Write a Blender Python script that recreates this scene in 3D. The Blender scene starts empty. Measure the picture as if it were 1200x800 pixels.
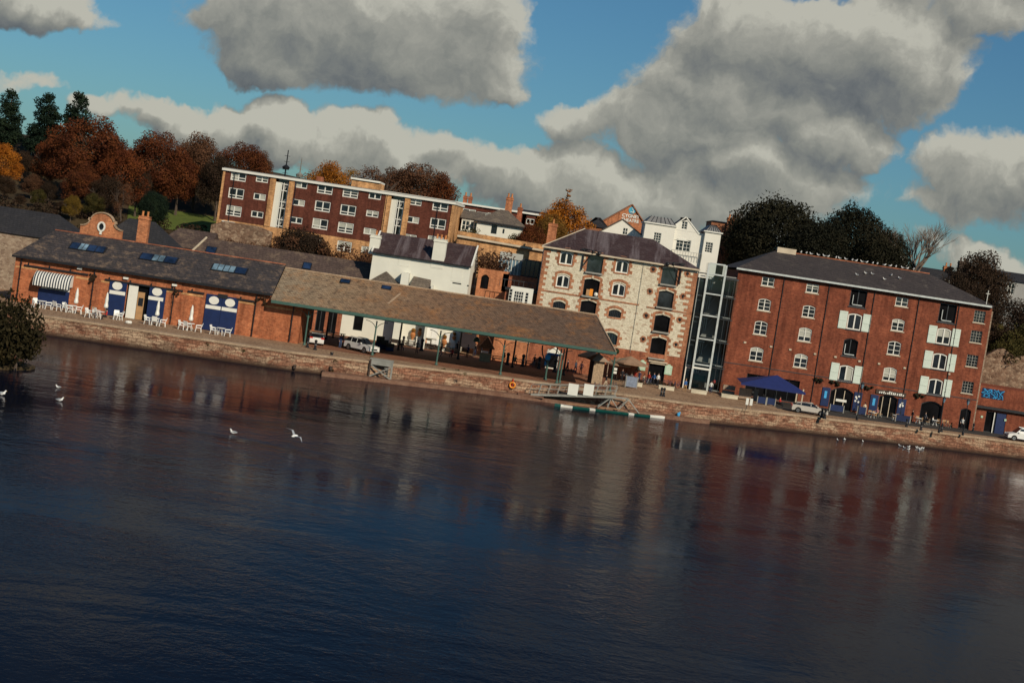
import bpy, math, random
import numpy as np
from mathutils import Vector, Matrix
R = math.radians
random.seed(7)
rng = np.random.default_rng(7)
scene = bpy.context.scene
COL = scene.collection

# ------------------------------------------------------------------ camera
FPX = 1800.0                      # focal length in pixels of a 1200 px wide frame
EYE = 17.8
ROLL, PITCH = R(8.6), math.atan(108.8/1800)
_F = Vector((0, math.cos(PITCH), -math.sin(PITCH)))
_U0 = Vector((0, math.sin(PITCH), math.cos(PITCH)))
_R0 = Vector((1, 0, 0))
EX = _R0*math.cos(ROLL) + _U0*math.sin(ROLL)
EY = -_R0*math.sin(ROLL) + _U0*math.cos(ROLL)
CAMP = Vector((0, 0, EYE))
def ray(x, y):
    return _F + EX*((x-600)/FPX) + EY*(-(y-400)/FPX)
def P(x, y, Y):                   # point seen at (x, y) that stands Y metres across the river
    d = ray(x, y); return CAMP + d*(Y/d.y)
def G(x, y, Z=2.2):               # point seen at (x, y) on the level Z
    d = ray(x, y); return CAMP + d*((Z-EYE)/d.z)
def XatY(x, Y, Z):                # the X at distance Y and height Z under picture column x
    lo, hi = -400.0, 400.0
    for _ in range(50):
        m = (lo+hi)/2
        v = Vector((m, Y, Z))-CAMP
        px = 600 + FPX*v.dot(EX)/v.dot(_F)
        if px < x: lo = m
        else: hi = m
    return (lo+hi)/2
cam_d = bpy.data.cameras.new('camera'); cam = bpy.data.objects.new('camera', cam_d); COL.objects.link(cam)
M3 = Matrix((EX, EY, -_F)).transposed()
cam.matrix_world = Matrix.Translation(CAMP) @ M3.to_4x4()
cam_d.sensor_width = 36; cam_d.lens = 36*FPX/1200; cam_d.clip_start = 0.5; cam_d.clip_end = 9000
scene.camera = cam

# ------------------------------------------------------------------ materials
MATS = {}
def nmat(name):
    m = bpy.data.materials.new(name); m.use_nodes = True; MATS[name] = m
    nt = m.node_tree; b = nt.nodes['Principled BSDF']
    return m, nt, b
def link(nt, a, b): nt.links.new(a, b)
def node(nt, t, **kw):
    n = nt.nodes.new(t)
    for k, v in kw.items(): setattr(n, k, v)
    return n
def coords(nt, kind='Object', scale=(1,1,1)):
    tc = node(nt, 'ShaderNodeTexCoord'); mp = node(nt, 'ShaderNodeMapping')
    link(nt, tc.outputs[kind], mp.inputs[0]); mp.inputs['Scale'].default_value = scale
    return mp.outputs[0]
def noise(nt, vec, scale, detail=4, rough=.55, dist=0):
    n = node(nt, 'ShaderNodeTexNoise'); n.inputs['Scale'].default_value = scale
    n.inputs['Detail'].default_value = detail; n.inputs['Roughness'].default_value = rough
    n.inputs['Distortion'].default_value = dist
    if vec is not None: link(nt, vec, n.inputs['Vector'])
    return n.outputs['Fac']
def ramp(nt, fac, stops):
    r = node(nt, 'ShaderNodeValToRGB'); link(nt, fac, r.inputs[0])
    e = r.color_ramp.elements
    while len(e) > 1: e.remove(e[-1])
    e[0].position = stops[0][0]; e[0].color = (*stops[0][1], 1)
    for p, c in stops[1:]:
        k = e.new(p); k.color = (*c, 1)
    return r.outputs[0]
def mixc(nt, a, b, fac, mode='MIX'):
    m = node(nt, 'ShaderNodeMix', data_type='RGBA', blend_type=mode)
    for s, v in ((0, fac), (6, a), (7, b)):
        if isinstance(v, bpy.types.NodeSocket): link(nt, v, m.inputs[s])
        elif s == 0: m.inputs[0].default_value = v
        else: m.inputs[s].default_value = (*v, 1)
    return m.outputs[2]
def bump(nt, b, h, strength=.3, dist=.05):
    n = node(nt, 'ShaderNodeBump'); n.inputs['Strength'].default_value = strength
    n.inputs['Distance'].default_value = dist
    link(nt, h, n.inputs['Height']); link(nt, n.outputs[0], b.inputs['Normal'])
def sc(c, k): return tuple(min(1, v*k) for v in c)

def plain(name, c, rough=.6, metal=0, var=.18, scale=1.5, spec=.4):
    m, nt, b = nmat(name)
    v = coords(nt)
    f = noise(nt, v, scale, 5)
    link(nt, ramp(nt, f, [(.3, sc(c, 1-var)), (.7, sc(c, 1+var))]), b.inputs['Base Color'])
    b.inputs['Roughness'].default_value = rough; b.inputs['Metallic'].default_value = metal
    b.inputs['Specular IOR Level'].default_value = spec
    return m
def wallvec(nt):                  # (x+y, z) so that courses run level on every wall
    tc = node(nt, 'ShaderNodeTexCoord'); sp = node(nt, 'ShaderNodeSeparateXYZ'); link(nt, tc.outputs['Object'], sp.inputs[0])
    ad = node(nt, 'ShaderNodeMath', operation='ADD'); link(nt, sp.outputs[0], ad.inputs[0]); link(nt, sp.outputs[1], ad.inputs[1])
    cb = node(nt, 'ShaderNodeCombineXYZ'); link(nt, ad.outputs[0], cb.inputs[0]); link(nt, sp.outputs[2], cb.inputs[1])
    return cb.outputs[0], tc.outputs['Object']
def brick(name, c1, c2, mortar, stain=(.08,.05,.04), bw=.45, bh=.15, stain_amt=.5, msize=.016, patch=None, rough=.9):
    m, nt, b = nmat(name)
    v, ob = wallvec(nt)
    t = node(nt, 'ShaderNodeTexBrick'); link(nt, v, t.inputs[0])
    t.inputs['Scale'].default_value = 1; t.inputs['Brick Width'].default_value = bw; t.inputs['Row Height'].default_value = bh
    t.inputs['Mortar Size'].default_value = msize; t.inputs['Bias'].default_value = 0
    t.inputs['Color1'].default_value = (*c1, 1); t.inputs['Color2'].default_value = (*c2, 1); t.inputs['Mortar'].default_value = (*mortar, 1)
    big = noise(nt, ob, .45, 9, .75)
    c = mixc(nt, t.outputs[0], ramp(nt, big, [(.33, sc(c1, .45)), (.5, c1), (.66, sc(c2, 1.4))]), .55)
    mid = noise(nt, ob, 1.6, 8, .75)
    c = mixc(nt, c, stain, ramp(nt, mid, [(.5, (0,0,0)), (.72, (stain_amt,)*3)]))
    stv = coords(nt, 'Object', (1.3, 1.3, .13)); sn = noise(nt, stv, .8, 6, .7)
    c = mixc(nt, c, ramp(nt, sn, [(.36, (.66,.62,.62)), (.5, (1,1,1)), (.66, (1.18,1.16,1.12))]), 1.0, 'MULTIPLY')
    if patch:
        pn = noise(nt, ob, .8, 7, .8, .5)
        c = mixc(nt, c, patch, ramp(nt, pn, [(.56, (0,0,0)), (.66, (.75,)*3)]))
    fine = noise(nt, coords(nt, 'Object', (1, 1, 2.2)), 2.2, 6, .8)
    c = mixc(nt, c, ramp(nt, fine, [(.36, (.6,.56,.56)), (.5, (1,1,1)), (.64, (1.35,1.35,1.3))]), 1.0, 'MULTIPLY')
    link(nt, c, b.inputs['Base Color']); b.inputs['Roughness'].default_value = rough
    b.inputs['Specular IOR Level'].default_value = .2
    bump(nt, b, t.outputs[1], -.4, .03)
    return m
def roofm(name, c1, c2, lichen, amt=.4, rough=.75, tw=.5, th=.5, lscale=.6, l2=None, thr=.55, streak=0):
    m, nt, b = nmat(name)
    v, ob = wallvec(nt)
    t = node(nt, 'ShaderNodeTexBrick'); link(nt, v, t.inputs[0])
    t.inputs['Scale'].default_value = 1; t.inputs['Brick Width'].default_value = tw; t.inputs['Row Height'].default_value = th*.5
    t.inputs['Mortar Size'].default_value = .02
    t.inputs['Color1'].default_value = (*c1, 1); t.inputs['Color2'].default_value = (*c2, 1); t.inputs['Mortar'].default_value = (*sc(c1, .45), 1)
    big = noise(nt, ob, lscale, 8, .75, .3)
    c = mixc(nt, t.outputs[0], lichen, ramp(nt, big, [(thr-.05, (0,0,0)), (thr+.09, (amt,)*3)]))
    if l2:
        n2 = noise(nt, ob, lscale*.45, 7, .75, .4)
        c = mixc(nt, c, l2, ramp(nt, n2, [(.5, (0,0,0)), (.62, (.7,)*3)]))
    if streak:
        sv = coords(nt, 'Object', (1, .12, .12))
        n3 = noise(nt, sv, .55, 5, .7, .4)
        c = mixc(nt, c, (.2,.17,.18), ramp(nt, n3, [(.5, (0,0,0)), (.64, (streak,)*3)]))
    sp = noise(nt, ob, 3.2, 8, .85)
    c = mixc(nt, c, sc(lichen, 1.5), ramp(nt, sp, [(.64, (0,0,0)), (.68, (amt*.8,)*3)]))
    fine = noise(nt, ob, 7, 4, .7)
    c = mixc(nt, c, ramp(nt, fine, [(.3, (.55,.55,.55)), (.7, (1.35,1.35,1.35))]), 1.0, 'MULTIPLY')
    link(nt, c, b.inputs['Base Color']); b.inputs['Roughness'].default_value = rough
    b.inputs['Specular IOR Level'].default_value = .25
    bump(nt, b, fine, .5, .04)
    return m
def rubble(name, stops, scale=1.6, squash=1.8, mortar=(.2,.17,.14), bumpd=.08, stain=(.1,.07,.05), amt=.5, mort=.06):
    m, nt, b = nmat(name)
    v, ob = wallvec(nt)
    mp = node(nt, 'ShaderNodeMapping'); link(nt, v, mp.inputs[0]); mp.inputs['Scale'].default_value = (1, squash, 1)
    vo = node(nt, 'ShaderNodeTexVoronoi'); link(nt, mp.outputs[0], vo.inputs['Vector']); vo.inputs['Scale'].default_value = scale
    vd = node(nt, 'ShaderNodeTexVoronoi', feature='DISTANCE_TO_EDGE'); link(nt, mp.outputs[0], vd.inputs['Vector']); vd.inputs['Scale'].default_value = scale
    s = node(nt, 'ShaderNodeSeparateColor'); link(nt, vo.outputs['Color'], s.inputs[0])
    c = ramp(nt, s.outputs[0], stops)
    big = noise(nt, ob, .5, 7, .7)
    c = mixc(nt, c, stain, ramp(nt, big, [(.5, (0,0,0)), (.7, (amt,)*3)]))
    c = mixc(nt, mortar, c, ramp(nt, vd.outputs['Distance'], [(0, (0,0,0)), (mort, (1,1,1))]))
    fine = noise(nt, ob, 8, 5, .7)
    c = mixc(nt, c, ramp(nt, fine, [(.3, (.65,.65,.65)), (.7, (1.3,1.3,1.3))]), 1.0, 'MULTIPLY')
    link(nt, c, b.inputs['Base Color']); b.inputs['Roughness'].default_value = .92
    b.inputs['Specular IOR Level'].default_value = .2
    bump(nt, b, vd.outputs['Distance'], .6, bumpd)
    return m

brick('brick_orange', (.36,.108,.045), (.45,.165,.075), (.34,.2,.125), stain=(.16,.05,.03), stain_amt=.6)
brick('brick_red', (.195,.052,.028), (.265,.08,.042), (.2,.095,.06), stain=(.10,.03,.022), stain_amt=.5)
brick('brick_flat', (.11,.034,.022), (.13,.042,.028), (.12,.045,.03), stain=(.09,.03,.02), stain_amt=.2)
brick('brick_tan', (.48,.25,.105), (.56,.31,.14), (.5,.33,.2), stain=(.3,.16,.08), stain_amt=.3)
brick('brick_dressing', (.36,.14,.07), (.45,.22,.12), (.4,.27,.18), stain=(.22,.09,.05), stain_amt=.4)
brick('brick_low', (.29,.09,.045), (.38,.14,.075), (.3,.18,.12))
brick('brick_gable', (.44,.16,.07), (.5,.2,.09), (.45,.3,.2), stain=(.25,.1,.06))
rubble('limestone', [(0,(.56,.5,.37)),(.3,(.66,.6,.46)),(.6,(.72,.66,.51)),(.9,(.56,.49,.37)),(1,(.42,.31,.22))], 2.7, 1.9, (.5,.44,.34), .05, (.46,.37,.25), .3, .045)
rubble('quay_stone_old', [(0,(.17,.075,.045)),(.3,(.3,.15,.09)),(.55,(.42,.26,.17)),(.8,(.5,.38,.27)),(1,(.22,.1,.06))], 1.15, 2.1, (.2,.12,.08), .1, (.11,.05,.03), .75, .08)
rubble('retaining_stone', [(0,(.13,.075,.05)),(.4,(.24,.15,.1)),(.8,(.36,.26,.18)),(1,(.16,.09,.06))], 2.0, 1.4, (.13,.085,.06), .12, amt=.8)
rubble('pale_rubble', [(0,(.2,.14,.1)),(.4,(.3,.22,.16)),(.8,(.38,.3,.22)),(1,(.22,.15,.1))], 2.4, 1.5, (.27,.2,.15), .05)
roofm('slate_dark', (.045,.04,.042), (.065,.056,.058), (.26,.18,.12), .6, thr=.56, lscale=.9)
roofm('slate_black', (.028,.028,.032), (.036,.035,.04), (.09,.08,.07), .2)
roofm('slate_brown', (.075,.052,.045), (.1,.068,.058), (.25,.18,.12), .5, thr=.56)
roofm('slate_purple', (.05,.03,.032), (.066,.04,.04), (.16,.13,.13), .25, streak=.55)
roofm('slate_grey', (.13,.105,.085), (.16,.13,.105), (.32,.26,.18), .35, lscale=.9)
roofm('slate_red_wh', (.05,.042,.042), (.068,.056,.055), (.2,.17,.14), .4, thr=.6)
def mossm():
    m, nt, b = nmat('moss_roof')
    v, ob = wallvec(nt); sp = node(nt, 'ShaderNodeSeparateXYZ'); link(nt, ob, sp.inputs[0])
    wob = noise(nt, ob, .35, 5, .7)
    xx = node(nt, 'ShaderNodeMath', operation='MULTIPLY_ADD'); link(nt, wob, xx.inputs[0]); xx.inputs[1].default_value = 16; link(nt, sp.outputs[0], xx.inputs[2])
    mr = node(nt, 'ShaderNodeMapRange'); link(nt, xx.outputs[0], mr.inputs[0]); mr.inputs[1].default_value = 2; mr.inputs[2].default_value = 42
    base = ramp(nt, mr.outputs[0], [(0, (.31,.245,.17)), (.25, (.31,.21,.13)), (.5, (.24,.145,.09)), (.75, (.165,.105,.072)), (1, (.14,.092,.068))])
    n1 = noise(nt, ob, .32, 9, .8, .5)
    c = mixc(nt, base, (.42,.17,.045), ramp(nt, n1, [(.5, (0,0,0)), (.66, (.55,)*3)]))
    n2 = noise(nt, ob, 1.7, 8, .8, .3)
    c = mixc(nt, c, (.07,.048,.038), ramp(nt, n2, [(.5, (0,0,0)), (.62, (.8,)*3)]))
    n3 = noise(nt, ob, 4, 6, .85)
    c = mixc(nt, c, (.5,.42,.3), ramp(nt, n3, [(.6, (0,0,0)), (.66, (.6,)*3)]))
    t = node(nt, 'ShaderNodeTexBrick'); link(nt, v, t.inputs[0]); t.inputs['Scale'].default_value = 1; t.inputs['Brick Width'].default_value = .35; t.inputs['Row Height'].default_value = .22
    t.inputs['Mortar Size'].default_value = .025; t.inputs['Color1'].default_value = (1.15,)*3+(1,); t.inputs['Color2'].default_value = (.8,)*3+(1,); t.inputs['Mortar'].default_value = (.45,)*3+(1,)
    c = mixc(nt, c, t.outputs[0], .8, 'MULTIPLY')
    link(nt, c, b.inputs['Base Color']); b.inputs['Roughness'].default_value = .95; b.inputs['Specular IOR Level'].default_value = .15
    bump(nt, b, n2, .8, .12)
mossm()
roofm('roof_tiles_orange', (.3,.12,.06), (.36,.15,.075), (.2,.12,.08), .3)
plain('render_white', (.72,.71,.62), .85, var=.05, scale=.5)
plain('render_villa', (.76,.74,.66), .85, var=.04, scale=.5)
plain('render_grey', (.3,.3,.29), .85, var=.1, scale=.5)
plain('white_paint', (.75,.74,.67), .5, var=.04)
plain('cream_stone', (.55,.46,.34), .85, var=.15, scale=1)
plain('navy_paint', (.009,.022,.085), .45, var=.15)
plain('blue_fabric', (.009,.02,.11), .8, var=.1)
plain('shutter_green', (.6,.68,.6), .6, var=.06)
plain('canopy_green', (.05,.11,.09), .5, var=.12)
plain('black_iron', (.012,.013,.016), .5)
plain('dark_metal', (.05,.055,.06), .45, .3)
plain('galv', (.34,.33,.29), .5, .5)
plain('steel_white', (.55,.58,.56), .4, .2)
plain('timber_grey', (.3,.22,.16), .85, var=.3, scale=4)
plain('timber_dark', (.06,.04,.03), .8, var=.3)
plain('timber_tan', (.42,.24,.11), .7, var=.15)
plain('shed_boards', (.36,.26,.17), .85, var=.3, scale=5)
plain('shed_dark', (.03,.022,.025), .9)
plain('brown_canvas', (.27,.17,.11), .9)
plain('cream_trough', (.55,.5,.38), .8)
plain('terracotta', (.5,.2,.07), .8)
plain('orange_plastic', (.8,.27,.02), .5)
plain('teal_hull', (.006,.075,.065), .35)
plain('white_plastic', (.8,.8,.76), .45, var=.02)
plain('car_white', (.72,.72,.69), .25, 0, .02, spec=.6)
plain('car_silver', (.56,.52,.46), .35, .2, .02)
plain('tyre', (.012,.012,.012), .85)
plain('rim', (.3,.3,.3), .35, .8)
plain('lamp_red', (.5,.02,.01), .3)
plain('lamp_clear', (.6,.6,.55), .15)
plain('lead', (.2,.2,.2), .6)
plain('sign_green', (.42,.58,.42), .7, var=.1)
plain('sign_blue_grey', (.2,.24,.32), .7, var=.25, scale=3)
plain('logo_blue', (.05,.35,.5), .6)
plain('bright_blue', (.05,.35,.65), .6)
plain('poster_orange', (.75,.2,.03), .6, var=.5, scale=4)
plain('trunk_bark', (.09,.065,.05), .95, var=.4, scale=3)
plain('trunk_pale', (.22,.16,.12), .95, var=.4, scale=3)
plain('gull_white', (.8,.8,.78), .8, var=.02)
plain('gull_grey', (.3,.32,.35), .8)
plain('gull_beak', (.6,.35,.05), .6)
plain('skin', (.5,.29,.2), .6, var=.05)
plain('hair_dark', (.03,.02,.015), .8)
plain('hair_fair', (.3,.19,.09), .8)
for n, c in dict(cl_black=(.015,.015,.02), cl_navy=(.015,.025,.07), cl_blue=(.04,.12,.32), cl_white=(.65,.65,.62), cl_red=(.45,.04,.03),
                 cl_jeans=(.05,.08,.16), cl_tan=(.45,.27,.12), cl_grey=(.15,.15,.16), cl_green=(.08,.16,.08), cl_pink=(.5,.22,.2), cl_cream=(.6,.5,.36)).items():
    plain(n, c, .9, var=.1)

def coursed(name, ramp_stops, patch, dark, bw=.95, bh=.36):
    m, nt, b = nmat(name)
    v, ob = wallvec(nt)
    dn = node(nt, 'ShaderNodeTexNoise'); link(nt, ob, dn.inputs['Vector']); dn.inputs['Scale'].default_value = .9; dn.inputs['Detail'].default_value = 4
    sb = node(nt, 'ShaderNodeVectorMath', operation='SUBTRACT'); link(nt, dn.outputs['Color'], sb.inputs[0]); sb.inputs[1].default_value = (.5,.5,.5)
    scl = node(nt, 'ShaderNodeVectorMath', operation='SCALE'); link(nt, sb.outputs[0], scl.inputs[0]); scl.inputs['Scale'].default_value = .45
    ad = node(nt, 'ShaderNodeVectorMath', operation='ADD'); link(nt, v, ad.inputs[0]); link(nt, scl.outputs[0], ad.inputs[1])
    t = node(nt, 'ShaderNodeTexBrick'); link(nt, ad.outputs[0], t.inputs[0]); t.inputs['Scale'].default_value = 1; t.inputs['Brick Width'].default_value = bw; t.inputs['Row Height'].default_value = bh
    t.inputs['Mortar Size'].default_value = .035; t.inputs['Color1'].default_value = (0,0,0,1); t.inputs['Color2'].default_value = (1,1,1,1); t.inputs['Mortar'].default_value = (.5,.5,.5,1)
    c = ramp(nt, t.outputs[0], ramp_stops)
    n1 = noise(nt, coords(nt, 'Object', (.6, .6, 1.6)), .5, 9, .75, .5)
    c = mixc(nt, c, patch, ramp(nt, n1, [(.47, (0,0,0)), (.56, (.9,)*3)]))
    n2 = noise(nt, coords(nt, 'Object', (.8, .8, 2.2)), .8, 9, .78, .4)
    c = mixc(nt, c, dark, ramp(nt, n2, [(.47, (0,0,0)), (.62, (.85,)*3)]))
    mm = node(nt, 'ShaderNodeMath', operation='MULTIPLY'); link(nt, t.outputs['Fac'], mm.inputs[0]); mm.inputs[1].default_value = .7
    c = mixc(nt, c, sc(dark, .8), mm.outputs[0])
    fine = noise(nt, ob, 5, 6, .8)
    c = mixc(nt, c, ramp(nt, fine, [(.35, (.5,.48,.46)), (.65, (1.4,1.4,1.4))]), 1.0, 'MULTIPLY')
    # damp band near the water line
    sp = node(nt, 'ShaderNodeSeparateXYZ'); link(nt, ob, sp.inputs[0]); mr = node(nt, 'ShaderNodeMapRange'); link(nt, sp.outputs[2], mr.inputs[0]); mr.inputs[1].default_value = .1; mr.inputs[2].default_value = .75
    c = mixc(nt, (.045,.026,.018), c, mr.outputs[0])
    link(nt, c, b.inputs['Base Color']); b.inputs['Roughness'].default_value = .9; b.inputs['Specular IOR Level'].default_value = .2
    bump(nt, b, n2, .8, .1)
coursed('quay_stone', [(0,(.2,.085,.05)),(.4,(.3,.14,.085)),(.7,(.38,.2,.125)),(1,(.26,.12,.075))], (.48,.35,.235), (.085,.038,.026))
def glassm(name, c=(.012,.016,.022), rough=.08, spec=.6):
    m, nt, b = nmat(name)
    v = coords(nt); f = noise(nt, v, .6, 3)
    link(nt, ramp(nt, f, [(.35, sc(c, .5)), (.65, sc(c, 1.8))]), b.inputs['Base Color'])
    b.inputs['Roughness'].default_value = rough; b.inputs['Specular IOR Level'].default_value = spec
    return m
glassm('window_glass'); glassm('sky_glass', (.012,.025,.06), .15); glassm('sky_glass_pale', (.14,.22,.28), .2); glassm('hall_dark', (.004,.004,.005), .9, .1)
glassm('tower_glass', (.02,.026,.03), .06, .8)
def blindm():
    m, nt, b = nmat('blind_cloth')
    b.inputs['Base Color'].default_value = (.42,.42,.36,1); b.inputs['Roughness'].default_value = .7
    b.inputs['Coat Weight'].default_value = .5; b.inputs['Coat Roughness'].default_value = .1
blindm()
def clear_glass():
    m, nt, b = nmat('clear_glass')
    out = nt.nodes['Material Output']
    t = node(nt, 'ShaderNodeBsdfTransparent'); t.inputs[0].default_value = (.72,.8,.82,1)
    g = node(nt, 'ShaderNodeBsdfGlossy'); g.inputs['Roughness'].default_value = .03
    fr = node(nt, 'ShaderNodeFresnel'); fr.inputs[0].default_value = 1.6
    mx = node(nt, 'ShaderNodeMixShader'); link(nt, fr.outputs[0], mx.inputs[0]); link(nt, t.outputs[0], mx.inputs[1]); link(nt, g.outputs[0], mx.inputs[2])
    link(nt, mx.outputs[0], out.inputs[0])
clear_glass()
def awningm():
    m, nt, b = nmat('awning_stripes')
    v = coords(nt)
    w = node(nt, 'ShaderNodeTexWave', wave_type='BANDS', bands_direction='X'); link(nt, v, w.inputs['Vector'])
    w.inputs['Scale'].default_value = .95; w.inputs['Distortion'].default_value = 0
    link(nt, ramp(nt, w.outputs['Fac'], [(.48, (.02,.03,.05)), (.52, (.75,.75,.7))]), b.inputs['Base Color'])
    b.inputs['Roughness'].default_value = .8
awningm()
def groundm(name, stops, scale, fine=6, rough=.95, b_=.3, cob=None):
    m, nt, b = nmat(name)
    v = coords(nt)
    f = noise(nt, v, scale, 9, .72, .3)
    c = ramp(nt, f, stops)
    g = noise(nt, v, fine, 5, .7)
    c = mixc(nt, c, ramp(nt, g, [(.3, (.7,.7,.7)), (.7, (1.25,1.25,1.25))]), 1.0, 'MULTIPLY')
    h = g
    if cob:
        vo = node(nt, 'ShaderNodeTexVoronoi', feature='DISTANCE_TO_EDGE'); link(nt, v, vo.inputs['Vector']); vo.inputs['Scale'].default_value = cob
        c = mixc(nt, sc(stops[0][1], .5), c, ramp(nt, vo.outputs['Distance'], [(0, (.1,)*3), (.09, (1,1,1))])); h = vo.outputs['Distance']
    link(nt, c, b.inputs['Base Color']); b.inputs['Roughness'].default_value = rough
    b.inputs['Specular IOR Level'].default_value = .2
    bump(nt, b, h, b_, .05)
groundm('paving', [(.3, (.25,.15,.09)), (.5, (.36,.23,.14)), (.7, (.45,.31,.2))], .35, cob=1.6)
groundm('cobbles', [(.3, (.2,.085,.05)), (.5, (.27,.12,.07)), (.7, (.33,.18,.12))], .6, cob=4)
groundm('coping', [(.3, (.26,.18,.12)), (.5, (.38,.27,.18)), (.7, (.46,.35,.25))], .8)
groundm('hill_ground', [(.3, (.04,.028,.016)), (.5, (.06,.042,.02)), (.7, (.08,.055,.03))], .08, 1.5)
groundm('lawn_grass', [(.3, (.07,.1,.02)), (.6, (.12,.15,.03)), (.75, (.16,.14,.04))], .25, 3)
groundm('ledge_stone', [(.3, (.13,.06,.04)), (.5, (.2,.11,.075)), (.7, (.27,.17,.12))], .7)
groundm('asphalt', [(.3, (.04,.038,.036)), (.7, (.065,.06,.055))], .3, 8)

def foliagem(name, c1, c2, c3, trans=.25):
    m, nt, b = nmat(name)
    v = coords(nt); out = nt.nodes['Material Output']
    n1 = noise(nt, v, .45, 3, .6); n2 = noise(nt, v, 3.0, 3, .7)
    c = ramp(nt, n1, [(.32, c1), (.5, c2), (.68, c3)])
    c = mixc(nt, c, ramp(nt, n2, [(.3, (.65,.65,.65)), (.7, (1.3,1.3,1.3))]), 1.0, 'MULTIPLY')
    oi = node(nt, 'ShaderNodeObjectInfo')
    c = mixc(nt, c, ramp(nt, oi.outputs['Random'], [(0, (.82,.86,.9)), (1, (1.15,1.08,1))]), 1.0, 'MULTIPLY')
    link(nt, c, b.inputs['Base Color']); b.inputs['Roughness'].default_value = .8; b.inputs['Specular IOR Level'].default_value = .1
    t = node(nt, 'ShaderNodeBsdfTranslucent'); link(nt, c, t.inputs[0])
    mx = node(nt, 'ShaderNodeMixShader'); mx.inputs[0].default_value = trans
    link(nt, b.outputs[0], mx.inputs[1]); link(nt, t.outputs[0], mx.inputs[2]); link(nt, mx.outputs[0], out.inputs[0])
foliagem('leaf_russet', (.075,.023,.012), (.14,.042,.017), (.225,.075,.024))
foliagem('leaf_orange', (.24,.075,.012), (.4,.14,.018), (.52,.21,.028))
foliagem('leaf_ochre', (.16,.07,.02), (.26,.13,.03), (.36,.2,.04))
foliagem('leaf_pine', (.008,.016,.01), (.014,.026,.016), (.025,.04,.02), .1)
foliagem('leaf_dark', (.013,.014,.009), (.02,.02,.012), (.032,.028,.016), .1)
foliagem('leaf_olive', (.035,.035,.012), (.06,.055,.018), (.1,.08,.025))
foliagem('leaf_brown', (.07,.035,.02), (.12,.06,.035), (.18,.09,.05))
foliagem('leaf_dull', (.03,.02,.014), (.05,.032,.02), (.075,.045,.03))
foliagem('leaf_bush', (.018,.015,.007), (.032,.026,.011), (.055,.04,.016), .15)
foliagem('leaf_yellow', (.1,.07,.015), (.18,.11,.02), (.25,.15,.03))

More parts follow.
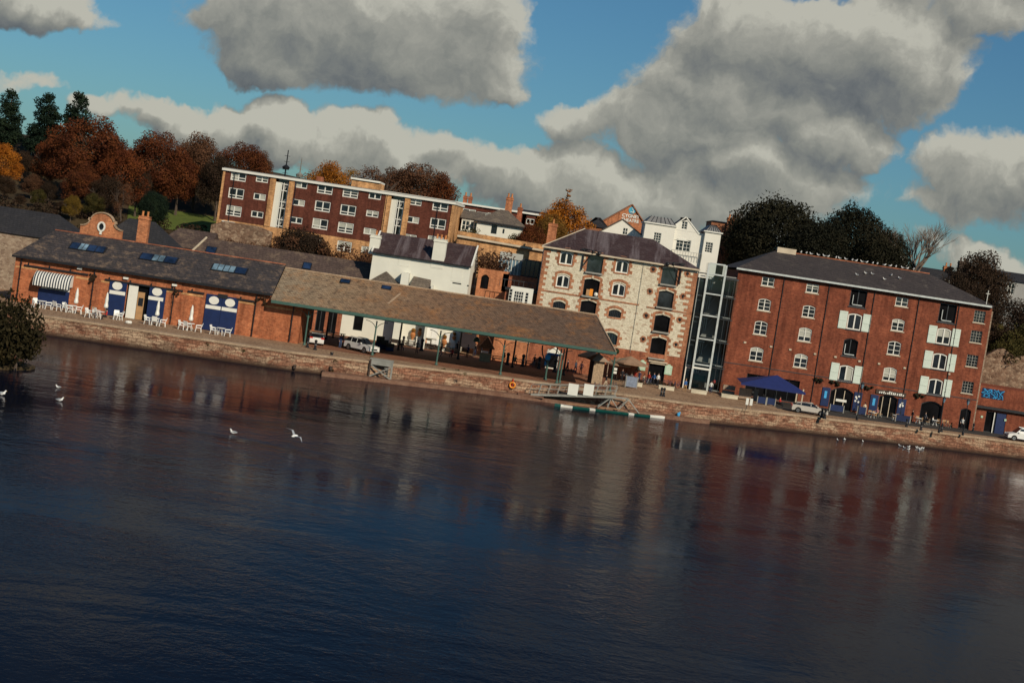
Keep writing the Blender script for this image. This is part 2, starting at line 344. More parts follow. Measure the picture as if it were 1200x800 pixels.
# ------------------------------------------------------------------ mesh helpers
class MB:
    def __init__(s): s.v = []; s.f = []; s.m = []; s.mats = []; s.smooth = False
    def mi(s, m):
        if m not in s.mats: s.mats.append(m)
        return s.mats.index(m)
    def add(s, vs, fs, m=None):
        o = len(s.v); s.v += [tuple(v) for v in vs]; k = s.mi(m) if m else 0
        for f in fs: s.f.append(tuple(i+o for i in f)); s.m.append(k)
        return s
    def quad(s, a, b, c, d, m=None): return s.add([a, b, c, d], [(0,1,2,3)], m)
    def poly(s, pts, m=None): return s.add(pts, [tuple(range(len(pts)))], m)
    def box(s, x0, x1, y0, y1, z0, z1, m=None):
        v = [(x0,y0,z0),(x1,y0,z0),(x1,y1,z0),(x0,y1,z0),(x0,y0,z1),(x1,y0,z1),(x1,y1,z1),(x0,y1,z1)]
        return s.add(v, [(0,3,2,1),(4,5,6,7),(0,1,5,4),(1,2,6,5),(2,3,7,6),(3,0,4,7)], m)
    def obox(s, c, half, ax, m=None):          # oriented box: centre, half sizes, three axes
        vs = []
        for k in (-1, 1):
            for i, j in ((-1,-1),(1,-1),(1,1),(-1,1)):
                vs.append(Vector(c)+ax[0]*(i*half[0])+ax[1]*(j*half[1])+ax[2]*(k*half[2]))
        return s.add(vs, [(0,3,2,1),(4,5,6,7),(0,1,5,4),(1,2,6,5),(2,3,7,6),(3,0,4,7)], m)
    def bar(s, a, b, w, h=None, m=None):
        a, b = Vector(a), Vector(b); d = (b-a); L = d.length
        if L < 1e-6: return s
        d /= L; up = Vector((0,0,1)) if abs(d.z) < .95 else Vector((0,1,0))
        x = d.cross(up).normalized(); y = x.cross(d)
        return s.obox((a+b)/2, (w/2, (h or w)/2, L/2), (x, y, d), m)
    def tube(s, pts, rad, n=6, m=None, cap=True):
        pts = [Vector(p) for p in pts]
        if not isinstance(rad, (list, tuple)): rad = [rad]*len(pts)
        rings = []; ref = None
        for i, p in enumerate(pts):
            d = (pts[min(i+1, len(pts)-1)]-pts[max(i-1, 0)])
            d = d.normalized() if d.length > 1e-9 else Vector((0,0,1))
            if ref is None: ref = Vector((1,0,0)) if abs(d.x) < .8 else Vector((0,1,0))
            x = (ref-d*ref.dot(d)).normalized(); y = d.cross(x); ref = x
            rings.append([p+(x*math.cos(2*math.pi*k/n)+y*math.sin(2*math.pi*k/n))*rad[i] for k in range(n)])
        vs = [q for r in rings for q in r]; fs = []
        for i in range(len(pts)-1):
            for k in range(n):
                fs.append((i*n+k, i*n+(k+1)%n, (i+1)*n+(k+1)%n, (i+1)*n+k))
        if cap: fs.append(tuple(range(n))[::-1]); fs.append(tuple((len(pts)-1)*n+k for k in range(n)))
        return s.add(vs, fs, m)
    def lathe(s, prof, c=(0,0,0), n=12, m=None):
        vs = []; fs = []
        for r, z in prof:
            for k in range(n):
                a = 2*math.pi*k/n; vs.append((c[0]+r*math.cos(a), c[1]+r*math.sin(a), c[2]+z))
        for i in range(len(prof)-1):
            for k in range(n): fs.append((i*n+k, i*n+(k+1)%n, (i+1)*n+(k+1)%n, (i+1)*n+k))
        fs.append(tuple(range(n))[::-1]); fs.append(tuple((len(prof)-1)*n+k for k in range(n)))
        return s.add(vs, fs, m)
    def prism(s, poly, y0, y1, m=None):        # (x, z) outline pushed from y0 to y1
        n = len(poly); vs = [(x, y0, z) for x, z in poly]+[(x, y1, z) for x, z in poly]
        fs = [tuple(range(n)), tuple(range(n, 2*n))[::-1]]+[(i, (i+1) % n+0, (i+1) % n+n, i+n)[::-1] for i in range(n)]
        return s.add(vs, fs, m)
    def ball(s, c, r, n=8, k=6, m=None, sq=(1,1,1)):
        vs = []; fs = []
        for i in range(k+1):
            t = math.pi*i/k
            for j in range(n):
                a = 2*math.pi*j/n; vs.append((c[0]+r*sq[0]*math.sin(t)*math.cos(a), c[1]+r*sq[1]*math.sin(t)*math.sin(a), c[2]+r*sq[2]*math.cos(t)))
        for i in range(k):
            for j in range(n): fs.append((i*n+j, (i+1)*n+j, (i+1)*n+(j+1)%n, i*n+(j+1)%n))
        return s.add(vs, fs, m)
    def mesh(s, name, mat=None, off=(0,0,0), smooth=None):
        me = bpy.data.meshes.new(name)
        o = Vector(off)
        me.from_pydata([tuple(Vector(v)-o) for v in s.v], [], s.f)
        mats = s.mats if s.mats else [mat]
        for m_ in mats: me.materials.append(MATS[m_])
        if len(mats) > 1: me.polygons.foreach_set('material_index', s.m)
        if smooth if smooth is not None else s.smooth: me.polygons.foreach_set('use_smooth', [True]*len(me.polygons))
        me.update()
        return me
    def build(s, name, mat=None, parent=None, off=None, smooth=None):
        base = wloc(parent) if parent is not None else Vector((0,0,0))
        if off is not None: base = Vector(off)
        if not s.mats and mat is None: raise ValueError(name)
        me = s.mesh(name, mat, base, smooth)
        ob = bpy.data.objects.new(name, me); COL.objects.link(ob)
        if parent is not None: ob.parent = parent
        elif off is not None: ob.location = base
        return ob
def wloc(o):
    p = Vector(o.location)
    while o.parent: o = o.parent; p += Vector(o.location)
    return p
def tag(o, label=None, cat=None, group=None, kind=None):
    if label: o['label'] = label
    if cat: o['category'] = cat
    if group: o['group'] = group
    if kind: o['kind'] = kind
    return o
def thing(name, label, cat, loc=(0,0,0), rz=0, group=None):
    o = bpy.data.objects.new(name, None); COL.objects.link(o); o.empty_display_size = .3
    o.location = loc; o.rotation_euler = (0,0,rz)
    return tag(o, label, cat, group)
def dup(root, loc, rz=0, label=None, group=None, scale=None, cat=None):
    def cp(o, par):
        c = o.copy(); COL.objects.link(c)
        if par: c.parent = par
        for ch in o.children: cp(ch, c)
        return c
    r = cp(root, None); r.location = loc; r.rotation_euler = (0,0,rz)
    if label: r['label'] = label
    if group: r['group'] = group
    if cat: r['category'] = cat
    if scale: r.scale = (scale,)*3 if not isinstance(scale, tuple) else scale
    return r
_protos = {}
def put(key, maker, loc, rz=0, label=None, group=None, scale=None):   # first use moves the prototype, later ones copy it
    if key not in _protos:
        o = maker(); _protos[key] = o; o.location = loc; o.rotation_euler = (0,0,rz)
        if label: o['label'] = label
        if group: o['group'] = group
        if scale: o.scale = (scale,)*3 if not isinstance(scale, tuple) else scale
        return o
    o = dup(_protos[key], loc, rz, label, group, scale)
    if not scale: o.scale = (1,1,1)
    return o
# ------------------------------------------------------------------ light, sky, clouds
SUN_EL, SUN_AZ = R(31), R(32)        # elevation; angle to the right of straight behind the camera
sd = Vector((math.sin(SUN_AZ)*math.cos(SUN_EL), -math.cos(SUN_AZ)*math.cos(SUN_EL), math.sin(SUN_EL)))   # towards the sun
sl = bpy.data.lights.new('sun', 'SUN'); sl.energy = 3.6; sl.angle = R(.6); sl.color = (1, .87, .68)
so = bpy.data.objects.new('sun', sl); COL.objects.link(so)
so.rotation_euler = sd.to_track_quat('Z', 'Y').to_euler(); so.location = (60, -60, 90)
W = bpy.data.worlds.new('World'); scene.world = W; W.use_nodes = True
wt = W.node_tree; bg = wt.nodes['Background']
SKY_STRENGTH = .075
sky = node(wt, 'ShaderNodeTexSky', sky_type='NISHITA'); sky.sun_disc = False
sky.sun_elevation = SUN_EL; sky.sun_rotation = math.atan2(sd.x, sd.y); sky.altitude = 50; sky.air_density = 1.0; sky.dust_density = .6; sky.ozone_density = 2.0
def M(op, a, b=None, c=None, clamp=False):
    n = node(wt, 'ShaderNodeMath', operation=op); n.use_clamp = clamp
    for i, v in enumerate((a, b, c)):
        if v is None: continue
        if isinstance(v, bpy.types.NodeSocket): link(wt, v, n.inputs[i])
        else: n.inputs[i].default_value = v
    return n.outputs[0]
def dirs(x, y):
    d = ray(x, y).normalized(); return math.atan2(d.x, d.y), math.asin(d.z)
PXA = 1/1800.0
# picture column, row, half width, half height (px), strength
BLOBS = [(420,40,185,66,1.0),(330,60,80,42,.8),(560,20,60,45,.8),(470,85,120,34,.8),(592,98,30,19,.75),(545,92,22,14,.6),
         (900,60,130,70,1.0),(1010,75,110,62,.95),(860,110,140,55,.95),(790,150,120,45,.9),(980,165,75,30,.85),(690,150,62,26,.75),(880,205,170,40,.8),(1165,15,60,34,.75),(1090,50,60,40,.6),
         (188,138,52,25,.9),(120,128,35,16,.6),(255,150,50,26,.8),(330,152,52,28,.85),(430,172,85,36,.95),(520,178,50,26,.8),(600,212,140,40,.95),(740,225,140,40,.9),(880,250,130,34,.8),(700,190,80,22,.6),
         (40,98,62,13,.5),(55,8,75,30,.9),(1170,205,80,48,.95),(1105,235,70,28,.7),(1125,285,95,24,.65),(1010,250,60,18,.4),
         (330,-70,150,50,.7),(860,-110,170,60,.8),(1250,-60,200,80,.8),(-60,-60,160,50,.7),(1080,-330,260,70,.6),(100,-230,200,50,.55),(1350,60,120,100,.7)]
def cloud_field(vec3, azel):
    acc = None
    nz = node(wt, 'ShaderNodeTexNoise'); link(wt, vec3, nz.inputs['Vector']); nz.inputs['Scale'].default_value = 8; nz.inputs['Detail'].default_value = 9; nz.inputs['Roughness'].default_value = .6; nz.inputs['Distortion'].default_value = .15
    for (x, y, rx, ry, w) in BLOBS:
        a, e = dirs(x, y)
        s = node(wt, 'ShaderNodeVectorMath', operation='SUBTRACT'); link(wt, azel, s.inputs[0]); s.inputs[1].default_value = (a, e, 0)
        m_ = node(wt, 'ShaderNodeVectorMath', operation='MULTIPLY'); link(wt, s.outputs[0], m_.inputs[0]); m_.inputs[1].default_value = (1/(rx*PXA*1.4), 1/(ry*PXA*1.4), 0)
        l = node(wt, 'ShaderNodeVectorMath', operation='DOT_PRODUCT'); link(wt, m_.outputs[0], l.inputs[0]); link(wt, m_.outputs[0], l.inputs[1])
        t = M('SUBTRACT', 1.0, l.outputs['Value'], clamp=True)
        t = M('MULTIPLY', t, w)
        acc = t if acc is None else M('SMOOTH_MAX', acc, t, .12)
    # scattered cloud elsewhere in the sky
    n2 = node(wt, 'ShaderNodeTexNoise'); link(wt, vec3, n2.inputs['Vector']); n2.inputs['Scale'].default_value = 2.2; n2.inputs['Detail'].default_value = 3
    return M('ADD', acc, M('MULTIPLY', M('SUBTRACT', nz.outputs['Fac'], .5), 2.1)), n2.outputs['Fac']
tc = node(wt, 'ShaderNodeTexCoord')
def azel_of(v):
    sp = node(wt, 'ShaderNodeSeparateXYZ'); link(wt, v, sp.inputs[0])
    az = M('ARCTAN2', sp.outputs[0], sp.outputs[1]); el = M('ARCSINE', sp.outputs[2])
    cb = node(wt, 'ShaderNodeCombineXYZ'); link(wt, az, cb.inputs[0]); link(wt, el, cb.inputs[1])
    return cb.outputs[0], el
nrm = node(wt, 'ShaderNodeVectorMath', operation='NORMALIZE'); link(wt, tc.outputs['Generated'], nrm.inputs[0])
wn = node(wt, 'ShaderNodeTexNoise'); link(wt, nrm.outputs[0], wn.inputs['Vector']); wn.inputs['Scale'].default_value = 16; wn.inputs['Detail'].default_value = 5; wn.inputs['Roughness'].default_value = .6
ws = node(wt, 'ShaderNodeVectorMath', operation='SUBTRACT'); link(wt, wn.outputs['Color'], ws.inputs[0]); ws.inputs[1].default_value = (.5,.5,.5)
wk = node(wt, 'ShaderNodeVectorMath', operation='SCALE'); link(wt, ws.outputs[0], wk.inputs[0]); wk.inputs['Scale'].default_value = .055
wa = node(wt, 'ShaderNodeVectorMath', operation='ADD'); link(wt, nrm.outputs[0], wa.inputs[0]); link(wt, wk.outputs[0], wa.inputs[1])
v0 = wa.outputs[0]; ae0, el0 = azel_of(v0)
shv = node(wt, 'ShaderNodeVectorMath', operation='ADD'); link(wt, v0, shv.inputs[0]); shv.inputs[1].default_value = (.005, 0, .013)
ae1, _ = azel_of(shv.outputs[0])
f0, broad = cloud_field(v0, ae0); f1, _b = cloud_field(shv.outputs[0], ae1)
cov = node(wt, 'ShaderNodeMapRange', interpolation_type='SMOOTHSTEP'); link(wt, f0, cov.inputs[0]); cov.inputs[1].default_value = .26; cov.inputs[2].default_value = .52
lit = M('MULTIPLY_ADD', M('SUBTRACT', f0, f1), 1.15, .68)
dens = node(wt, 'ShaderNodeMapRange'); link(wt, f0, dens.inputs[0]); dens.inputs[1].default_value = .45; dens.inputs[2].default_value = 1.3; dens.inputs[3].default_value = .12; dens.inputs[4].default_value = -.14
lit = M('ADD', lit, dens.outputs[0])
lit = M('ADD', lit, M('MULTIPLY', M('SUBTRACT', broad, .5), .6), clamp=True)
def wramp(fac, stops): return ramp(wt, fac, stops)
CK = 1/SKY_STRENGTH
cc = wramp(lit, [(.05, (.14,.155,.175)), (.32, (.24,.255,.26)), (.56, (.38,.385,.345)), (.8, (.56,.55,.475)), (1, (.82,.8,.68))])
cs = node(wt, 'ShaderNodeVectorMath', operation='SCALE'); link(wt, cc, cs.inputs[0]); cs.inputs['Scale'].default_value = CK*.58
tint = mixc(wt, sky.outputs[0], (.34, .6, .74), 1.0, 'MULTIPLY')
covc = M('MULTIPLY', cov.outputs[0], .96)
final = mixc(wt, tint, cs.outputs[0], covc)
link(wt, final, bg.inputs[0]); bg.inputs[1].default_value = SKY_STRENGTH
W.cycles.sampling_method = 'MANUAL'; W.cycles.sample_map_resolution = 512
vs = scene.view_settings; vs.view_transform = 'Standard'; vs.look = 'None'; vs.gamma = 1; vs.exposure = .06; vs.use_curve_mapping = False
scene.cycles.max_bounces = 5; scene.cycles.diffuse_bounces = 2; scene.cycles.glossy_bounces = 3; scene.cycles.transparent_max_bounces = 6; scene.cycles.transmission_bounces = 3
scene.cycles.caustics_reflective = False; scene.cycles.caustics_refractive = False
scene.cycles.sample_clamp_indirect = 4

# ------------------------------------------------------------------ terrain, quay, water
QL = [(-500,170),(-80,172.5),(45,174.5),(340,176),(460,180),(560,184),(645,186),(720,186.5),(820,188.5),(937,195.5),(1100,202),(1290,209),(1700,222)]
QLINE = [(XatY(x, y, 2.2), y) for x, y in QL]
QLINE[0] = (-330, 150); QLINE[-1] = (330, 245)
def quay_y(X):
    for (x0, y0), (x1, y1) in zip(QLINE, QLINE[1:]):
        if x0 <= X <= x1: return y0+(y1-y0)*(X-x0)/(x1-x0)
    return QLINE[0][1] if X < QLINE[0][0] else QLINE[-1][1]
def sm(a, b, t):
    t = max(0, min(1, (t-a)/(b-a))); return t*t*(3-2*t)
def hill(X, Y):
    if Y < 60: return 2.0+(1.5 if Y < 20 else 0)
    h = 1.9
    h += 10.4*sm(228, 240, Y)*(1 if X < 40 else 1)
    h += 2.0*sm(240, 262, Y)
    left = sm(-20, -70, X) if False else sm(0, 1, (-X-15)/45)
    h += (3.5+6.5*left)*sm(258, 300, Y)
    h += 5.6*sm(231, 234, Y)*(1-sm(250, 266, Y))*sm(-18, -12, X)*(1-sm(8, 14, X))
    h += 3*sm(300, 380, Y) - 9*sm(450, 1100, Y)
    return h
def terrain():
    xs = [-3500,-1800,-900,-500,-330]+list(np.arange(-260, 261, 8.0))+[330,500,900,1800,3500]
    ys = [-1500,-400,-100,0,30,44]+[47]+list(np.arange(226, 330, 4.0))+[340,360,400,450,520,650,900,1300,2200,4000,6000]
    vs = []; 
    for y in ys:
        for x in xs:
            z = hill(x, y)
            if y == 47: z = -2.5
            if y == 226: z = 1.9
            vs.append((x, y, z))
    # bed row just in front of the quay wall and the flat ground behind it
    n = len(xs); b = MB()
    def row(i): return vs[i*n:(i+1)*n]
    rows = [row(i) for i in range(7)]
    rows.append([(x, quay_y(x)+.6, -2.5) for x in xs]); rows.append([(x, quay_y(x)+1.4, 1.95) for x in xs])
    rows += [row(i) for i in range(7, len(ys))]
    allv = [v for r in rows for v in r]; fs = []
    for i in range(len(rows)-1):
        for k in range(n-1): fs.append((i*n+k, i*n+k+1, (i+1)*n+k+1, (i+1)*n+k))
    b.add(allv, fs)
    return tag(b.build('ground', 'hill_ground', smooth=True), kind='structure', label='brown earth ground rising behind the quay')
terrain()

def waterm():
    m, nt, b = nmat('river_water'); out = nt.nodes['Material Output']; nt.nodes.remove(b)
    v = coords(nt, 'Object', (1.05, .95, 1)); v2 = coords(nt, 'Object', (1.1, 1.2, 1)); v3 = coords(nt, 'Object', (.035, .08, 1))
    n1 = noise(nt, v, .8, 3, .55, .5); n2 = noise(nt, v2, 2.6, 3, .6, .3); n3 = noise(nt, v3, .7, 4, .6, .8)
    s = node(nt, 'ShaderNodeMath', operation='MULTIPLY_ADD'); link(nt, n2, s.inputs[0]); s.inputs[1].default_value = .5; link(nt, n1, s.inputs[2])
    amp = ramp(nt, n3, [(.38, (.25,)*3), (.5, (.7,)*3), (.62, (1.3,1.3,1.3))])
    mu = node(nt, 'ShaderNodeMath', operation='MULTIPLY'); link(nt, s.outputs[0], mu.inputs[0]); link(nt, amp, mu.inputs[1])
    bp = node(nt, 'ShaderNodeBump'); bp.inputs['Strength'].default_value = 1; bp.inputs['Distance'].default_value = WAVE
    link(nt, mu.outputs[0], bp.inputs['Height'])
    d = node(nt, 'ShaderNodeBsdfDiffuse'); d.inputs[0].default_value = (.004,.006,.014,1)
    g = node(nt, 'ShaderNodeBsdfGlossy'); g.inputs[0].default_value = (.97,.94,.97,1); g.inputs['Roughness'].default_value = .02; link(nt, bp.outputs[0], g.inputs['Normal'])
    fr = node(nt, 'ShaderNodeFresnel'); fr.inputs[0].default_value = 1.33; link(nt, bp.outputs[0], fr.inputs['Normal'])
    pw = node(nt, 'ShaderNodeMath', operation='POWER'); link(nt, fr.outputs[0], pw.inputs[0]); pw.inputs[1].default_value = 1.75
    mx = node(nt, 'ShaderNodeMixShader'); link(nt, pw.outputs[0], mx.inputs[0]); link(nt, d.outputs[0], mx.inputs[1]); link(nt, g.outputs[0], mx.inputs[2]); link(nt, mx.outputs[0], out.inputs[0])
WAVE = .042
waterm()
b = MB()
xs = [-330+i*20 for i in range(34)]
fr = [(x, quay_y(x)+.3, 0) for x in xs]
b.add([(x, 46.2, 0) for x in xs]+fr, [(i, i+1, i+1+len(xs), i+len(xs)) for i in range(len(xs)-1)])
b.add([(-1500, 46.2, 0), (-330, 46.2, 0), (-330, quay_y(-330)+.3, 0), (-1500, 150, 0)], [(0,1,2,3)])
b.add([(330, 46.2, 0), (1500, 46.2, 0), (1500, 260, 0), (330, quay_y(330)+.3, 0)], [(0,1,2,3)])
tag(b.build('water', 'river_water'), kind='structure', label='dark rippled river water')

# quay wall with battered face, coping, a low ledge
def strip(pts, offs, zs, m_, mb):    # sweeps a (y offset, z) profile along the quay line
    n = len(pts); k = len(offs); vsx = []
    for (x, y) in pts:
        for o, z in zip(offs, zs): vsx.append((x, y+o, z))
    fs = [(i*k+j, (i+1)*k+j, (i+1)*k+j+1, i*k+j+1) for i in range(n-1) for j in range(k-1)]
    mb.add(vsx, fs, m_)
dense = []
for (x0, y0), (x1, y1) in zip(QLINE, QLINE[1:]):
    for i in range(8): dense.append((x0+(x1-x0)*i/8, y0+(y1-y0)*i/8))
dense.append(QLINE[-1])
w_ = MB(); strip(dense, [-.12, .02, .5], [-1.6, 1.98, 1.98], None, w_)
qw = tag(w_.build('quay_wall', 'quay_stone'), 'rough red sandstone quay wall rising from the river with pale patched stones', 'wall')
c_ = MB()
strip(dense, [-.08, -.08, 1.0, 1.0], [1.98, 2.22, 2.22, 1.98], None, c_)
c_.build('coping', 'coping', qw)
p_ = MB()
for i in range(len(dense)-1):
    (x0, y0), (x1, y1) = dense[i], dense[i+1]
    p_.quad((x0, y0+.9, 2.2), (x1, y1+.9, 2.2), (x1, 232, 2.2), (x0, 232, 2.2))
tag(p_.build('quay_pavement', 'paving'), kind='structure', label='worn tan stone quay paving')
# cobbled strip under the canopy
xa, xb = XatY(358, 187.5, 2.2), XatY(722, 187.5, 2.2)
tag(MB().quad((xa, 185.9, 2.206), (xb, 187.6, 2.206), (xb, 209.8, 2.206), (xa, 213.4, 2.206)).build('cobbled_floor', 'cobbles'), kind='structure', label='red cobbled floor under the long canopy')
# asphalt lane on the right
xa, xb = XatY(905, 205, 2.2), XatY(1300, 205, 2.2)
tag(MB().quad((xa, 200.5, 2.205), (xb, 212, 2.205), (xb, 219.5, 2.205), (xa, 213.6, 2.205)).build('lane', 'asphalt'), kind='structure', label='dark asphalt lane in front of the red warehouse')
# ledge
lg = MB(); pts = []
for x, d in ((377,1.5),(395,1.6),(460,1.6),(560,1.5),(645,1.5),(720,1.4),(820,1.0),(832,.5)):
    Yq = quay_y(XatY(x, 184, 0)); pts.append((XatY(x, Yq-d, .4), Yq, d))
for (x0, y0, d0), (x1, y1, d1) in zip(pts, pts[1:]):
    A = [(x0,y0-d0,-1),(x1,y1-d1,-1),(x1,y1,-1),(x0,y0,-1)]; B = [(x0,y0-d0,.42),(x1,y1-d1,.42),(x1,y1-.05,.46),(x0,y0-.05,.46)]
    lg.add(A+B, [(4,5,6,7),(0,1,5,4),(3,0,4,7),(1,2,6,5)])
tag(lg.build('ledge', 'ledge_stone'), 'low stone landing ledge along the foot of the quay wall just above the water', 'ledge')
# grass bank above the roofs on the left
def patch(name, mat, pxs, Y0, Y1, label, lift=.12):
    mb = MB(); n = 10
    g = []
    for j in range(n+1):
        Y = Y0+(Y1-Y0)*j/n
        for i in range(n+1):
            X = XatY(pxs[0], Y, 14)+(XatY(pxs[1], Y, 14)-XatY(pxs[0], Y, 14))*i/n
            g.append((X, Y, hillmesh(X, Y)+lift))
    mb.add(g, [(j*(n+1)+i, j*(n+1)+i+1, (j+1)*(n+1)+i+1, (j+1)*(n+1)+i) for j in range(n) for i in range(n)])
    return tag(mb.build(name, mat, smooth=True), kind='stuff', label=label)
def hillmesh(X, Y): return hill(X, Y)
patch('grass', 'lawn_grass', (150, 268), 243, 266, 'sloping green lawn between the russet trees and the flats')
# ------------------------------------------------------------------ building kit
def arc_pts(x0, x1, zs, rise, n=8):
    return [(x0+(x1-x0)*i/n, zs+rise*(1-(2*i/n-1)**2)) for i in range(n+1)]
class Facade:
    def __init__(s, root, Y, X0, X1, Z0, Z1, mat, depth=10, part='wall'):
        s.root, s.Y, s.X0, s.X1, s.Z0, s.Z1, s.mat, s.depth, s.part = root, Y, X0, X1, Z0, Z1, mat, depth, part
        s.holes = []; s.extra = MB()
    def hole(s, X, Z, w, h, arch=0): s.holes.append((X-w/2, X+w/2, Z-h/2, Z+h/2, arch))
    def finish(s, reveal=.3, top=None):
        b = MB(); Y = s.Y
        xs = sorted({s.X0, s.X1} | {v for h in s.holes for v in h[:2] if s.X0 < v < s.X1})
        zs = sorted({s.Z0, s.Z1} | {v for h in s.holes for v in h[2:4] if s.Z0 < v < s.Z1})
        for i in range(len(xs)-1):
            for k in range(len(zs)-1):
                cx, cz = (xs[i]+xs[i+1])/2, (zs[k]+zs[k+1])/2
                if any(h[0] < cx < h[1] and h[2] < cz < h[3] for h in s.holes): continue
                b.quad((xs[i],Y,zs[k]), (xs[i+1],Y,zs[k]), (xs[i+1],Y,zs[k+1]), (xs[i],Y,zs[k+1]))
        for x0, x1, z0, z1, a in s.holes:
            r = Y+reveal
            b.quad((x0,Y,z0),(x0,r,z0),(x0,r,z1),(x0,Y,z1)); b.quad((x1,Y,z0),(x1,Y,z1),(x1,r,z1),(x1,r,z0))
            b.quad((x0,Y,z1),(x0,r,z1),(x1,r,z1),(x1,Y,z1)); b.quad((x0,Y,z0),(x1,Y,z0),(x1,r,z0),(x0,r,z0))
            if a:
                p = arc_pts(x0, x1, z1-a, a)
                for (ax, az), (bx, bz) in zip(p, p[1:]):
                    b.quad((ax,Y+.004,az),(bx,Y+.004,bz),(bx,Y+.004,z1),(ax,Y+.004,z1))
                    b.quad((ax,Y+.004,az),(bx,Y+.004,bz),(bx,r,bz),(ax,r,az))
        D = Y+s.depth
        b.quad((s.X0,Y,s.Z0),(s.X0,Y,s.Z1),(s.X0,D,s.Z1),(s.X0,D,s.Z0)); b.quad((s.X1,Y,s.Z0),(s.X1,D,s.Z0),(s.X1,D,s.Z1),(s.X1,Y,s.Z1))
        b.quad((s.X0,D,s.Z0),(s.X0,D,s.Z1),(s.X1,D,s.Z1),(s.X1,D,s.Z0))
        if top: b.quad((s.X0,Y,s.Z1),(s.X1,Y,s.Z1),(s.X1,D,s.Z1),(s.X0,D,s.Z1))
        return b.build(s.part, s.mat, s.root)
def window(f, X, Z, w, h, cols=2, rows=1, arch=0, frame='white_paint', bar=.09, sill=None, blind=0, pane='window_glass', name='window', mull=.12, depth=.16, surround=None, seed=0, fw=.1):
    Y = f.Y; f.hole(X, Z, w, h, arch); x0, x1, z0, z1 = X-w/2, X+w/2, Z-h/2, Z+h/2
    g = MB(); yy = Y+depth+.03
    if blind and blind < 1:
        zb = z1-(z1-z0)*blind
        g.quad((x0,yy,z0),(x1,yy,z0),(x1,yy,zb),(x0,yy,zb), pane); g.quad((x0,yy,zb),(x1,yy,zb),(x1,yy,z1),(x0,yy,z1), 'blind_cloth')
    elif blind == 1: g.quad((x0,yy,z0),(x1,yy,z0),(x1,yy,z1),(x0,yy,z1), 'blind_cloth')
    elif blind == 2:      # right half curtained
        g.quad((x0,yy,z0),(X,yy,z0),(X,yy,z1),(x0,yy,z1), pane); g.quad((X,yy,z0),(x1,yy,z0),(x1,yy,z1),(X,yy,z1), 'blind_cloth')
    elif blind == 3:
        g.quad((x0,yy,z0),(X,yy,z0),(X,yy,z1),(x0,yy,z1), 'blind_cloth'); g.quad((X,yy,z0),(x1,yy,z0),(x1,yy,z1),(X,yy,z1), pane)
    else: g.quad((x0,yy,z0),(x1,yy,z0),(x1,yy,z1),(x0,yy,z1), pane)
    o = g.build(name, None, f.root)
    if frame:
        m = MB(); a, c = Y+depth-.06, Y+depth
        e = .003
        m.box(x0+e, x0+fw, a, c, z0+e, z1-e); m.box(x1-fw, x1-e, a, c, z0+e, z1-e)
        m.box(x0+fw, x1-fw, a, c, z0+e, z0+fw)
        if arch:
            p = arc_pts(x0+fw, x1-fw, z1-arch-.02, arch-.04)
            for (ax, az), (bx, bz) in zip(p, p[1:]): m.bar((ax, (a+c)/2, az-fw*.4), (bx, (a+c)/2, bz-fw*.4), .06, fw, None)
        else: m.box(x0+fw, x1-fw, a, c, z1-fw, z1-e)
        zt = z1-(arch*.6 if arch else fw)
        for i in range(1, cols):
            xx = x0+(x1-x0)*i/cols; t = mull/2 if (cols == 2 or i == cols//2) else bar/2*.6
            m.box(xx-t, xx+t, a-.004, c-.004, z0+fw, zt)
        if rows > 1:
            for i in range(1, rows):
                zz = z0+(z1-z0)*i/rows
                m.box(x0+fw, x1-fw, a+.012, c+.005, zz-bar*.35, zz+bar*.35)
        if rows < 0:      # one transom low down
            zz = z0+(z1-z0)*.3; m.box(x0+fw, x1-fw, a+.012, c+.005, zz-bar*.5, zz+bar*.5)
        m.build('window_frame', frame, o)
    if sill: MB().box(x0-.12, x1+.12, Y-.1, Y+.1, z0-.14, z0-.005).build('sill', sill, o)
    if surround:
        surround_mesh(X, Z, w, h, arch, Y, surround, seed).build('surround', 'brick_dressing', o)
    return o
def surround_mesh(X, Z, w, h, arch, Y, t=.4, seed=0, top=True, bottom=True):
    r = random.Random(seed); m = MB(); n = max(3, int(h/.38)); hh = h/n
    for sgn in (-1, 1):
        for i in range(n):
            L = t*(1.35 if (i+seed) % 2 else .7)*r.uniform(.85, 1.15)
            xa, xb = X+sgn*w/2, X+sgn*(w/2+L)
            m.box(min(xa, xb), max(xa, xb), Y-.03-.004*(i % 2), Y+.02, Z-h/2+hh*i+.004, Z-h/2+hh*(i+1)-.004)
    if top:
        p = arc_pts(X-w/2-t*.75, X+w/2+t*.75, Z+h/2-arch*.6, arch*.9+.12, 9)
        for i, ((ax, az), (bx, bz)) in enumerate(zip(p, p[1:])):
            k = .02*(i % 2)
            m.prism([(ax+.005, az), (bx-.005, bz), (bx-.005, bz+.34+k), (ax+.005, az+.34+k)], Y-.045, Y+.02)
    if bottom: m.box(X-w/2-.15, X+w/2+.15, Y-.07, Y+.05, Z-h/2-.2, Z-h/2-.004)
    return m
def corner_quoins(X, Y, z0, z1, sgn, seed=0, t=.7):
    r = random.Random(seed); m = MB(); z = z0; i = 0
    while z < z1-.25:
        hh = r.uniform(.32, .42); L = t*(1.3 if i % 2 else .62)*r.uniform(.85, 1.15)
        xa, xb = X, X+sgn*L
        m.box(min(xa, xb)-(.02 if sgn > 0 else 0), max(xa, xb)+(.02 if sgn < 0 else 0), Y-.035-.004*(i % 2), Y+.03, z+.004, min(z+hh, z1)-.004); z += hh; i += 1
    return m
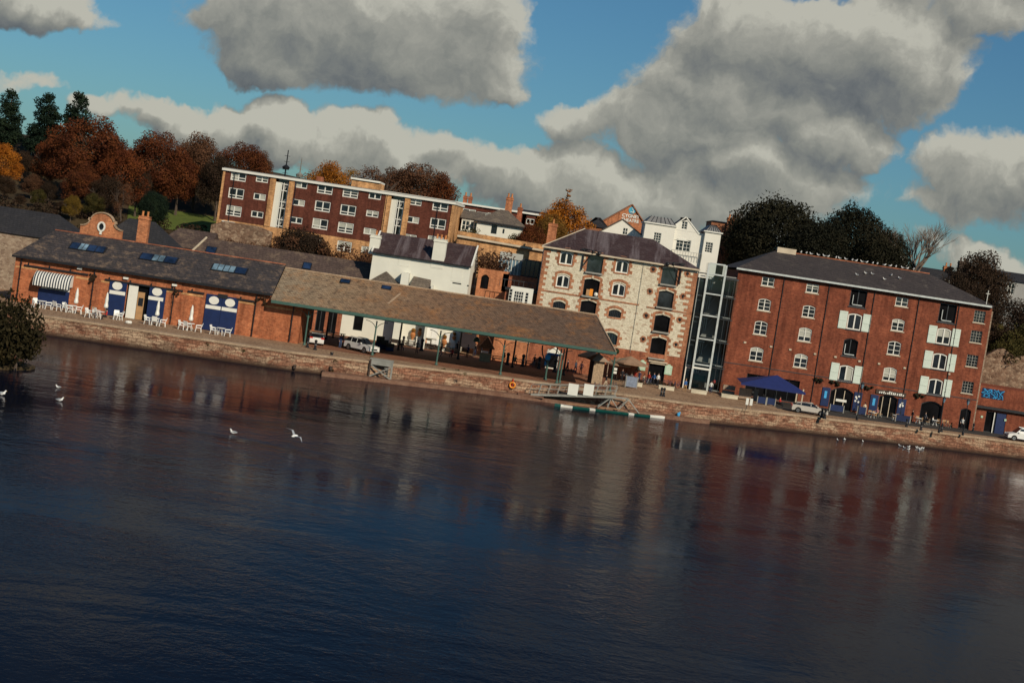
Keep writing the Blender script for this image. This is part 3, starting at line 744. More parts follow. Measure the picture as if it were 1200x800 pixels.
def roof_mesh(X0, X1, Y0, Y1, Ze, Zr, hipl=None, hipr=None, Yr=None, t=.12):
    """double pitched or hipped roof: eaves at Y0 and Y1, ridge between; hip = setback of the ridge end, None = gable"""
    Yr = Yr if Yr is not None else (Y0+Y1)/2
    a, b_ = X0+(hipl or 0), X1-(hipr or 0)
    m = MB()
    v = [(X0,Y0,Ze),(X1,Y0,Ze),(X1,Y1,Ze),(X0,Y1,Ze),(a,Yr,Zr),(b_,Yr,Zr)]
    m.add(v, [(0,1,5,4),(2,3,4,5)]+([(3,0,4)] if hipl is not None else [(3,0,4)])+[(1,2,5),(0,3,2,1)])
    return m
def gutter(X0, X1, Y, Z, mat, root, name='gutter', s=.14):
    return MB().box(X0, X1, Y-s, Y+.02, Z-s, Z).build(name, mat, root)
def pipe(root, X, Y, z0, z1, mat='black_iron', r=.06, name='downpipe'):
    m = MB(); m.tube([(X, Y-.09, z0), (X, Y-.09, z1)], r, 6, mat)
    z = z0+.8
    while z < z1: m.box(X-r*1.5, X+r*1.5, Y-.16, Y+.01, z, z+.08, mat); z += 1.9
    return m.build(name, None, root)
def chimney(root, X, Y, z0, z1, w, d, mat, pots=2, potmat='terracotta', name='chimney', cap=True):
    m = MB().box(X-w/2, X+w/2, Y-d/2, Y+d/2, z0, z1)
    if cap: m.box(X-w/2-.08, X+w/2+.08, Y-d/2-.08, Y+d/2+.08, z1-.35, z1-.15); m.box(X-w/2-.05, X+w/2+.05, Y-d/2-.05, Y+d/2+.05, z1, z1+.1)
    c = m.build(name, mat, root)
    for i in range(pots):
        px = X+(i-(pots-1)/2)*w/max(1, pots)
        MB().lathe([(.15,0),(.13,.5),(.17,.55),(.15,.62)], (px, Y, z1+.1), 8).build('chimney_pot', potmat, c)
    return c
def s_at(Y): return FPX/Y
def Zp(x, y, Y): return P(x, y, Y).z
def Xp(x, y, Y): return P(x, y, Y).x

# ================================================================== red brick warehouse
YR = 214
L, Rr = Xp(866, 315, YR), Xp(1163, 361, YR)
root = thing('warehouse', 'tall red brick warehouse with pale green shutters and gulls on its slate roof', 'building', (L, YR, 2.2))
ZE = 19.7
f = Facade(root, YR, L, Rr, 2.2, ZE-.3, 'brick_red', 14)
k1, k2, k4 = Xp(900.3, 329.5, YR), Xp(952.3, 337.5, YR), Xp(1056.9, 354, YR)
for kx, X in enumerate((k1, k2, k4)):
    window(f, X, 18.4, 1.75, 1.2, 2, 2, 0, sill='cream_stone', blind=[0,.3,0][kx])
    window(f, X, 15.2, 1.75, 1.7, 2, 3, .22, sill='cream_stone', blind=[0,0,.35][kx])
    window(f, X, 11.95, 1.8, 1.95, 2, 3, .24, sill='cream_stone', blind=[0,.7,0][kx])
    window(f, X, 8.25, 1.85, 1.95, 2, 3 if kx < 2 else 2, .26, sill='cream_stone', blind=[.3,.35,.75][kx])
def shutterwin(X, Z):
    o = window(f, X, Z, 2.0, 2.3, 2, 1, .22, blind=random.choice([0,2,0,.55]), sill='dark_metal', mull=.18, fw=.16)
    for sg in (-1, 1):
        m = MB(); xa = X+sg*1.08; xb = X+sg*2.22
        m.box(min(xa,xb), max(xa,xb), YR-.1, YR-.03, Z-1.2, Z+1.25)
        for q in (-1.05, 0, 1.1): m.box(min(xa,xb)+.1, max(xa,xb)-.1, YR-.125, YR-.103, Z+q-.07, Z+q+.07)
        m.build('shutter', 'shutter_green', o)
def darkwin(X, Z, w=2.3, h=2.4, arch=0, name='loading_door', sash=True):
    o = window(f, X, Z, w, h, 2, 1, arch, frame='dark_metal', pane='hall_dark', name=name, depth=.25, sill='dark_metal')
    if sash: MB().box(X-.75, X-.66, YR+.05, YR+.12, Z-h/2+.2, Z+.4).box(X-.75, X+.7, YR+.05, YR+.12, Z-h/2+.2, Z-h/2+.32).build('safety_rail', 'steel_white', o)
k3, k5, k6 = Xp(1006, 348.8, YR), Xp(1110.5, 366.8, YR), Xp(1147.9, 371.3, YR)
darkwin(k3, 18.0); shutterwin(k3, 14.75); darkwin(k3, 11.1, 2.0, 2.5, .3); shutterwin(k3, 7.45)
darkwin(k5, 17.8, 2.4, 2.6); shutterwin(k5, 14.6); shutterwin(k5, 11.05); shutterwin(k5, 7.45)
for Z in (18.0, 15.2, 11.8, 8.05): window(f, k6, Z, 1.55, 1.65, 4, 4, 0, 'galv', sill='cream_stone', fw=.06, mull=.06, bar=.06)
# ground floor openings
def opening(f, X, w, h, arch, leaf='navy_paint', glow=None, name='entrance', z0=2.2):
    o = window(f, X, z0+h/2, w, h, 1, 1, arch, frame='dark_metal', pane='hall_dark', name=name, depth=.28)
    return o
g1 = Xp(986, 466, YR); g2 = Xp(1040, 474, YR); g3 = Xp(1091, 480, YR); g4 = Xp(1131, 488, YR)
e1 = opening(f, g1, 3.2, 3.2, .6, name='cafe_entrance')
e2 = opening(f, g2, 2.6, 3.1, .3, name='restaurant_entrance')
e3 = opening(f, g3, 2.9, 3.2, .5, name='arched_doorway')
e4 = opening(f, g4, 1.5, 2.9, .25, name='side_doorway')
for e, X, w, a_ in ((e1, g1, 3.2, .55), (e2, g2, 2.6, .55)):
    for sg in (-1, 1):
        d = MB().box(X+sg*(w/2+.65)-.55, X+sg*(w/2+.65)+.55, YR-.12, YR-.02, 2.5, 5.1).build('door_leaf', 'navy_paint', e)
        m = MB(); rr = random.Random(int(X*3+sg))
        for q in range(5): m.lathe([(.14,-.015),(.14,.015)], (0,0,0), 7); 
        m = MB()
        for q in range(5):
            cx, cz = X+sg*(w/2+.65)+rr.uniform(-.3,.3), 4.2+rr.uniform(-.55,.5)
            m.poly([(cx+.15*math.cos(t*1.05), YR-.125-.002*q, cz+.15*math.sin(t*1.05)) for t in range(6)])
        if sg > 0 : m.build('white_emblem', 'white_paint', d)
        else: MB().box(X-w/2-.85, X-w/2-.5, YR-.125, YR-.121, 3.6, 4.6).build('blue_emblem', 'bright_blue', d)
for X, w in ((g1, 3.2), (g2, 2.6)):
    m = MB()
    for q in (-.28, .12): m.box(X+w*q-.05, X+w*q+.05, YR+.16, YR+.2, 2.25, 5.0)
    m.build('door_post', 'cream_stone', e1 if X == g1 else e2)
MB().box(g1-.7, g1+.8, YR+.1, YR+.14, 3.4, 3.75).build('menu_board', 'white_paint', e1)
# fascia board with pale lettering (not legible in the photograph)
m = MB().box(g2-1.9, g2+2.3, YR-.16, YR-.02, 5.35, 5.95)
fb = m.build('fascia_board', 'timber_dark', root)
m = MB(); rr = random.Random(3); xx = g2-1.5
while xx < g2+2.0:
    hh = rr.uniform(.16, .42); m.prism([(xx, 5.45), (xx+.16, 5.45), (xx+.22, 5.45+hh), (xx+.05, 5.45+hh)], YR-.18, YR-.162); xx += rr.uniform(.22, .34)
m.build('lettering', 'white_paint', fb)
for i, X in enumerate((g1-3.6, g1-1.2, g1+3.3, g2+4.2)):
    m = MB(); rr = random.Random(i)
    m.box(X-.8, X+.8, YR-.14, YR-.03, 5.95, 6.02)
    for q in range(9): m.ball((X+rr.uniform(-.7,.7), YR-.2, 5.9+rr.uniform(-.25,.2)), rr.uniform(.12,.25), 6, 4)
    m.build('ivy_bracket', 'leaf_dark', root)
for x in (918.5, 971.3, 1024.4, 1076.4, 1123.5): pipe(root, XatY(x, YR, 18.5), YR, 2.3, 19.3)
for x, y in ((873,401),(903.5,406),(926,409.5),(955,414.5),(979,418),(1007,423),(1030,426),(1060,431),(1112,438)):
    v = P(x, y, YR); MB().lathe([(.19,0),(.15,.06)], (0,0,0), 8)
    MB().box(v.x-.17, v.x+.17, YR-.12, YR-.01, v.z-.12, v.z+.12).build('flood_light', 'cream_stone', root)
wtx0, wtx1 = XatY(874, YR, 4), XatY(936, YR, 4)
window(f, (wtx0+wtx1)/2, 3.85, wtx1-wtx0, 3.1, 5, 1, 0, frame='dark_metal', pane='hall_dark', name='added_dark_front', depth=.28)  # dark front added so the space behind the blue parasol reads black
# dark string across the wall above the ground floor
MB().box(L+.02, Rr-.02, YR-.05, YR-.01, 6.42, 6.52).build('cable_tray', 'dark_metal', root)
f.finish()
rf = roof_mesh(L-.45, Rr+.2, YR-.55, YR+14.5, ZE, 23.0, 6.2, 7.8).build('roof', 'slate_red_wh', root)
MB().box(L-.4, Rr-.3, YR-.72, YR-.56, ZE-.22, ZE+.03).build('gutter', 'steel_white', root)
MB().box(L-.35, Rr-.1, YR-.5, YR-.003, ZE-.32, ZE-.04).build('eaves_board', 'black_iron', root)
MB().box(L+5.9, L+8.6, YR+6.5, YR+7.5, 22.7, 23.55).build('roof_lantern', 'cream_stone', rf)
m = MB(); m.tube([(L+5.75, YR+7, 23.0), (Rr-7.6, YR+7, 23.0)], .13, 6); m.build('ridge_tiles', 'brick_low', rf)
m = MB(); m.tube([(Rr-1.0, YR-.2, ZE), (Rr-1.0, YR-.2, ZE+2.1)], .05, 5); m.box(Rr-1.3, Rr-.7, YR-.25, YR-.2, ZE+1.6, ZE+1.66); m.build('flagstaff', 'white_paint', root)
m = MB(); m.box(Rr+.003, Rr+.25, YR+.2, YR+.9, 2.2, 19.0); m.build('rubble_return', 'pale_rubble', root)

# ================================================================== pale stone warehouse
YS = 210
L, Rr = Xp(640, 287, YS)-.15, Xp(818.5, 316, YS)
root = thing('warehouse', 'pale stone warehouse with red brick quoins, arched windows and a hipped purple slate roof', 'building', (L, YS, 2.2))
ZE = 18.65
f = Facade(root, YS, L, Rr, 6.4, ZE-.05, 'limestone', 13)
a1, a2, a3, a4 = Xp(663.8, 302.4, YS), Xp(697.2, 309.5, YS), Xp(729, 313.2, YS), Xp(784.2, 324, YS)
zr1, zr2, zr3, zr4 = Zp(663.8, 302.4, YS), Zp(659.7, 329.3, YS), Zp(656, 357.5, YS), Zp(721, 399, YS)
sd_ = 0
for X in (a1, a3):
    window(f, X, zr1, 1.8, 1.75, 2, 1, .28, surround=.42, seed=sd_, mull=.22, fw=.15); sd_ += 1
    window(f, X, zr2, 1.8, 1.75, 2, 1, .28, surround=.42, seed=sd_, mull=.22, fw=.15); sd_ += 1
    window(f, X, zr3, 1.7, 1.05, 7, 1, .3, frame='dark_metal', surround=.42, seed=sd_, fw=.05, mull=.05, bar=.05); sd_ += 1
window(f, a3-.1, zr4+.2, 1.9, 1.6, 5, 1, .35, frame='canopy_green', surround=.42, seed=9, fw=.05, mull=.05, bar=.05)
def loading(X, Z, w, h, k, seed, glass=None):
    o = window(f, X, Z, w, h, 1, 1, .22, frame='dark_metal', pane=glass or 'hall_dark', name='loading_door', surround=.42, seed=seed, depth=.28, fw=.07)
    MB().box(X-w/2-.1, X+w/2+.1, YS-.35, YS-.04, Z-h/2-.12, Z-h/2+.1).build('sill', 'galv', o)
    MB().box(X-.14, X+.14, YS-.1, YS-.046, Z+h/2+.05, Z+h/2+.42).build('keystone', 'cream_stone', o)
    return o
for i, y in enumerate(((697.2, 309.5), (692.4, 337.2), (688.2, 362.7))):
    loading(a2, Zp(*y, YS), 2.15, 2.45, 1, 20+i, 'tower_glass' if i == 0 else None)
for i, y in enumerate(((784.2, 324), (781, 351), (776.3, 379.3), (771, 408))):
    loading(a4, Zp(*y, YS), 2.1, 2.35 if i != 3 else 2.9, 1, 30+i, 'tower_glass' if i < 2 else None)
# hoists
for X, sg in ((a2-1.7, 1), (a4+1.45, -1)):
    zt = zr1+1.7
    m = MB().tube([(X, YS-.25, zt-3.0), (X, YS-.25, zt)], .09, 6).box(X-.45, X+.45, YS-.33, YS-.2, zt-.25, zt-.05)
    m.tube([(X, YS-.3, zt-.1), (X+sg*2.4, YS-.9, zt-.25)], .07, 6); m.tube([(X, YS-.25, zt-2.6), (X+sg*1.3, YS-.6, zt-.25)], .05, 6)
    m.ball((X+sg*2.0, YS-.8, zt-.45), .28, 8, 6); m.ball((X+sg*1.2, YS-.6, zt-.3), .22, 8, 6)
    m.build('hoist', 'black_iron', root)
# tie plates with their brick collars
for i, (x, y) in enumerate(((765.5,315.8),(761.7,341.4),(757.2,369.8),(753.6,397.3),(805.6,321),(800.3,347.4),(796.5,374.6),(792.2,403.7))):
    v = P(x, y, YS); m = MB(); rr = random.Random(i)
    for q in range(8):
        a = q*math.pi/4+.2; m.obox((v.x+.33*math.cos(a), YS-.012, v.z+.33*math.sin(a)), (rr.uniform(.09,.17), .03, rr.uniform(.1,.17)), (Vector((math.cos(a),0,math.sin(a))), Vector((0,1,0)), Vector((-math.sin(a),0,math.cos(a)))))
    o = m.build('oculus_surround', 'brick_dressing', root)
    m = MB(); m.poly([(v.x+.2*math.cos(t*math.pi/6), YS-.006, v.z+.2*math.sin(t*math.pi/6)) for t in range(12)]); m.build('oculus_pane', 'hall_dark', o)
    m = MB(); m.box(v.x-.05, v.x+.05, YS-.09, YS-.045, v.z-.26, v.z+.26); m.box(v.x-.2, v.x+.2, YS-.085, YS-.05, v.z+.08, v.z+.17); m.build('tie_plate', 'black_iron', o)
f.finish()
zs_ = 12.65
MB().box(L, a4-2.2-1.3, YS-.07, YS+.01, zs_-.1, zs_+.1).build('string_course', 'brick_dressing', root)
MB().box(a4-2.4, Rr-.05, YS-.07, YS+.01, zs_-.22, zs_-.02).build('string_course', 'brick_dressing', root)
corner_quoins(L, YS, 6.4, ZE-.3, 1, 1).build('quoins', 'brick_dressing', root)
corner_quoins(Rr, YS, 6.4, ZE-.3, -1, 2, .95).build('quoins', 'brick_dressing', root)
pipe(root, XatY(752.7, YS, 17), YS, 6, 18.3, 'galv', .025)
# brick ground storey
f2 = Facade(root, YS-.01, L, Rr, 2.2, 6.4, 'brick_low', 12.9, part='ground_storey_wall')
gx = Xp(768.5, 440, YS)
window(f2, gx, 2.2+1.65, 2.3, 3.3, 1, 1, .35, frame='dark_metal', pane='hall_dark', name='entrance', depth=.28)
v = P(647, 425, YS); window(f2, v.x, 2.2+1.35, 1.7, 2.7, 1, 1, 0, frame='white_paint', pane='hall_dark', name='doorway', depth=.2, fw=.15)
f2.finish()
m = MB().box(gx-1.3, gx+1.3, YS-.3, YS-.02, 5.25, 5.42); m.prism([(gx-1.1, 5.0), (gx+1.1, 5.0), (gx+.8, 5.24), (gx-.8, 5.24)], YS-.12, YS-.015); m.build('door_lintel', 'cream_stone', root)
for x, y in ((752.5, 427.7), (783.3, 432.8)):
    v = P(x, y, YS); m = MB(); w2, h2 = .5, .72
    m.prism([(v.x-w2, v.z-h2), (v.x+w2, v.z-h2), (v.x+w2, v.z+h2*.7), (v.x+w2*.5, v.z+h2*.78), (v.x+w2*.3, v.z+h2), (v.x-w2*.3, v.z+h2), (v.x-w2*.5, v.z+h2*.78), (v.x-w2, v.z+h2*.7)], YS-.1, YS-.03)
    sg_ = m.build('sign_board', 'sign_green', root)
    m = MB()
    for q in range(4): m.box(v.x-.33+.04*(q % 2), v.x+.33-.05*(q % 3), YS-.112, YS-.102, v.z-.42+.25*q, v.z-.34+.25*q)
    m.build('faded_lettering', 'white_paint', sg_)
rf = roof_mesh(L-.4, Rr+.25, YS-.45, YS+13.4, ZE, 21.9, 5.6, 6.5).build('roof', 'slate_purple', root)
MB().box(L-.38, Rr+.2, YS-.56, YS-.44, ZE-.2, ZE+.02).build('gutter', 'cream_stone', root)
MB().tube([(L-.35, YS-.4, ZE+.03), (L+5.3, YS+6.5, 21.95)], .07, 5).build('hip_tiles', 'cream_stone', rf)
# things shown in the loading doors
z2 = Zp(692.4, 337.2, YS)-1.1
t = thing('display_cabinet', 'small orange and red display standing in the open loading door of the pale stone warehouse', 'display', (a2-.3, YS+.02, z2))
MB().box(a2-.6, a2-.15, YS+.0, YS+.2, z2, z2+.85).build('case', 'timber_tan', t); MB().box(a2-.15, a2+.3, YS+.0, YS+.2, z2, z2+.95).build('case', 'orange_plastic', t)
MB().ball((a2+.75, YS+.1, z2+.3), .3, 8, 6, 'white_paint').build('sack', None, t)

# ================================================================== glass stair tower
YG = 212
root = thing('glass_tower', 'narrow glass stair tower with white steel frame between the two brick and stone warehouses', 'tower', (Xp(830, 308, YG), YG, 2.2))
xa, xb, xc, x0 = XatY(830, YG, 19.6), XatY(850, YG, 19.6), XatY(866, 214, 19)-.1, XatY(818.5, YS, 16)+.1
zt = 19.75; levels = [2.3, 5.8, 9.35, 12.6, 15.6, 18.3-.0, zt]
Yf = YG-1.2
fr_ = MB(); cl = MB(); inn = MB()
for X in (xa, xb): fr_.box(X-.13, X+.13, Yf-.1, Yf+.12, 2.2, zt)
fr_.box(x0, x0+.12, YG-.1, YG+.1, 2.2, 17.6)
for z in levels[1:]: fr_.box(xa+.13, xb-.13, Yf-.06, Yf+.08, z-.1, z+.08)
for z in levels[1:-1]: fr_.box(x0+.12, xa-.13, YG-.06, YG+.08, z-.5, z-.36)
for k, z in enumerate(levels[1:-1]):
    fr_.box(x0+.14, xa-.14, YG+.5, YG+1.3, z-1.1-.08, z-1.1+.06)
fr_.build('steel_frame', 'steel_white', root)
cl.quad((xa+.13,Yf,2.3),(xb-.13,Yf,2.3),(xb-.13,Yf,zt),(xa+.13,Yf,zt)); cl.quad((xb,Yf+.12,2.3),(xb,YG+2,2.3),(xb,YG+2,zt),(xb,Yf+.12,zt)); cl.quad((xa,Yf+.12,2.3),(xa,YG+2,2.3),(xa,YG+2,zt),(xa,Yf+.12,zt))
cl.quad((xa+.13,Yf+.2,zt-.02),(xb-.13,Yf+.2,zt-.02),(xb-.13,YG+2,zt-.02),(xa+.13,YG+2,zt-.02))
cl.quad((x0+.12,YG,2.3),(xa-.13,YG,2.3),(xa-.13,YG,17.5),(x0+.12,YG,17.5)); cl.quad((xb+.13,YG+.4,2.3),(xc,YG+.4,2.3),(xc,YG+.4,17.9),(xb+.13,YG+.4,17.9))
cl.build('glazing', 'clear_glass', root)
st = MB()
for k, z in enumerate(levels[:-1]):
    st.box(x0+.2, xc, YG+2.2, YG+6, z-.12, z+.02)
    if k < len(levels)-2:
        zz = levels[k+1]
        st.bar((xa+.3, YG+3, z), (xb-.2, YG+4.5, zz), 1.0, .15)
st.build('stairs_and_floors', 'render_grey', root)
m = MB()
for k, z in enumerate(levels[1:-1]):
    for q in (0, .28, .56): m.box(xa+.5+q, xa+.56+q, YG+.8, YG+.9, z-2.2, z-.5)
    m.box(xa+.4, xa+1.3, YG+.8, YG+.9, z-.5, z-.42)
m.build('banisters', 'steel_white', root)
MB().box(x0, xc, YG+6.1, YG+6.3, 2.2, 17.6).build('rear_wall', 'render_grey', root)
m = MB()
for z in levels[1:-1]: m.box(xb+.13, xc, YG+.3, YG+.42, z-.3, z-.2)
for q in (.45, .75): m.box(xb+(xc-xb)*q, xb+(xc-xb)*q+.06, YG+.3, YG+.42, 2.2, 17.9)
m.box(xb+.13, xc+.0, YG+.25, YG+2, 17.9, 18.1)
m.build('side_frame', 'dark_metal', root)
MB().box(xa+.4, xb-.3, YG-.1, YG+.1, 2.5, 4.3).build('counter_screen', 'teal_hull', root)
m = MB(); m.box(x0+.0, xa-.2, YG-.3, YG-.12, 5.0, 5.16); m.box(x0+.0, x0+.14, YG-.3, YG-.12, 2.2, 5.0); m.build('door_frame', 'white_paint', root)
m = MB(); m.box(xa-.1, xb+.1, Yf-.14, Yf-.1, 5.15, 5.4)
m.build('white_panel', 'white_paint', root)

# ================================================================== low brick building with graffiti, right edge
YL = 215
L, Rr = XatY(1158, YL, 4), XatY(1290, YL, 4)
L = Xp(1163, 361, 214)+.3
root = thing('outbuilding', 'low red brick building with blue graffiti at the right edge', 'building', (L, YL, 2.2))
f = Facade(root, YL, L, Rr, 2.2, 8.6, 'brick_red', 8)
dx = Xp(1165, 492, YL)
window(f, dx+.2, 2.2+1.45, 2.9, 2.9, 2, 1, 0, frame='dark_metal', pane='hall_dark', name='doorway', depth=.28)
MB().box(dx-.1, dx+.02, YL+.02, YL+.1, 2.2, 5.1).build('door_edge', 'white_paint', root)
MB().box(dx+.3, dx+1.6, YL+.05, YL+.12, 2.2, 5.05).build('door_leaf', 'navy_paint', root)
f.finish(top=True)
MB().box(L+.05, Rr, YL-.5, YL+.02, 5.45, 5.8).build('lean_to_roof', 'black_iron', root)
v = P(1163.5, 461, YL); m = MB(); rr = random.Random(5)
gp = MB().box(v.x-1.55, v.x+1.5, YL-.03, YL-.012, v.z-.75, v.z+.6).build('graffiti_panel', 'cl_navy', root)
for i in range(9):
    cx = v.x-1.35+i*.33; pts = []
    for q in range(7):
        a = rr.uniform(-.28, .28); pts.append((cx+a, YL-.05-.001*i, v.z-.65+q*.19+rr.uniform(-.06,.06)))
    m.tube(pts, .075, 4)
m.build('graffiti', 'bright_blue', gp)
for x, y in ((1150.5, 488), (1178, 492)):
    v = P(x, y, YL); MB().box(v.x-.15, v.x+.15, YL-.08, YL-.01, v.z-.15, v.z+.15).build('green_notice', 'sign_green', root)
v = P(1196, 483, YL); MB().box(v.x-.4, v.x+.8, YL-.06, YL-.01, v.z-.15, v.z+.15).build('name_plate', 'white_paint', root)
# ================================================================== left brick boathouse range with blue doors
YB = 188
L, Rr = XatY(18, YB, 7), XatY(352, YB, 5)
XR = XatY(319, 187, 8)
root = thing('brick_shed', 'long low orange brick building with navy sliding doors and dark slate roof', 'building', (L, YB, 2.2))
f = Facade(root, YB, L, Rr, 2.2, 7.75, 'brick_orange', 10)
ZB = 2.2
def bpx(x, y): return P(x, y, YB)
def panel(px0, px1, ztop, name='sliding_door', zb=2.25, mat='navy_paint', y0=.16, y1=.04):
    return MB().box(px0, px1, YB-y0, YB-y1, zb, ztop).build(name, mat, root)
def oval_sign(X, zc, parent, w=.62, h=.5):
    m = MB(); m.poly([(X+w*math.cos(t*math.pi/10), YB-.185, zc+h*math.sin(t*math.pi/10)) for t in range(20)]); m.build('oval_sign', 'white_paint', parent)
def band(x0, x1, zc, parent, h=.22): MB().box(x0, x1, YB-.185, YB-.162, zc-h, zc+h).build('name_band', 'white_paint', parent)
# kiosk window with awning
wx0, wx1 = bpx(48, 340).x, bpx(81, 345).x
zc = bpx(65, 333).z
kw = window(f, (wx0+wx1)/2, 2.2+2.55, wx1-wx0, .95, 4, 1, 0, frame='white_paint', name='serving_hatch', pane='hall_dark', mull=.14, fw=.14)
panel(wx0-.25, wx1+.05, 2.2+2.05, 'counter_front')
for sg, X in ((0, wx0+.35), (1, wx1-.35)): MB().box(X-.36, X+.36, YB-.03, YB+.08, 4.28, 5.2).build('hatch_shutter', 'white_paint', kw)
ax0, ax1 = bpx(43, 325).x, bpx(86, 330).x
m = MB(); n = 8; za = 6.35; pr = [(YB-.05-1.25*math.sin(a*math.pi/2/n), za-1.45*(1-math.cos(a*math.pi/2/n))) for a in range(n+1)]
for (y0, z0), (y1, z1) in zip(pr, pr[1:]): m.quad((ax0, y0, z0), (ax1, y0, z0), (ax1, y1, z1), (ax0, y1, z1))
yy, zz = pr[-1]; m.quad((ax0, yy, zz), (ax1, yy, zz), (ax1, yy, zz-.3), (ax0, yy, zz-.3))
for X in (ax0, ax1): m.poly([(X, y, z) for y, z in pr]+[(X, YB-.05, zz)])
m.build('awning', 'awning_stripes', root)
m = MB()
for x0_, x1_, z_ in ((bpx(29, 309).x, bpx(104, 320).x, 6.75), (bpx(124, 324).x, bpx(215, 338).x, 6.5), (bpx(221, 338).x, bpx(240, 341).x, 6.6), (bpx(278, 347).x, bpx(299, 350).x, 6.55)):
    m = MB(); m.box(x0_, x1_, YB-.2, YB-.02, z_-.1, z_+.1); q = x0_+.5
    while q < x1_: m.box(q-.06, q+.06, YB-.16, YB-.01, z_+.1, z_+.35); q += 2.6
    m.build('door_rail', 'black_iron', root)
# two single doors and the white/wood doorway between
d1 = panel(bpx(128, 340).x, bpx(148, 343).x, 6.55); oval_sign(bpx(138.5, 331).x, 5.95, d1); band(bpx(129, 340).x, bpx(147.5, 341).x, 5.1, d1)
d2 = panel(bpx(174.5, 348).x, bpx(194, 350).x, 6.5); oval_sign(bpx(185, 339).x, 5.95, d2); band(bpx(175.5, 340).x, bpx(193, 341).x, 5.1, d2)
xw0, xw1, xw2 = bpx(149.5, 350).x, bpx(160.5, 350).x, bpx(172.5, 350).x
window(f, (xw0+xw2)/2, 2.2+2.1, xw2-xw0+.4, 4.2, 1, 1, 0, frame=None, pane='hall_dark', name='doorway', depth=.25)
MB().box(xw0, xw1, YB+.02, YB+.1, 2.22, 6.3).build('door_leaf', 'white_paint', root)
wd = MB().box(xw1+.05, xw2-.35, YB+.03, YB+.1, 2.22, 5.6).build('door_leaf', 'timber_tan', root)
MB().box(xw1+.2, xw2-.45, YB-.0, YB+.025, 3.9, 4.9).build('notice', 'black_iron', wd)
# double door
x0_, x1_ = bpx(240.5, 360).x, bpx(278, 365).x; xm = (x0_+x1_)/2
for xa_, xb_ in ((x0_, xm-.015), (xm+.015, x1_)):
    d = panel(xa_, xb_, 6.65); oval_sign((xa_+xb_)/2, 5.95, d); band(xa_+.05, xb_-.04, 5.1, d)
MB().box(xm-.6, xm+.6, YB-.2, YB-.17, 6.35, 6.85).build('door_track_box', 'black_iron', root)
f.finish()
MB().box(L+.1, bpx(44,320).x, YB-.03, YB-.006, 6.35, 6.55).build('stone_band', 'brick_tan', root)
for xa_, xb_ in ((88, 127), (196, 239), (280, 350)): MB().box(bpx(xa_, 330).x, bpx(xb_, 340).x, YB-.03, YB-.006, 6.1, 6.35).build('stone_band', 'brick_tan', root)
for x in (111, 206.5, 306): # shallow brick pilasters
    X = bpx(x, 350).x; MB().box(X-.5, X+.5, YB-.12, YB-.005, 2.2, 7.6).build('pilaster', 'brick_orange', root)
for x in (20, 107.5, 203.5, 301, 346): pipe(root, bpx(x, 350).x, YB-.12, 2.3, 7.6, r=.07)
for x, y in ((94, 314.5), (148, 326), (205, 334), (233, 331)):
    v = bpx(x, y); MB().box(v.x-.3, v.x+.3, YB-.3, YB-.005, v.z-.12, v.z+.12).build('bulkhead_lamp', 'white_paint', root)
for x, y, r_ in ((109, 325, .45), (207, 343, .4), (308, 350, .7)):
    v = bpx(x, y); m = MB(); rr = random.Random(x)
    for q in range(16): m.ball((v.x+rr.uniform(-r_,r_), YB-.35+rr.uniform(-.2,.2), v.z+rr.uniform(-r_,r_)), rr.uniform(.08,.2), 5, 3)
    o = m.build('basket', 'leaf_dull', None); o.location = (0,0,0)
    tag(o, {109: 'hanging basket of dead plants on the brick wall right of the striped awning', 207: 'small dry hanging basket beside the downpipe left of the double navy door', 308: 'big straggly hanging basket on the brick wall right of the double navy door'}[x], 'hanging basket')
# roof: gable towards the left is cut back, ridge runs the whole length
ZEv, ZRg = 7.85, 11.35
m = MB(); Xl2 = P(62, 270, 193.5).x
YRg = 194.5
m.add([(L-.3,YB-.5,ZEv),(XR,YB-.5,ZEv),(XR,YRg,ZRg),(Xl2,YRg,ZRg),(XR,YB+10.3,7.9),(L-.3,YB+10.3,7.9)], [(0,1,2,3),(3,2,4,5),(0,3,5)])
rf = m.build('roof', 'slate_dark', root)
MB().box(L-.3, XR, YB-.66, YB-.45, ZEv-.28, ZEv-.02).build('gutter', 'black_iron', root)
MB().tube([(Xl2, YRg, ZRg+.02), (XR, YRg, ZRg+.02)], .09, 6).build('ridge_tiles', 'brick_low', rf)
slope = (ZRg-ZEv)/(YRg-(YB-.5)); nv = Vector((0, -slope, 1)).normalized(); sv = Vector((0, 1, slope)).normalized()
def on_roof(px, py, Yg=None):      # point on the front slope seen at a pixel
    d = ray(px, py); t = ((YB-.5)*slope - (ZEv-EYE))/(d.y*slope-d.z); return CAMP+d*t
def skylight(px0, px1, py, n, pale, parent, on=on_roof, hh=.75, mat='sky_glass'):
    a, b_ = on(px0, py-(px1-px0)*.075), on(px1, py+(px1-px0)*.075); c = (a+b_)/2
    ux = Vector((1,0,0)); w = abs(b_.x-a.x)/n
    fr = MB(); fr.obox(c+nv*.06, (abs(b_.x-a.x)/2+.1, hh+.1, .06), (ux, sv, nv))
    o = fr.build('rooflight', 'black_iron', parent)
    for i in range(n):
        cc_ = Vector((a.x+w*(i+.5), c.y, c.z))+nv*.14
        MB().obox(cc_, (w/2-.06, hh, .02), (ux, sv, nv)).build('rooflight_pane', 'sky_glass_pale' if i in pale else mat, o)
        if i in pale: MB().obox(cc_+nv*.03, (.04, hh, .02), (ux, sv, nv)).build('glazing_bar', 'dark_metal', o)
skylight(83, 123, 291, 4, (1,), rf)
skylight(165, 207, 303.5, 3, (1,), rf)
skylight(249, 289, 316, 3, (0, 1), rf)
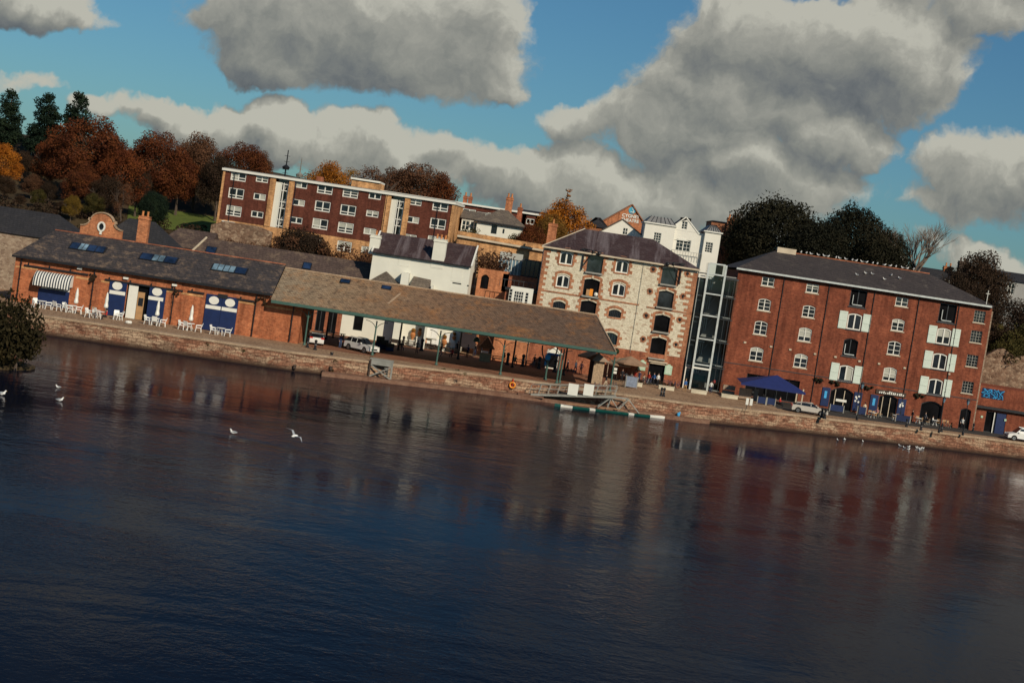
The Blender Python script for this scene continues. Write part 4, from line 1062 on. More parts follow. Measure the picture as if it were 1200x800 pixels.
# parts of the same range: baroque gable, chimney, rear roofs
YGb = 196.0
v0_, v1_ = P(93.5, 271, YGb), P(142, 280, YGb); zb = 10.6; cx = (v0_.x+v1_.x)/2; hw = (v1_.x-v0_.x)/2; ztop = Zp(117, 250, YGb)
H = ztop-zb-.7
out = [(-hw, 0), (hw, 0), (hw, .34*H)]
def curve(a, b_, c, n=5):
    return [((1-t)**2*a[0]+2*t*(1-t)*b_[0]+t*t*c[0], (1-t)**2*a[1]+2*t*(1-t)*b_[1]+t*t*c[1]) for t in [i/n for i in range(1, n+1)]]
side = [(hw, .38*H)]+curve((hw, .38*H), (hw*.6, .4*H), (hw*.55, .72*H))+curve((hw*.55, .72*H), (hw*.42, H*1.02), (0, H*1.04))
poly = [(cx-hw, zb), (cx+hw, zb)]+[(cx+x, zb+.7+z) for x, z in side]+[(cx-x, zb+.7+z) for x, z in side[::-1][1:]]
g_ = MB().prism(poly, YGb, YGb+.5)
go = tag(g_.build('brick_gable', 'brick_gable', off=(cx, YGb, zb)), 'curved brick gable with a pale oval window above the dark slate roof', 'gable')
m = MB(); pp = [(cx+x, zb+.7+z) for x, z in side]; pp2 = [(cx-x, zb+.7+z) for x, z in side]
for q in (pp, pp2):
    for (ax, az), (bx, bz) in zip(q, q[1:]): m.bar((ax, YGb+.2, az+.04), (bx, YGb+.2, bz+.04), .7, .14)
m.box(cx-hw-.2, cx+hw+.2, YGb-.12, YGb-.01, zb+.62, zb+.78)
m.build('coping', 'coping', go)
m = MB(); 
for t in range(14):
    a, b2 = t*2*math.pi/14, (t+1)*2*math.pi/14
    m.bar((cx+.42*math.cos(a), YGb-.05, zb+2.0+.55*math.sin(a)), (cx+.42*math.cos(b2), YGb-.05, zb+2.0+.55*math.sin(b2)), .2, .22)
m.box(cx-.14, cx+.14, YGb-.14, YGb-.02, zb+1.0, zb+1.5)
ow = m.build('oval_surround', 'white_paint', go)
MB().poly([(cx+.38*math.cos(t*math.pi/6), YGb-.012, zb+2.0+.5*math.sin(t*math.pi/6)) for t in range(12)]).build('pane', 'window_glass', ow)
ch = P(166.5, 281, 197)
root2 = thing('chimney_stack', 'square orange brick chimney with two pots right of the curved gable', 'chimney', (ch.x, 197, 10))
chimney(root2, ch.x, 197, 9.5, Zp(168, 254, 197), 1.3, 1.1, 'brick_gable')
# rear hipped slate roofs behind the gable
def simple_building(name, label, px0, px1, Y, z0, ze, zr, wall, roof, depth=8, hipl=None, hipr=None, over=.3, rz=0, windows=(), finish=True, cat='building', zpx=None):
    za = zpx if zpx is not None else ze
    L, Rr = XatY(px0, Y, za), XatY(px1, Y, za)
    root = thing(name, label, cat, (L, Y, z0))
    f = Facade(root, Y, L, Rr, z0, ze-.03, wall, depth)
    for wdw in windows:
        v = P(wdw[0], wdw[1], Y); kw = dict(cols=2, rows=2); kw.update(wdw[4] if len(wdw) > 4 else {})
        window(f, v.x, v.z, wdw[2], wdw[3], **kw)
    if finish: f.finish()
    if roof:
        rm = roof_mesh(L-over, Rr+over, Y-over, Y+depth+over, ze, zr, hipl, hipr).build('roof', roof, root)
        if hipl is None: MB().prism([(0,0)]*3 if False else [(Y, ze-.02), (Y+depth, ze-.02), (Y+depth/2, zr-.12)], 0, .05) if False else None
    return root, f, L, Rr
simple_building('stone_store', 'low building with black hipped slate roof and pale rubble wall at the far left', -60, 93, 204, 2.2, 9.7, 13.0, 'pale_rubble', 'slate_black', 9, None, 5, zpx=9)
YQ = 202
a_, b2_ = XatY(122, YQ, 12), XatY(200, YQ, 12)
simple_building('hipped_roof_house', 'dark hipped slate roof rising behind the curved brick gable and chimney', 112, 203, 203, 2.2, 10.2, 14.0, 'brick_low', 'slate_black', 9, 3.2, 4.2, zpx=11)
simple_building('rear_store', 'low grey slate roofed store below the grass bank, left of the white verge line', 186, 243, 224, 2.2, 10.6, 13.3, 'brick_low', 'slate_brown', 10, 2, None, zpx=12)
# long rear range behind the canopy (white wall seen under the canopy)
YW = 213.6
Lw, Rw = XatY(226, YW, 9), XatY(452, YW, 9)
Rroof = XatY(470, 210, 11)
root = thing('rear_range', 'long white walled range with grey brown slate roof behind the open canopy', 'building', (Lw, YW, 2.2))
xs1 = XatY(400, YW, 4)
f = Facade(root, YW, xs1, Rw, 2.2, 6.9, 'render_white', 9)
v = P(421.6, 379, YW); window(f, v.x, v.z, 1.75, 2.0, 1, 1, 0, frame='dark_metal', pane='hall_dark', name='shuttered_window', depth=.1)
f.finish(top=True)
f = Facade(root, YW-.02, Lw, xs1-.01, 2.2, 6.9, 'brick_low', 9, part='gate_wall')
for x in (362, 376, 390): window(f, P(x, 370, YW).x, 3.9, 1.25, 3.3, 2, 1, 0, frame='dark_metal', pane='hall_dark', name='gate', depth=.2)
f.finish(top=True)
m = MB(); Yr0, Yr1, zr_ = 212.9, 218, 12.65
m.add([(Lw-1.8,Yr0,8.6),(Rroof+2,Yr0,8.6),(Rroof+.4,Yr1,zr_),(XatY(243,Yr1,zr_),Yr1,zr_),(Rroof+2,223.5,8.6),(Lw,223.5,8.6)], [(0,1,2,3),(3,2,4,5),(1,4,2),(0,3,5)])
rr_ = m.build('roof', 'slate_brown', root)
MB().bar((Lw-1.8, Yr0, 8.75), (XatY(243,Yr1,zr_)-.1, Yr1, zr_+.12), .2, .18).build('verge', 'cream_stone', rr_)
sl2 = (zr_-8.6)/(Yr1-Yr0)
def on_r2(px, py):
    d = ray(px, py); t = (Yr0*sl2 - (8.6-EYE))/(d.y*sl2-d.z); return CAMP+d*t
for x, y, w in ((247.4, 293.5, 13), (359.8, 312, 11)):
    c = on_r2(x, y); n2 = Vector((0,-sl2,1)).normalized(); s2 = Vector((0,1,sl2)).normalized()
    o = MB().obox(c+n2*.05, (w/8.8/2, .75, .06), (Vector((1,0,0)), s2, n2)).build('rooflight', 'black_iron', rr_)
    MB().obox(c+n2*.12, (w/8.8/2-.1, .62, .02), (Vector((1,0,0)), s2, n2)).build('rooflight_pane', 'sky_glass', o)
# small cross gable with mossy roof
xa, xb, xc = XatY(428, 212, 10), XatY(451, 212, 11), XatY(486, 212, 9.5)
m = MB(); zc_ = Zp(451, 318, 212)
m.add([(xa-1.5,211.5,8.8),(xb,211.5,zc_),(xc,211.5,8.8),(xa-1.5,217,8.8),(xb,217,zc_),(xc,217,8.8)], [(0,1,4,3),(1,2,5,4),(0,2,1)])
tag(m.build('cross_gable', 'slate_grey'), 'small lichened gable roof just behind the canopy ridge, left of the white house', 'roof')

# ================================================================== the long open canopy
YC = 187.6
root = thing('market_canopy', 'long open sided canopy with mossy tiled roof on slim green posts along the quay', 'canopy', (XatY(356, YC, 2.2), YC, 2.2))
XL, XRr = XatY(317, 186.4, 7), XatY(721.5, 186.4, 7); Xr1 = XatY(699, 194.5, 11)
ZC, ZCR, YCr, YCb = 7.15, 10.95, 194.5, 202.6
m = MB()
nseg = 60
xs_ = [XR+.01+(XRr-XR)*i/nseg for i in range(nseg+1)]
rr = random.Random(2); top = []; bot = []
for i, X in enumerate(xs_):
    bot.append((X, 186.4, ZC+rr.uniform(-.03, .03))); top.append((XR+.01+(Xr1-XR)*i/nseg, YCr, ZCR+rr.uniform(-.06, .06)))
bk = [(x, YCb, ZC) for x, _, _ in bot]
n = nseg+1
rows_ = [bot]
for k in range(1, 5):
    rows_.append([(b_[0]+(t_[0]-b_[0])*k/5, b_[1]+(t_[1]-b_[1])*k/5, b_[2]+(t_[2]-b_[2])*k/5-.06*math.sin(math.pi*k/5)+.05*math.sin(b_[0]*.9+k)*math.cos(b_[0]*.37)+rr.uniform(-.02, .02)) for b_, t_ in zip(bot, top)])
rows_.append(top)
m.add([p for r_ in rows_ for p in r_], [(q*n+i, q*n+i+1, (q+1)*n+i+1, (q+1)*n+i) for q in range(5) for i in range(nseg)])
m.add(top+bk, [(i, i+1, n+i+1, n+i) for i in range(nseg)])
m.add([bot[-1], bk[-1], top[-1]], [(0, 1, 2)])
m.add([(XR+.01,186.4,ZC),(XRr,186.4,ZC),(XRr,YCb,ZC),(XR+.01,YCb,ZC)], [(0,3,2,1)])
cr = m.build('roof', 'moss_roof', root)
# strip of the old roof joining the slates at the left
MB().tube([(XR+.01, YCr, ZCR+.03), (Xr1, YCr, ZCR+.03)], .13, 6).tube([(Xr1, YCr, ZCR), (XRr, 186.4, ZC+.05)], .11, 6).build('ridge_tiles', 'coping', cr)
slope_c = (ZCR-ZC)/(YCr-186.4); nvc = Vector((0,-slope_c,1)).normalized(); svc = Vector((0,1,slope_c)).normalized()
def on_c(px, py):
    d = ray(px, py); t = (186.4*slope_c - (ZC-EYE))/(d.y*slope_c-d.z); return CAMP+d*t
for x, y in ((404.6, 330), (452.8, 337.5)):
    c = on_c(x, y)
    o = MB().obox(c+nvc*.07, (.62, .5, .05), (Vector((1,0,0)), svc, nvc)).build('rooflight', 'black_iron', cr)
    MB().obox(c+nvc*.13, (.54, .42, .02), (Vector((1,0,0)), svc, nvc)).build('rooflight_pane', 'sky_glass', o)
c = on_c(462, 350); MB().obox(c+nvc*.03, (.12, 1.7, .03), ((Vector((1,0,0))+svc*-.35).normalized(), (svc+Vector((.35,0,0))).normalized(), nvc)).build('flashing', 'coping', cr)
xl = XatY(318, 186.4, 7)
m = MB().box(xl, XRr+.05, 186.25, 186.39, ZC-.34, ZC+.02).box(XRr-.0, XRr+.12, 186.4, YCb, ZC-.4, ZC)
m.build('fascia', 'canopy_green', root)
MB().box(XatY(357, YC, 6), XRr-.2, YC-.1, YC+.1, ZC-.5, ZC-.03).build('front_beam', 'canopy_green', root)
MB().box(XatY(357, YC, 6), XRr-.2, 201.9, 202.1, ZC-.6, ZC-.03).build('rear_beam', 'timber_dark', root)
def post(px, Y=YC, r=.1, name='post', mat='canopy_green', brace=True, ztop=6.45, py=None):
    X = XatY(px, Y, 2.2); m = MB()
    m.lathe([(r*2,0),(r*2,.15),(r*1.15,.3),(r,2.5),(r*.85,ztop-2.25),(r*1.7,ztop-2.2)], (X, Y, 2.2), 8)
    o = m.build(name, mat, root)
    if brace:
        b_ = MB()
        for sg in (-1, 1):
            pts = [(X, Y, ztop-1.2)]+[(X+sg*(1.35*(1-math.cos(a*math.pi/10))), Y, ztop-1.2+1.15*math.sin(a*math.pi/10)) for a in range(1, 6)]
            b_.tube(pts, .04, 5)
        b_.build('curved_brace', mat, o)
    return o
for px in (356.5, 436, 511, 586, 652): post(px)
XX = XatY(714.5, YC, 2.2)
post(714.5)
for px in (655.5,): post(px, YC+1.2, .09, brace=False)
post(638.7, 190.2, .12, brace=False, ztop=4.6)
X = XatY(638.7, 190.2, 2.2); m = MB()      # yoke shaped iron brace
for sg in (-1, 1):
    m.tube([(X, 190.2, 4.3)]+[(X+sg*(.95*math.sin(a*math.pi/10)), 190.2, 4.5+1.9*(1-math.cos(a*math.pi/10))) for a in range(1, 6)], .085, 6)
m.build('yoke_brace', 'black_iron', root)
for px, Y in ((382, 202), (466.5, 202), (536.5, 202), (600, 202), (660, 202)): post(px, Y, .12, 'rear_post', 'black_iron', False, 6.55)
v = P(391, 363.5, 187); MB().box(v.x-.25, v.x+.25, 187.0, 187.3, v.z-.22, v.z+.22).build('lantern', 'poster_orange', root)

# ================================================================== brick lean-to under the right half of the canopy
YK = 210.02
L, Rr = XatY(577.5, YK, 4), XatY(640, 210, 18)-.2
root = thing('brick_annexe', 'orange brick annexe with a pale band seen under the middle of the canopy', 'building', (L, YK, 2.2))
f = Facade(root, YK, L, Rr, 2.2, 6.8, 'brick_gable', 1.4)
f.finish(top=True)
MB().box(XatY(592, YK, 5), Rr-.1, YK-.06, YK-.005, 5.25, 6.2).build('signboard_band', 'cream_stone', root)
pipe(root, XatY(618, YK, 4), YK, 2.3, 6.2, 'dark_metal', .05)
# ================================================================== white house with two chimneys
YH = 213.6
cx0, cx1 = XatY(437, YH, 14), XatY(552, YH, 14)
root = thing('white_house', 'plain white rendered house with dark slate roof and two white chimneys above the canopy', 'house', (cx0, YH, 2.2))
f = Facade(root, YH, cx0, cx1, 2.2, 14.4, 'render_white', 9.5)
f.finish()
hw_ = 4.75
MB().add([(cx1,YH,14.38),(cx1,YH+9.5,14.38),(cx1,YH+hw_,17.1)], [(0,1,2)]).add([(cx0,YH,14.38),(cx0,YH+hw_,17.1),(cx0,YH+9.5,14.38)], [(0,1,2)]).build('gable_wall', 'render_white', root)
m = MB(); m.add([(cx0-.1,YH-.35,14.3),(cx1+.05,YH-.35,14.3),(cx1+.05,YH+hw_,17.2),(cx0-.1,YH+hw_,17.2),(cx1+.05,YH+9.9,14.3),(cx0-.1,YH+9.9,14.3)], [(0,1,2,3),(3,2,4,5)])
rf = m.build('roof', 'slate_purple', root)
for sg in (0, 1): MB().bar(((cx0-.15, cx1+.1)[sg], YH-.35, 14.4), ((cx0-.15, cx1+.1)[sg], YH+hw_, 17.3), .22, .16).build('verge', 'white_paint', rf)
MB().box(cx0, cx1, YH-.45, YH-.33, 14.18, 14.33).build('gutter', 'black_iron', root)
chimney(root, XatY(439.5, YH+1, 16), YH+1.1, 14.0, Zp(440, 276, YH+1), 1.4, .9, 'render_white', 1)
chimney(root, XatY(515.5, YH+.6, 16), YH+.5, 13.4, Zp(517, 281, YH+.6), 1.75, 1.1, 'render_white', 3)
for x, y, w, h in ((474, 306.5, 1.6, 1.3), (536, 322, 1.5, 1.9)):
    v = P(x, y, YH); MB().box(v.x-w/2, v.x+w/2, YH-.03, YH-.003, v.z-h/2, v.z+h/2).build('blocked_window', 'render_white', root)
m = MB()
for x, y, w in ((536, 331.8, 1.2), (549, 334.5, .25), (554, 335.5, .25), (557, 336.3, .2)):
    v = P(x, y, YH); m.box(v.x-w/2, v.x+w/2, YH-.06, YH-.004, v.z-.07, v.z+.07)
m.build('dark_vent', 'black_iron', root)
root.rotation_euler.z = R(-3.5)
# lean-to in front of it
va, vb = P(476, 325, 209), P(503, 345, 209)
rt = thing('lean_to', 'lichened lean-to roof against the front of the white house', 'lean-to', (va.x, 209, 2.2))
m = MB(); x0_, x1_ = XatY(478, 210, 11), XatY(505, 210, 11)
m.add([(x0_,210.6,9.4),(x1_,210.6,9.4),(x1_-.3,213.4,12.0),(x0_+.5,213.4,12.0)], [(0,1,2,3)]); m.build('roof', 'slate_grey', rt)
MB().box(x1_, x1_+.25, 210.8, 213.5, 2.2, 11.0).build('side_wall', 'render_white', rt)
MB().box(x0_-1.1, x0_-.05, 210.9, 213.4, 2.2, 12.2).build('pier', 'render_white', rt)

# ================================================================== brick infill with white bay window, arched door
YI = 211.5
L, Rr = XatY(590, YI, 10), XatY(628, YI, 10)
root = thing('bay_house', 'narrow brick building with a white bay window left of the stone warehouse', 'house', (L, YI, 2.2))
f = Facade(root, YI, L, Rr, 2.2, 12.0, 'brick_low', 8)
f.finish(top=True)
v = P(607.5, 348, YI-.5); X0_, X1_ = XatY(594.5, YI, 9), XatY(621, YI, 9)
bay = Facade(root, YI-.6, X0_, X1_, 7.5, Zp(610, 336.5, YI-.6), 'white_paint', .59, part='bay')
window(bay, v.x, v.z-.1, 1.3, 1.75, 4, 4, 0, fw=.06, mull=.07, bar=.09, depth=.08); window(bay, v.x-1.12, v.z+.1, .45, 1.75, 1, 4, 0, fw=.05, bar=.09, depth=.08); window(bay, v.x+1.12, v.z-.1, .45, 1.75, 1, 4, 0, fw=.05, bar=.09, depth=.08)
bay.finish(top=True)
MB().box(L-.1, Rr+.1, YI-.5, YI+.6, 12.0, 12.35).build('flat_roof_edge', 'black_iron', root)
MB().box(XatY(590,216,14), XatY(630,216,14), 216, 217, 11.5, 14.0).build('terrace_wall', 'brick_low', root)
m = MB(); ra, rb = XatY(586, 213, 13), XatY(630, 213, 13)
for i in range(9): X = ra+(rb-ra)*i/8; m.box(X-.03, X+.03, 213, 213.06, 12.3, 13.3)
m.box(ra, rb, 213, 213.06, 13.3, 13.38); m.build('terrace_rail', 'dark_metal', root)
YA = 216
L, Rr = XatY(556, YA, 10), XatY(592, YA, 10)
root = thing('brick_wall_house', 'orange brick wall with an arched doorway between the white house and the bay window', 'building', (L, YA, 2.2))
f = Facade(root, YA, L, Rr, 2.2, Zp(575, 316, YA), 'brick_gable', 5)
v = P(568, 330, YA); window(f, v.x, v.z, 1.1, 2.0, 1, 1, .4, frame=None, pane='hall_dark', name='arched_doorway', depth=.15)
f.finish(top=True)
# dark conservatory left of the stone warehouse
Lc, Rc = XatY(611, 222, 15), XatY(636, 222, 15)
root = thing('conservatory', 'dark glazed conservatory squeezed against the left side of the stone warehouse', 'conservatory', (Lc, 222, 12))
m = MB().box(Lc, Rc, 222, 226, 11.5, Zp(620, 305, 222)); m.build('glazed_body', 'tower_glass', root)
m = MB(); zt_ = Zp(620, 305, 222)
for i in range(6): X = Lc+(Rc-Lc)*i/5; m.box(X-.06, X+.06, 221.9, 222-.003, 11.5, zt_)
m.box(Lc, Rc, 221.88, 221.99, zt_-.1, zt_+.1); m.build('glazing_bars', 'dark_metal', root)
Lc, Rc = XatY(584, 224, 15), XatY(611, 224, 15); zt_ = Zp(598, 297, 224)
root = thing('greenhouse', 'small pale greenhouse with cluttered panes beside the dark conservatory', 'greenhouse', (Lc, 224, 12))
MB().box(Lc, Rc, 224, 227, 11.8, zt_-.8).build('body', 'sky_glass_pale', root)
m = MB().add([(Lc,223.8,zt_-.8),(Rc,223.8,zt_-.8),(Rc,225.5,zt_+.1),(Lc,225.5,zt_+.1)], [(0,1,2,3)]); m.build('roof', 'blind_cloth', root)
m = MB()
for i in range(8): X = Lc+(Rc-Lc)*i/7; m.box(X-.05, X+.05, 223.9, 224-.003, 11.8, zt_-.8)
m.build('glazing_bars', 'white_paint', root)
# ================================================================== brick flats on the rise
YF = 237
L, Rr = Xp(265, 197, YF), XatY(529, YF, 20)
base, ztop = 11.5, Zp(265, 196.5, YF)-.1
root = thing('apartment_block', 'long brown brick block of flats with white windows and two glazed stairwells on the hill', 'apartment block', (L, YF, base))
SH = 2.72
zr_ = [Zp(280.1, 205.3, YF)-.1-SH*i for i in range(4)]
f = Facade(root, YF, L, Rr, zr_[2]-1.55, ztop-.35, 'brick_flat', 10)
f4 = Facade(root, YF+.02, L, Rr, base-4, zr_[2]-1.55, 'brick_tan', 9.9, part='basement_wall')
big = [(280.1,205.3),(383,220.4),(413.2,224.8),(518.8,240)]; small = [(308.2,208.9),(354.7,215.8),(442,228.1),(489.6,235)]
rr = random.Random(11)
for x, y in big:
    X = P(x, y, YF).x
    for i in range(3): window(f, X, zr_[i], 2.45, 1.62, 2, -1, 0, blind=rr.choice([0,0,2,3,.5,1,0]), fw=.16, mull=.17, bar=.13)
    if x > 300: window(f4, X+(.2 if x > 400 else -.5), zr_[3]-.1, 2.3, 1.6, 2, -1, 0, blind=rr.choice([.5,1,2]), fw=.16, mull=.17, bar=.13)
for x, y in small:
    X = P(x, y, YF).x
    for i in range(3): window(f, X, zr_[i]+.02, 1.95, 1.0, 2, 1, 0, blind=rr.choice([0,2,3,1,.6]), fw=.15, mull=.18)
    window(f4, X-.2, zr_[3]-.1, 1.5, 1.0, 2, 1, 0, blind=rr.choice([0,1,2]), fw=.14)
f4.finish()
# stairwells
for (xl_, xr_) in ((318.5, 341), (455, 477.5)):
    a, b_ = XatY(xl_, YF, 20), XatY(xr_, YF, 20)
    f.holes.append((a, b_, f.Z0, f.Z1, 0))
    for X in (a, b_): MB().box(X-.42, X+.42, YF-.12, YF+.4, f.Z0, ztop-.36).build('tan_pier', 'brick_tan', root)
    a += .45; b_ -= .45
    MB().box(a, a+.9, YF+.2, YF+.3, f.Z0, ztop-.9).build('pale_panel', 'render_white', root)
    MB().box(a, b_, YF+1.0, YF+1.1, f.Z0, ztop-.4).build('stairwell_back', 'tower_glass', root)
    m = MB()
    for X in (a+.95, (a+b_)/2+.25, b_-.12): m.box(X-.06, X+.06, YF+.15, YF+.28, f.Z0, ztop-.9)
    for i in range(3):
        z = zr_[i]-1.3
        m.box(a+.95, b_-.06, YF+.14, YF+.29, z, z+.12); m.box(a+.95, b_-.06, YF+.14, YF+.29, z+1.0, z+1.1)
    st_ = m.build('stairwell_frame', 'white_paint', root)
    for i in range(3):
        z = zr_[i]-1.3; MB().bar((a+1, YF+.6, z), (b_-.2, YF+.6, z+1.5), .12, .5).build('stair_flight', 'render_grey', st_)
f.finish()
for X0_, X1_ in ((L-.02, L+.75), (Rr-.0, Rr+.28)):
    pass
MB().box(L-.35, L-.01, YF-.12, YF+10.2, base-4, ztop-.35).build('end_wall', 'brick_tan', root)
MB().box(Rr+.01, Rr+.4, YF-.12, YF+10.2, base-4, ztop-.35).build('end_wall', 'brick_tan', root)
MB().box(L-.5, Rr+.55, YF-.35, YF+10.4, ztop-.34, ztop).build('roof_slab', 'white_paint', root)
MB().box(L-.3, Rr+.35, YF-.15, YF+10.2, ztop+.003, ztop+.12).build('roof_felt', 'lead', root)
for x in (271, 344, 511, 451): pipe(root, XatY(x, YF, 18), YF-.02, base-1, ztop-.5, 'black_iron', .05)
v = P(372, 214, 242); MB().box(v.x-.5, v.x+.5, 242, 243, ztop+.1, ztop+1.0).build('roof_vent', 'brick_low', root)
MB().box(L+.6, L+2.6, YF-.5, YF-.005, zr_[2]-1.85, zr_[2]-1.7).build('wall_pipe', 'white_paint', root)

root.rotation_euler.z = R(-5)
# second block behind
Y2 = 262
L, Rr = XatY(412, Y2, 23), XatY(640, Y2, 23)
root = thing('apartment_block', 'further brown block with tan top floor showing above and right of the long brick flats', 'apartment block', (L, Y2, 12))
za = Zp(520, 224, Y2)
Xm = XatY(448, Y2, 24)
f = Facade(root, Y2, Xm, Rr, 12, Zp(560, 240, Y2)-.3, 'brick_flat', 9)
for x, y, w, h in ((474.5,222,2.6,1.5),(492,226,2,1),(551,241,2.3,1.4),(566,244.5,1.8,1.0),(577,246.5,1.6,1.2),(622,254,1.6,1.3)):
    window(f, P(x, y, Y2).x, Zp(560, 240, Y2)-1.6, w, h, 2, 1, 0, fw=.16, mull=.16, blind=random.choice([0,2,.5]))
f.finish()
zt_ = Zp(560, 240, Y2)
MB().box(Xm-.3, Rr+.3, Y2-.4, Y2+9.3, zt_-.3, zt_).build('roof_slab', 'white_paint', root)
MB().box(L, Xm-.32, Y2-2, Y2+6, 14, Zp(430, 213, Y2)).build('penthouse', 'brick_tan', root)
MB().box(L-.2, Xm-.31, Y2-2.3, Y2+6.2, Zp(430, 213, Y2)+.003, Zp(430, 213, Y2)+.3).build('penthouse_roof', 'white_paint', root)
for x in (545, 551): 
    v = P(x, 233, Y2+3); chimney(root, v.x, Y2+4, zt_, zt_+1.2, .7, .7, 'brick_low', 1)

# white cottage
YD = 240
L, Rr = Xp(559.5, 258, YD), Xp(614, 268, YD)
root = thing('cottage', 'small white cottage with grey pyramid roof and brick chimneys right of the flats', 'cottage', (L, YD, 12))
ze = Zp(588, 262.5, YD)
f = Facade(root, YD, L, Rr, 9, ze-.03, 'render_white', 8.5)
v = P(579, 268.7, YD); window(f, v.x, v.z, .9, 1.4, 2, 4, 0, frame='black_iron', pane='window_glass', fw=.08, mull=.06)
v = P(590, 271, YD); window(f, v.x, v.z, .3, .7, 1, 1, 0, frame='black_iron', fw=.06)
f.finish()
rf = roof_mesh(L-.4, Rr+.4, YD-.4, YD+8.9, ze, Zp(591, 246, YD+4), 3.6, 3.3).build('roof', 'slate_grey', root)
MB().box(L-.42, Rr+.42, YD-.52, YD-.38, ze-.2, ze+.02).build('gutter', 'black_iron', root)
chimney(root, XatY(589.5, YD+5, 18), YD+5.5, ze+1.2, Zp(591, 231, YD+5), 1.1, .9, 'brick_gable', 2)
chimney(root, XatY(603, YD+5, 18), YD+7, ze, Zp(604, 243, YD+7), .8, .8, 'brick_low', 1)
simple_building('cottage_wing', 'low white wing with long grey roof left of the pyramid roofed cottage', 537, 560, 241, 9, Zp(550, 256.5, 241), Zp(550, 247, 245), 'render_white', 'slate_grey', 7, zpx=17, cat='cottage',
    windows=((545.5,264,1.2,1.5),(555,265.5,1.2,1.5)))
# terrace houses behind at the right
simple_building('brick_terrace_house', 'small red brick house with white dormer window just left of the orange tree', 609, 638, 262, 12, Zp(622, 251, 262), Zp(622, 246, 262), 'brick_flat', 'slate_black', 8, zpx=20, cat='house', windows=((622,257,1.6,1.8,dict(fw=.18)),))
rt = thing('chimney_stack', 'tall brick chimney in front of the orange tree beside the stone warehouse roof', 'chimney', (XatY(643, 226, 15), 226, 10))
chimney(rt, XatY(643.5, 226, 18), 226, 10, Zp(644, 262, 226), 1.3, 1.0, 'brick_gable', 1)

# garden wall
gw = MB(); a_, b_ = XatY(530, 232, 13), XatY(641, 232, 13)
gwz0, gwz1 = Zp(541, 268, 232), Zp(638, 293, 232)
gw.add([(a_,232,8),(b_,232,8),(b_,232.5,8),(a_,232.5,8),(a_,232,Zp(541,271,232)),(b_,232,Zp(638,287,232)),(b_,232.5,Zp(638,287,232)),(a_,232.5,Zp(541,271,232))], [(0,1,5,4),(1,2,6,5),(2,3,7,6),(3,0,4,7),(4,5,6,7)])
o = tag(gw.build('garden_wall', 'brick_tan'), 'tan brick garden wall with white coping running below the white cottage', 'wall')
MB().bar((a_,231.7,Zp(541,277,231.7)), (b_,231.7,Zp(638,294,231.7)), .35, .3).build('coping', 'cream_stone', o)
# rubble retaining wall below the flats
rw = MB(); YWl = 234.5
x0_, x1_ = XatY(246, YWl, 13), XatY(316, YWl, 12)
zt0 = Zp(262, 259, YWl)
pts = [(x0_, Zp(247, 263, YWl)), (XatY(262,YWl,14), zt0), (XatY(300,YWl,13), Zp(300,265,YWl)), (x1_, Zp(318,272,YWl))]
rw.prism([(x0_, 7), (x1_, 7)]+pts[::-1], YWl, YWl+.8)
tag(rw.build('retaining_wall', 'retaining_stone'), 'rough tan rubble retaining wall under the left end of the brown flats', 'wall')
# stone retaining wall, right edge
rw = MB(); YWl = 224
rw.prism([(XatY(1145,YWl,5), 2.2), (XatY(1290,YWl,5), 2.2), (XatY(1290,YWl,12), 14.2), (XatY(1215,YWl,13), 13.9), (XatY(1190,YWl,13), 13.0), (XatY(1175,YWl,13), 14.0), (XatY(1168,YWl,13), 13.7), (XatY(1145,YWl,13), 11.5)], YWl, YWl+1.5)
tag(rw.build('retaining_wall', 'retaining_stone'), 'rough stone retaining wall on the right above the low graffiti building', 'wall')

# theatre gable
YT = 272
ax, ay = P(741, 240.5, YT).x, Zp(741, 240.5, YT)
L, Rr = XatY(707, YT, 20), XatY(764, YT, 18)
hw2 = 4.6; rise = 4.0
L, Rr = ax-5.0, ax+3.4
root = thing('theatre', 'orange brick theatre gable with white lettering and a blue swan roundel', 'theatre', (ax, YT, 12))
zl, zr2 = ay-4.1, ay-4.3
MB().prism([(ax-5.2, 12), (ax+3.7, 12), (ax+3.7, zr2), (ax, ay), (ax-5.2, zl)], YT, YT+9).build('wall', 'brick_gable', root)
m = MB(); m.bar((ax-5.4, YT+4.4, zl+.05), (ax, YT+4.4, ay+.12), 9.3, .18); m.bar((ax, YT+4.4, ay+.12), (ax+3.9, YT+4.4, zr2+.05), 9.3, .18); m.build('roof', 'roof_tiles_orange', root)
def text(body, x, y, z, size, mat, parent, rot=(R(90),0,0), extr=.02):
    cu = bpy.data.curves.new('lettering', 'FONT'); cu.body = body; cu.size = size; cu.extrude = extr; cu.align_x = 'CENTER'; cu.offset = .025
    tmp = bpy.data.objects.new('lettering_source', cu); COL.objects.link(tmp)
    me = bpy.data.meshes.new_from_object(tmp.evaluated_get(bpy.context.evaluated_depsgraph_get()))
    bpy.data.objects.remove(tmp); bpy.data.curves.remove(cu)
    me.materials.clear(); me.materials.append(MATS[mat])
    o = bpy.data.objects.new('lettering', me); COL.objects.link(o)
    me.transform(Matrix.Translation(Vector((x, y, z))-wloc(parent)) @ Matrix.Rotation(rot[0], 4, 'X')); o.parent = parent
    return o
v = P(738.5, 253, YT)
text('CYGNET', v.x+.1, YT-.05, v.z-.3, .78, 'white_paint', root); text('THEATRE', v.x+.1, YT-.05, v.z-1.05, .74, 'white_paint', root)
v = P(740.8, 246.6, YT); lg_ = MB().prism([(v.x+.62*math.cos(t*math.pi/9), v.z+.62*math.sin(t*math.pi/9)) for t in range(18)], YT-.07, YT-.01).build('roundel', 'logo_blue', root)
m = MB()
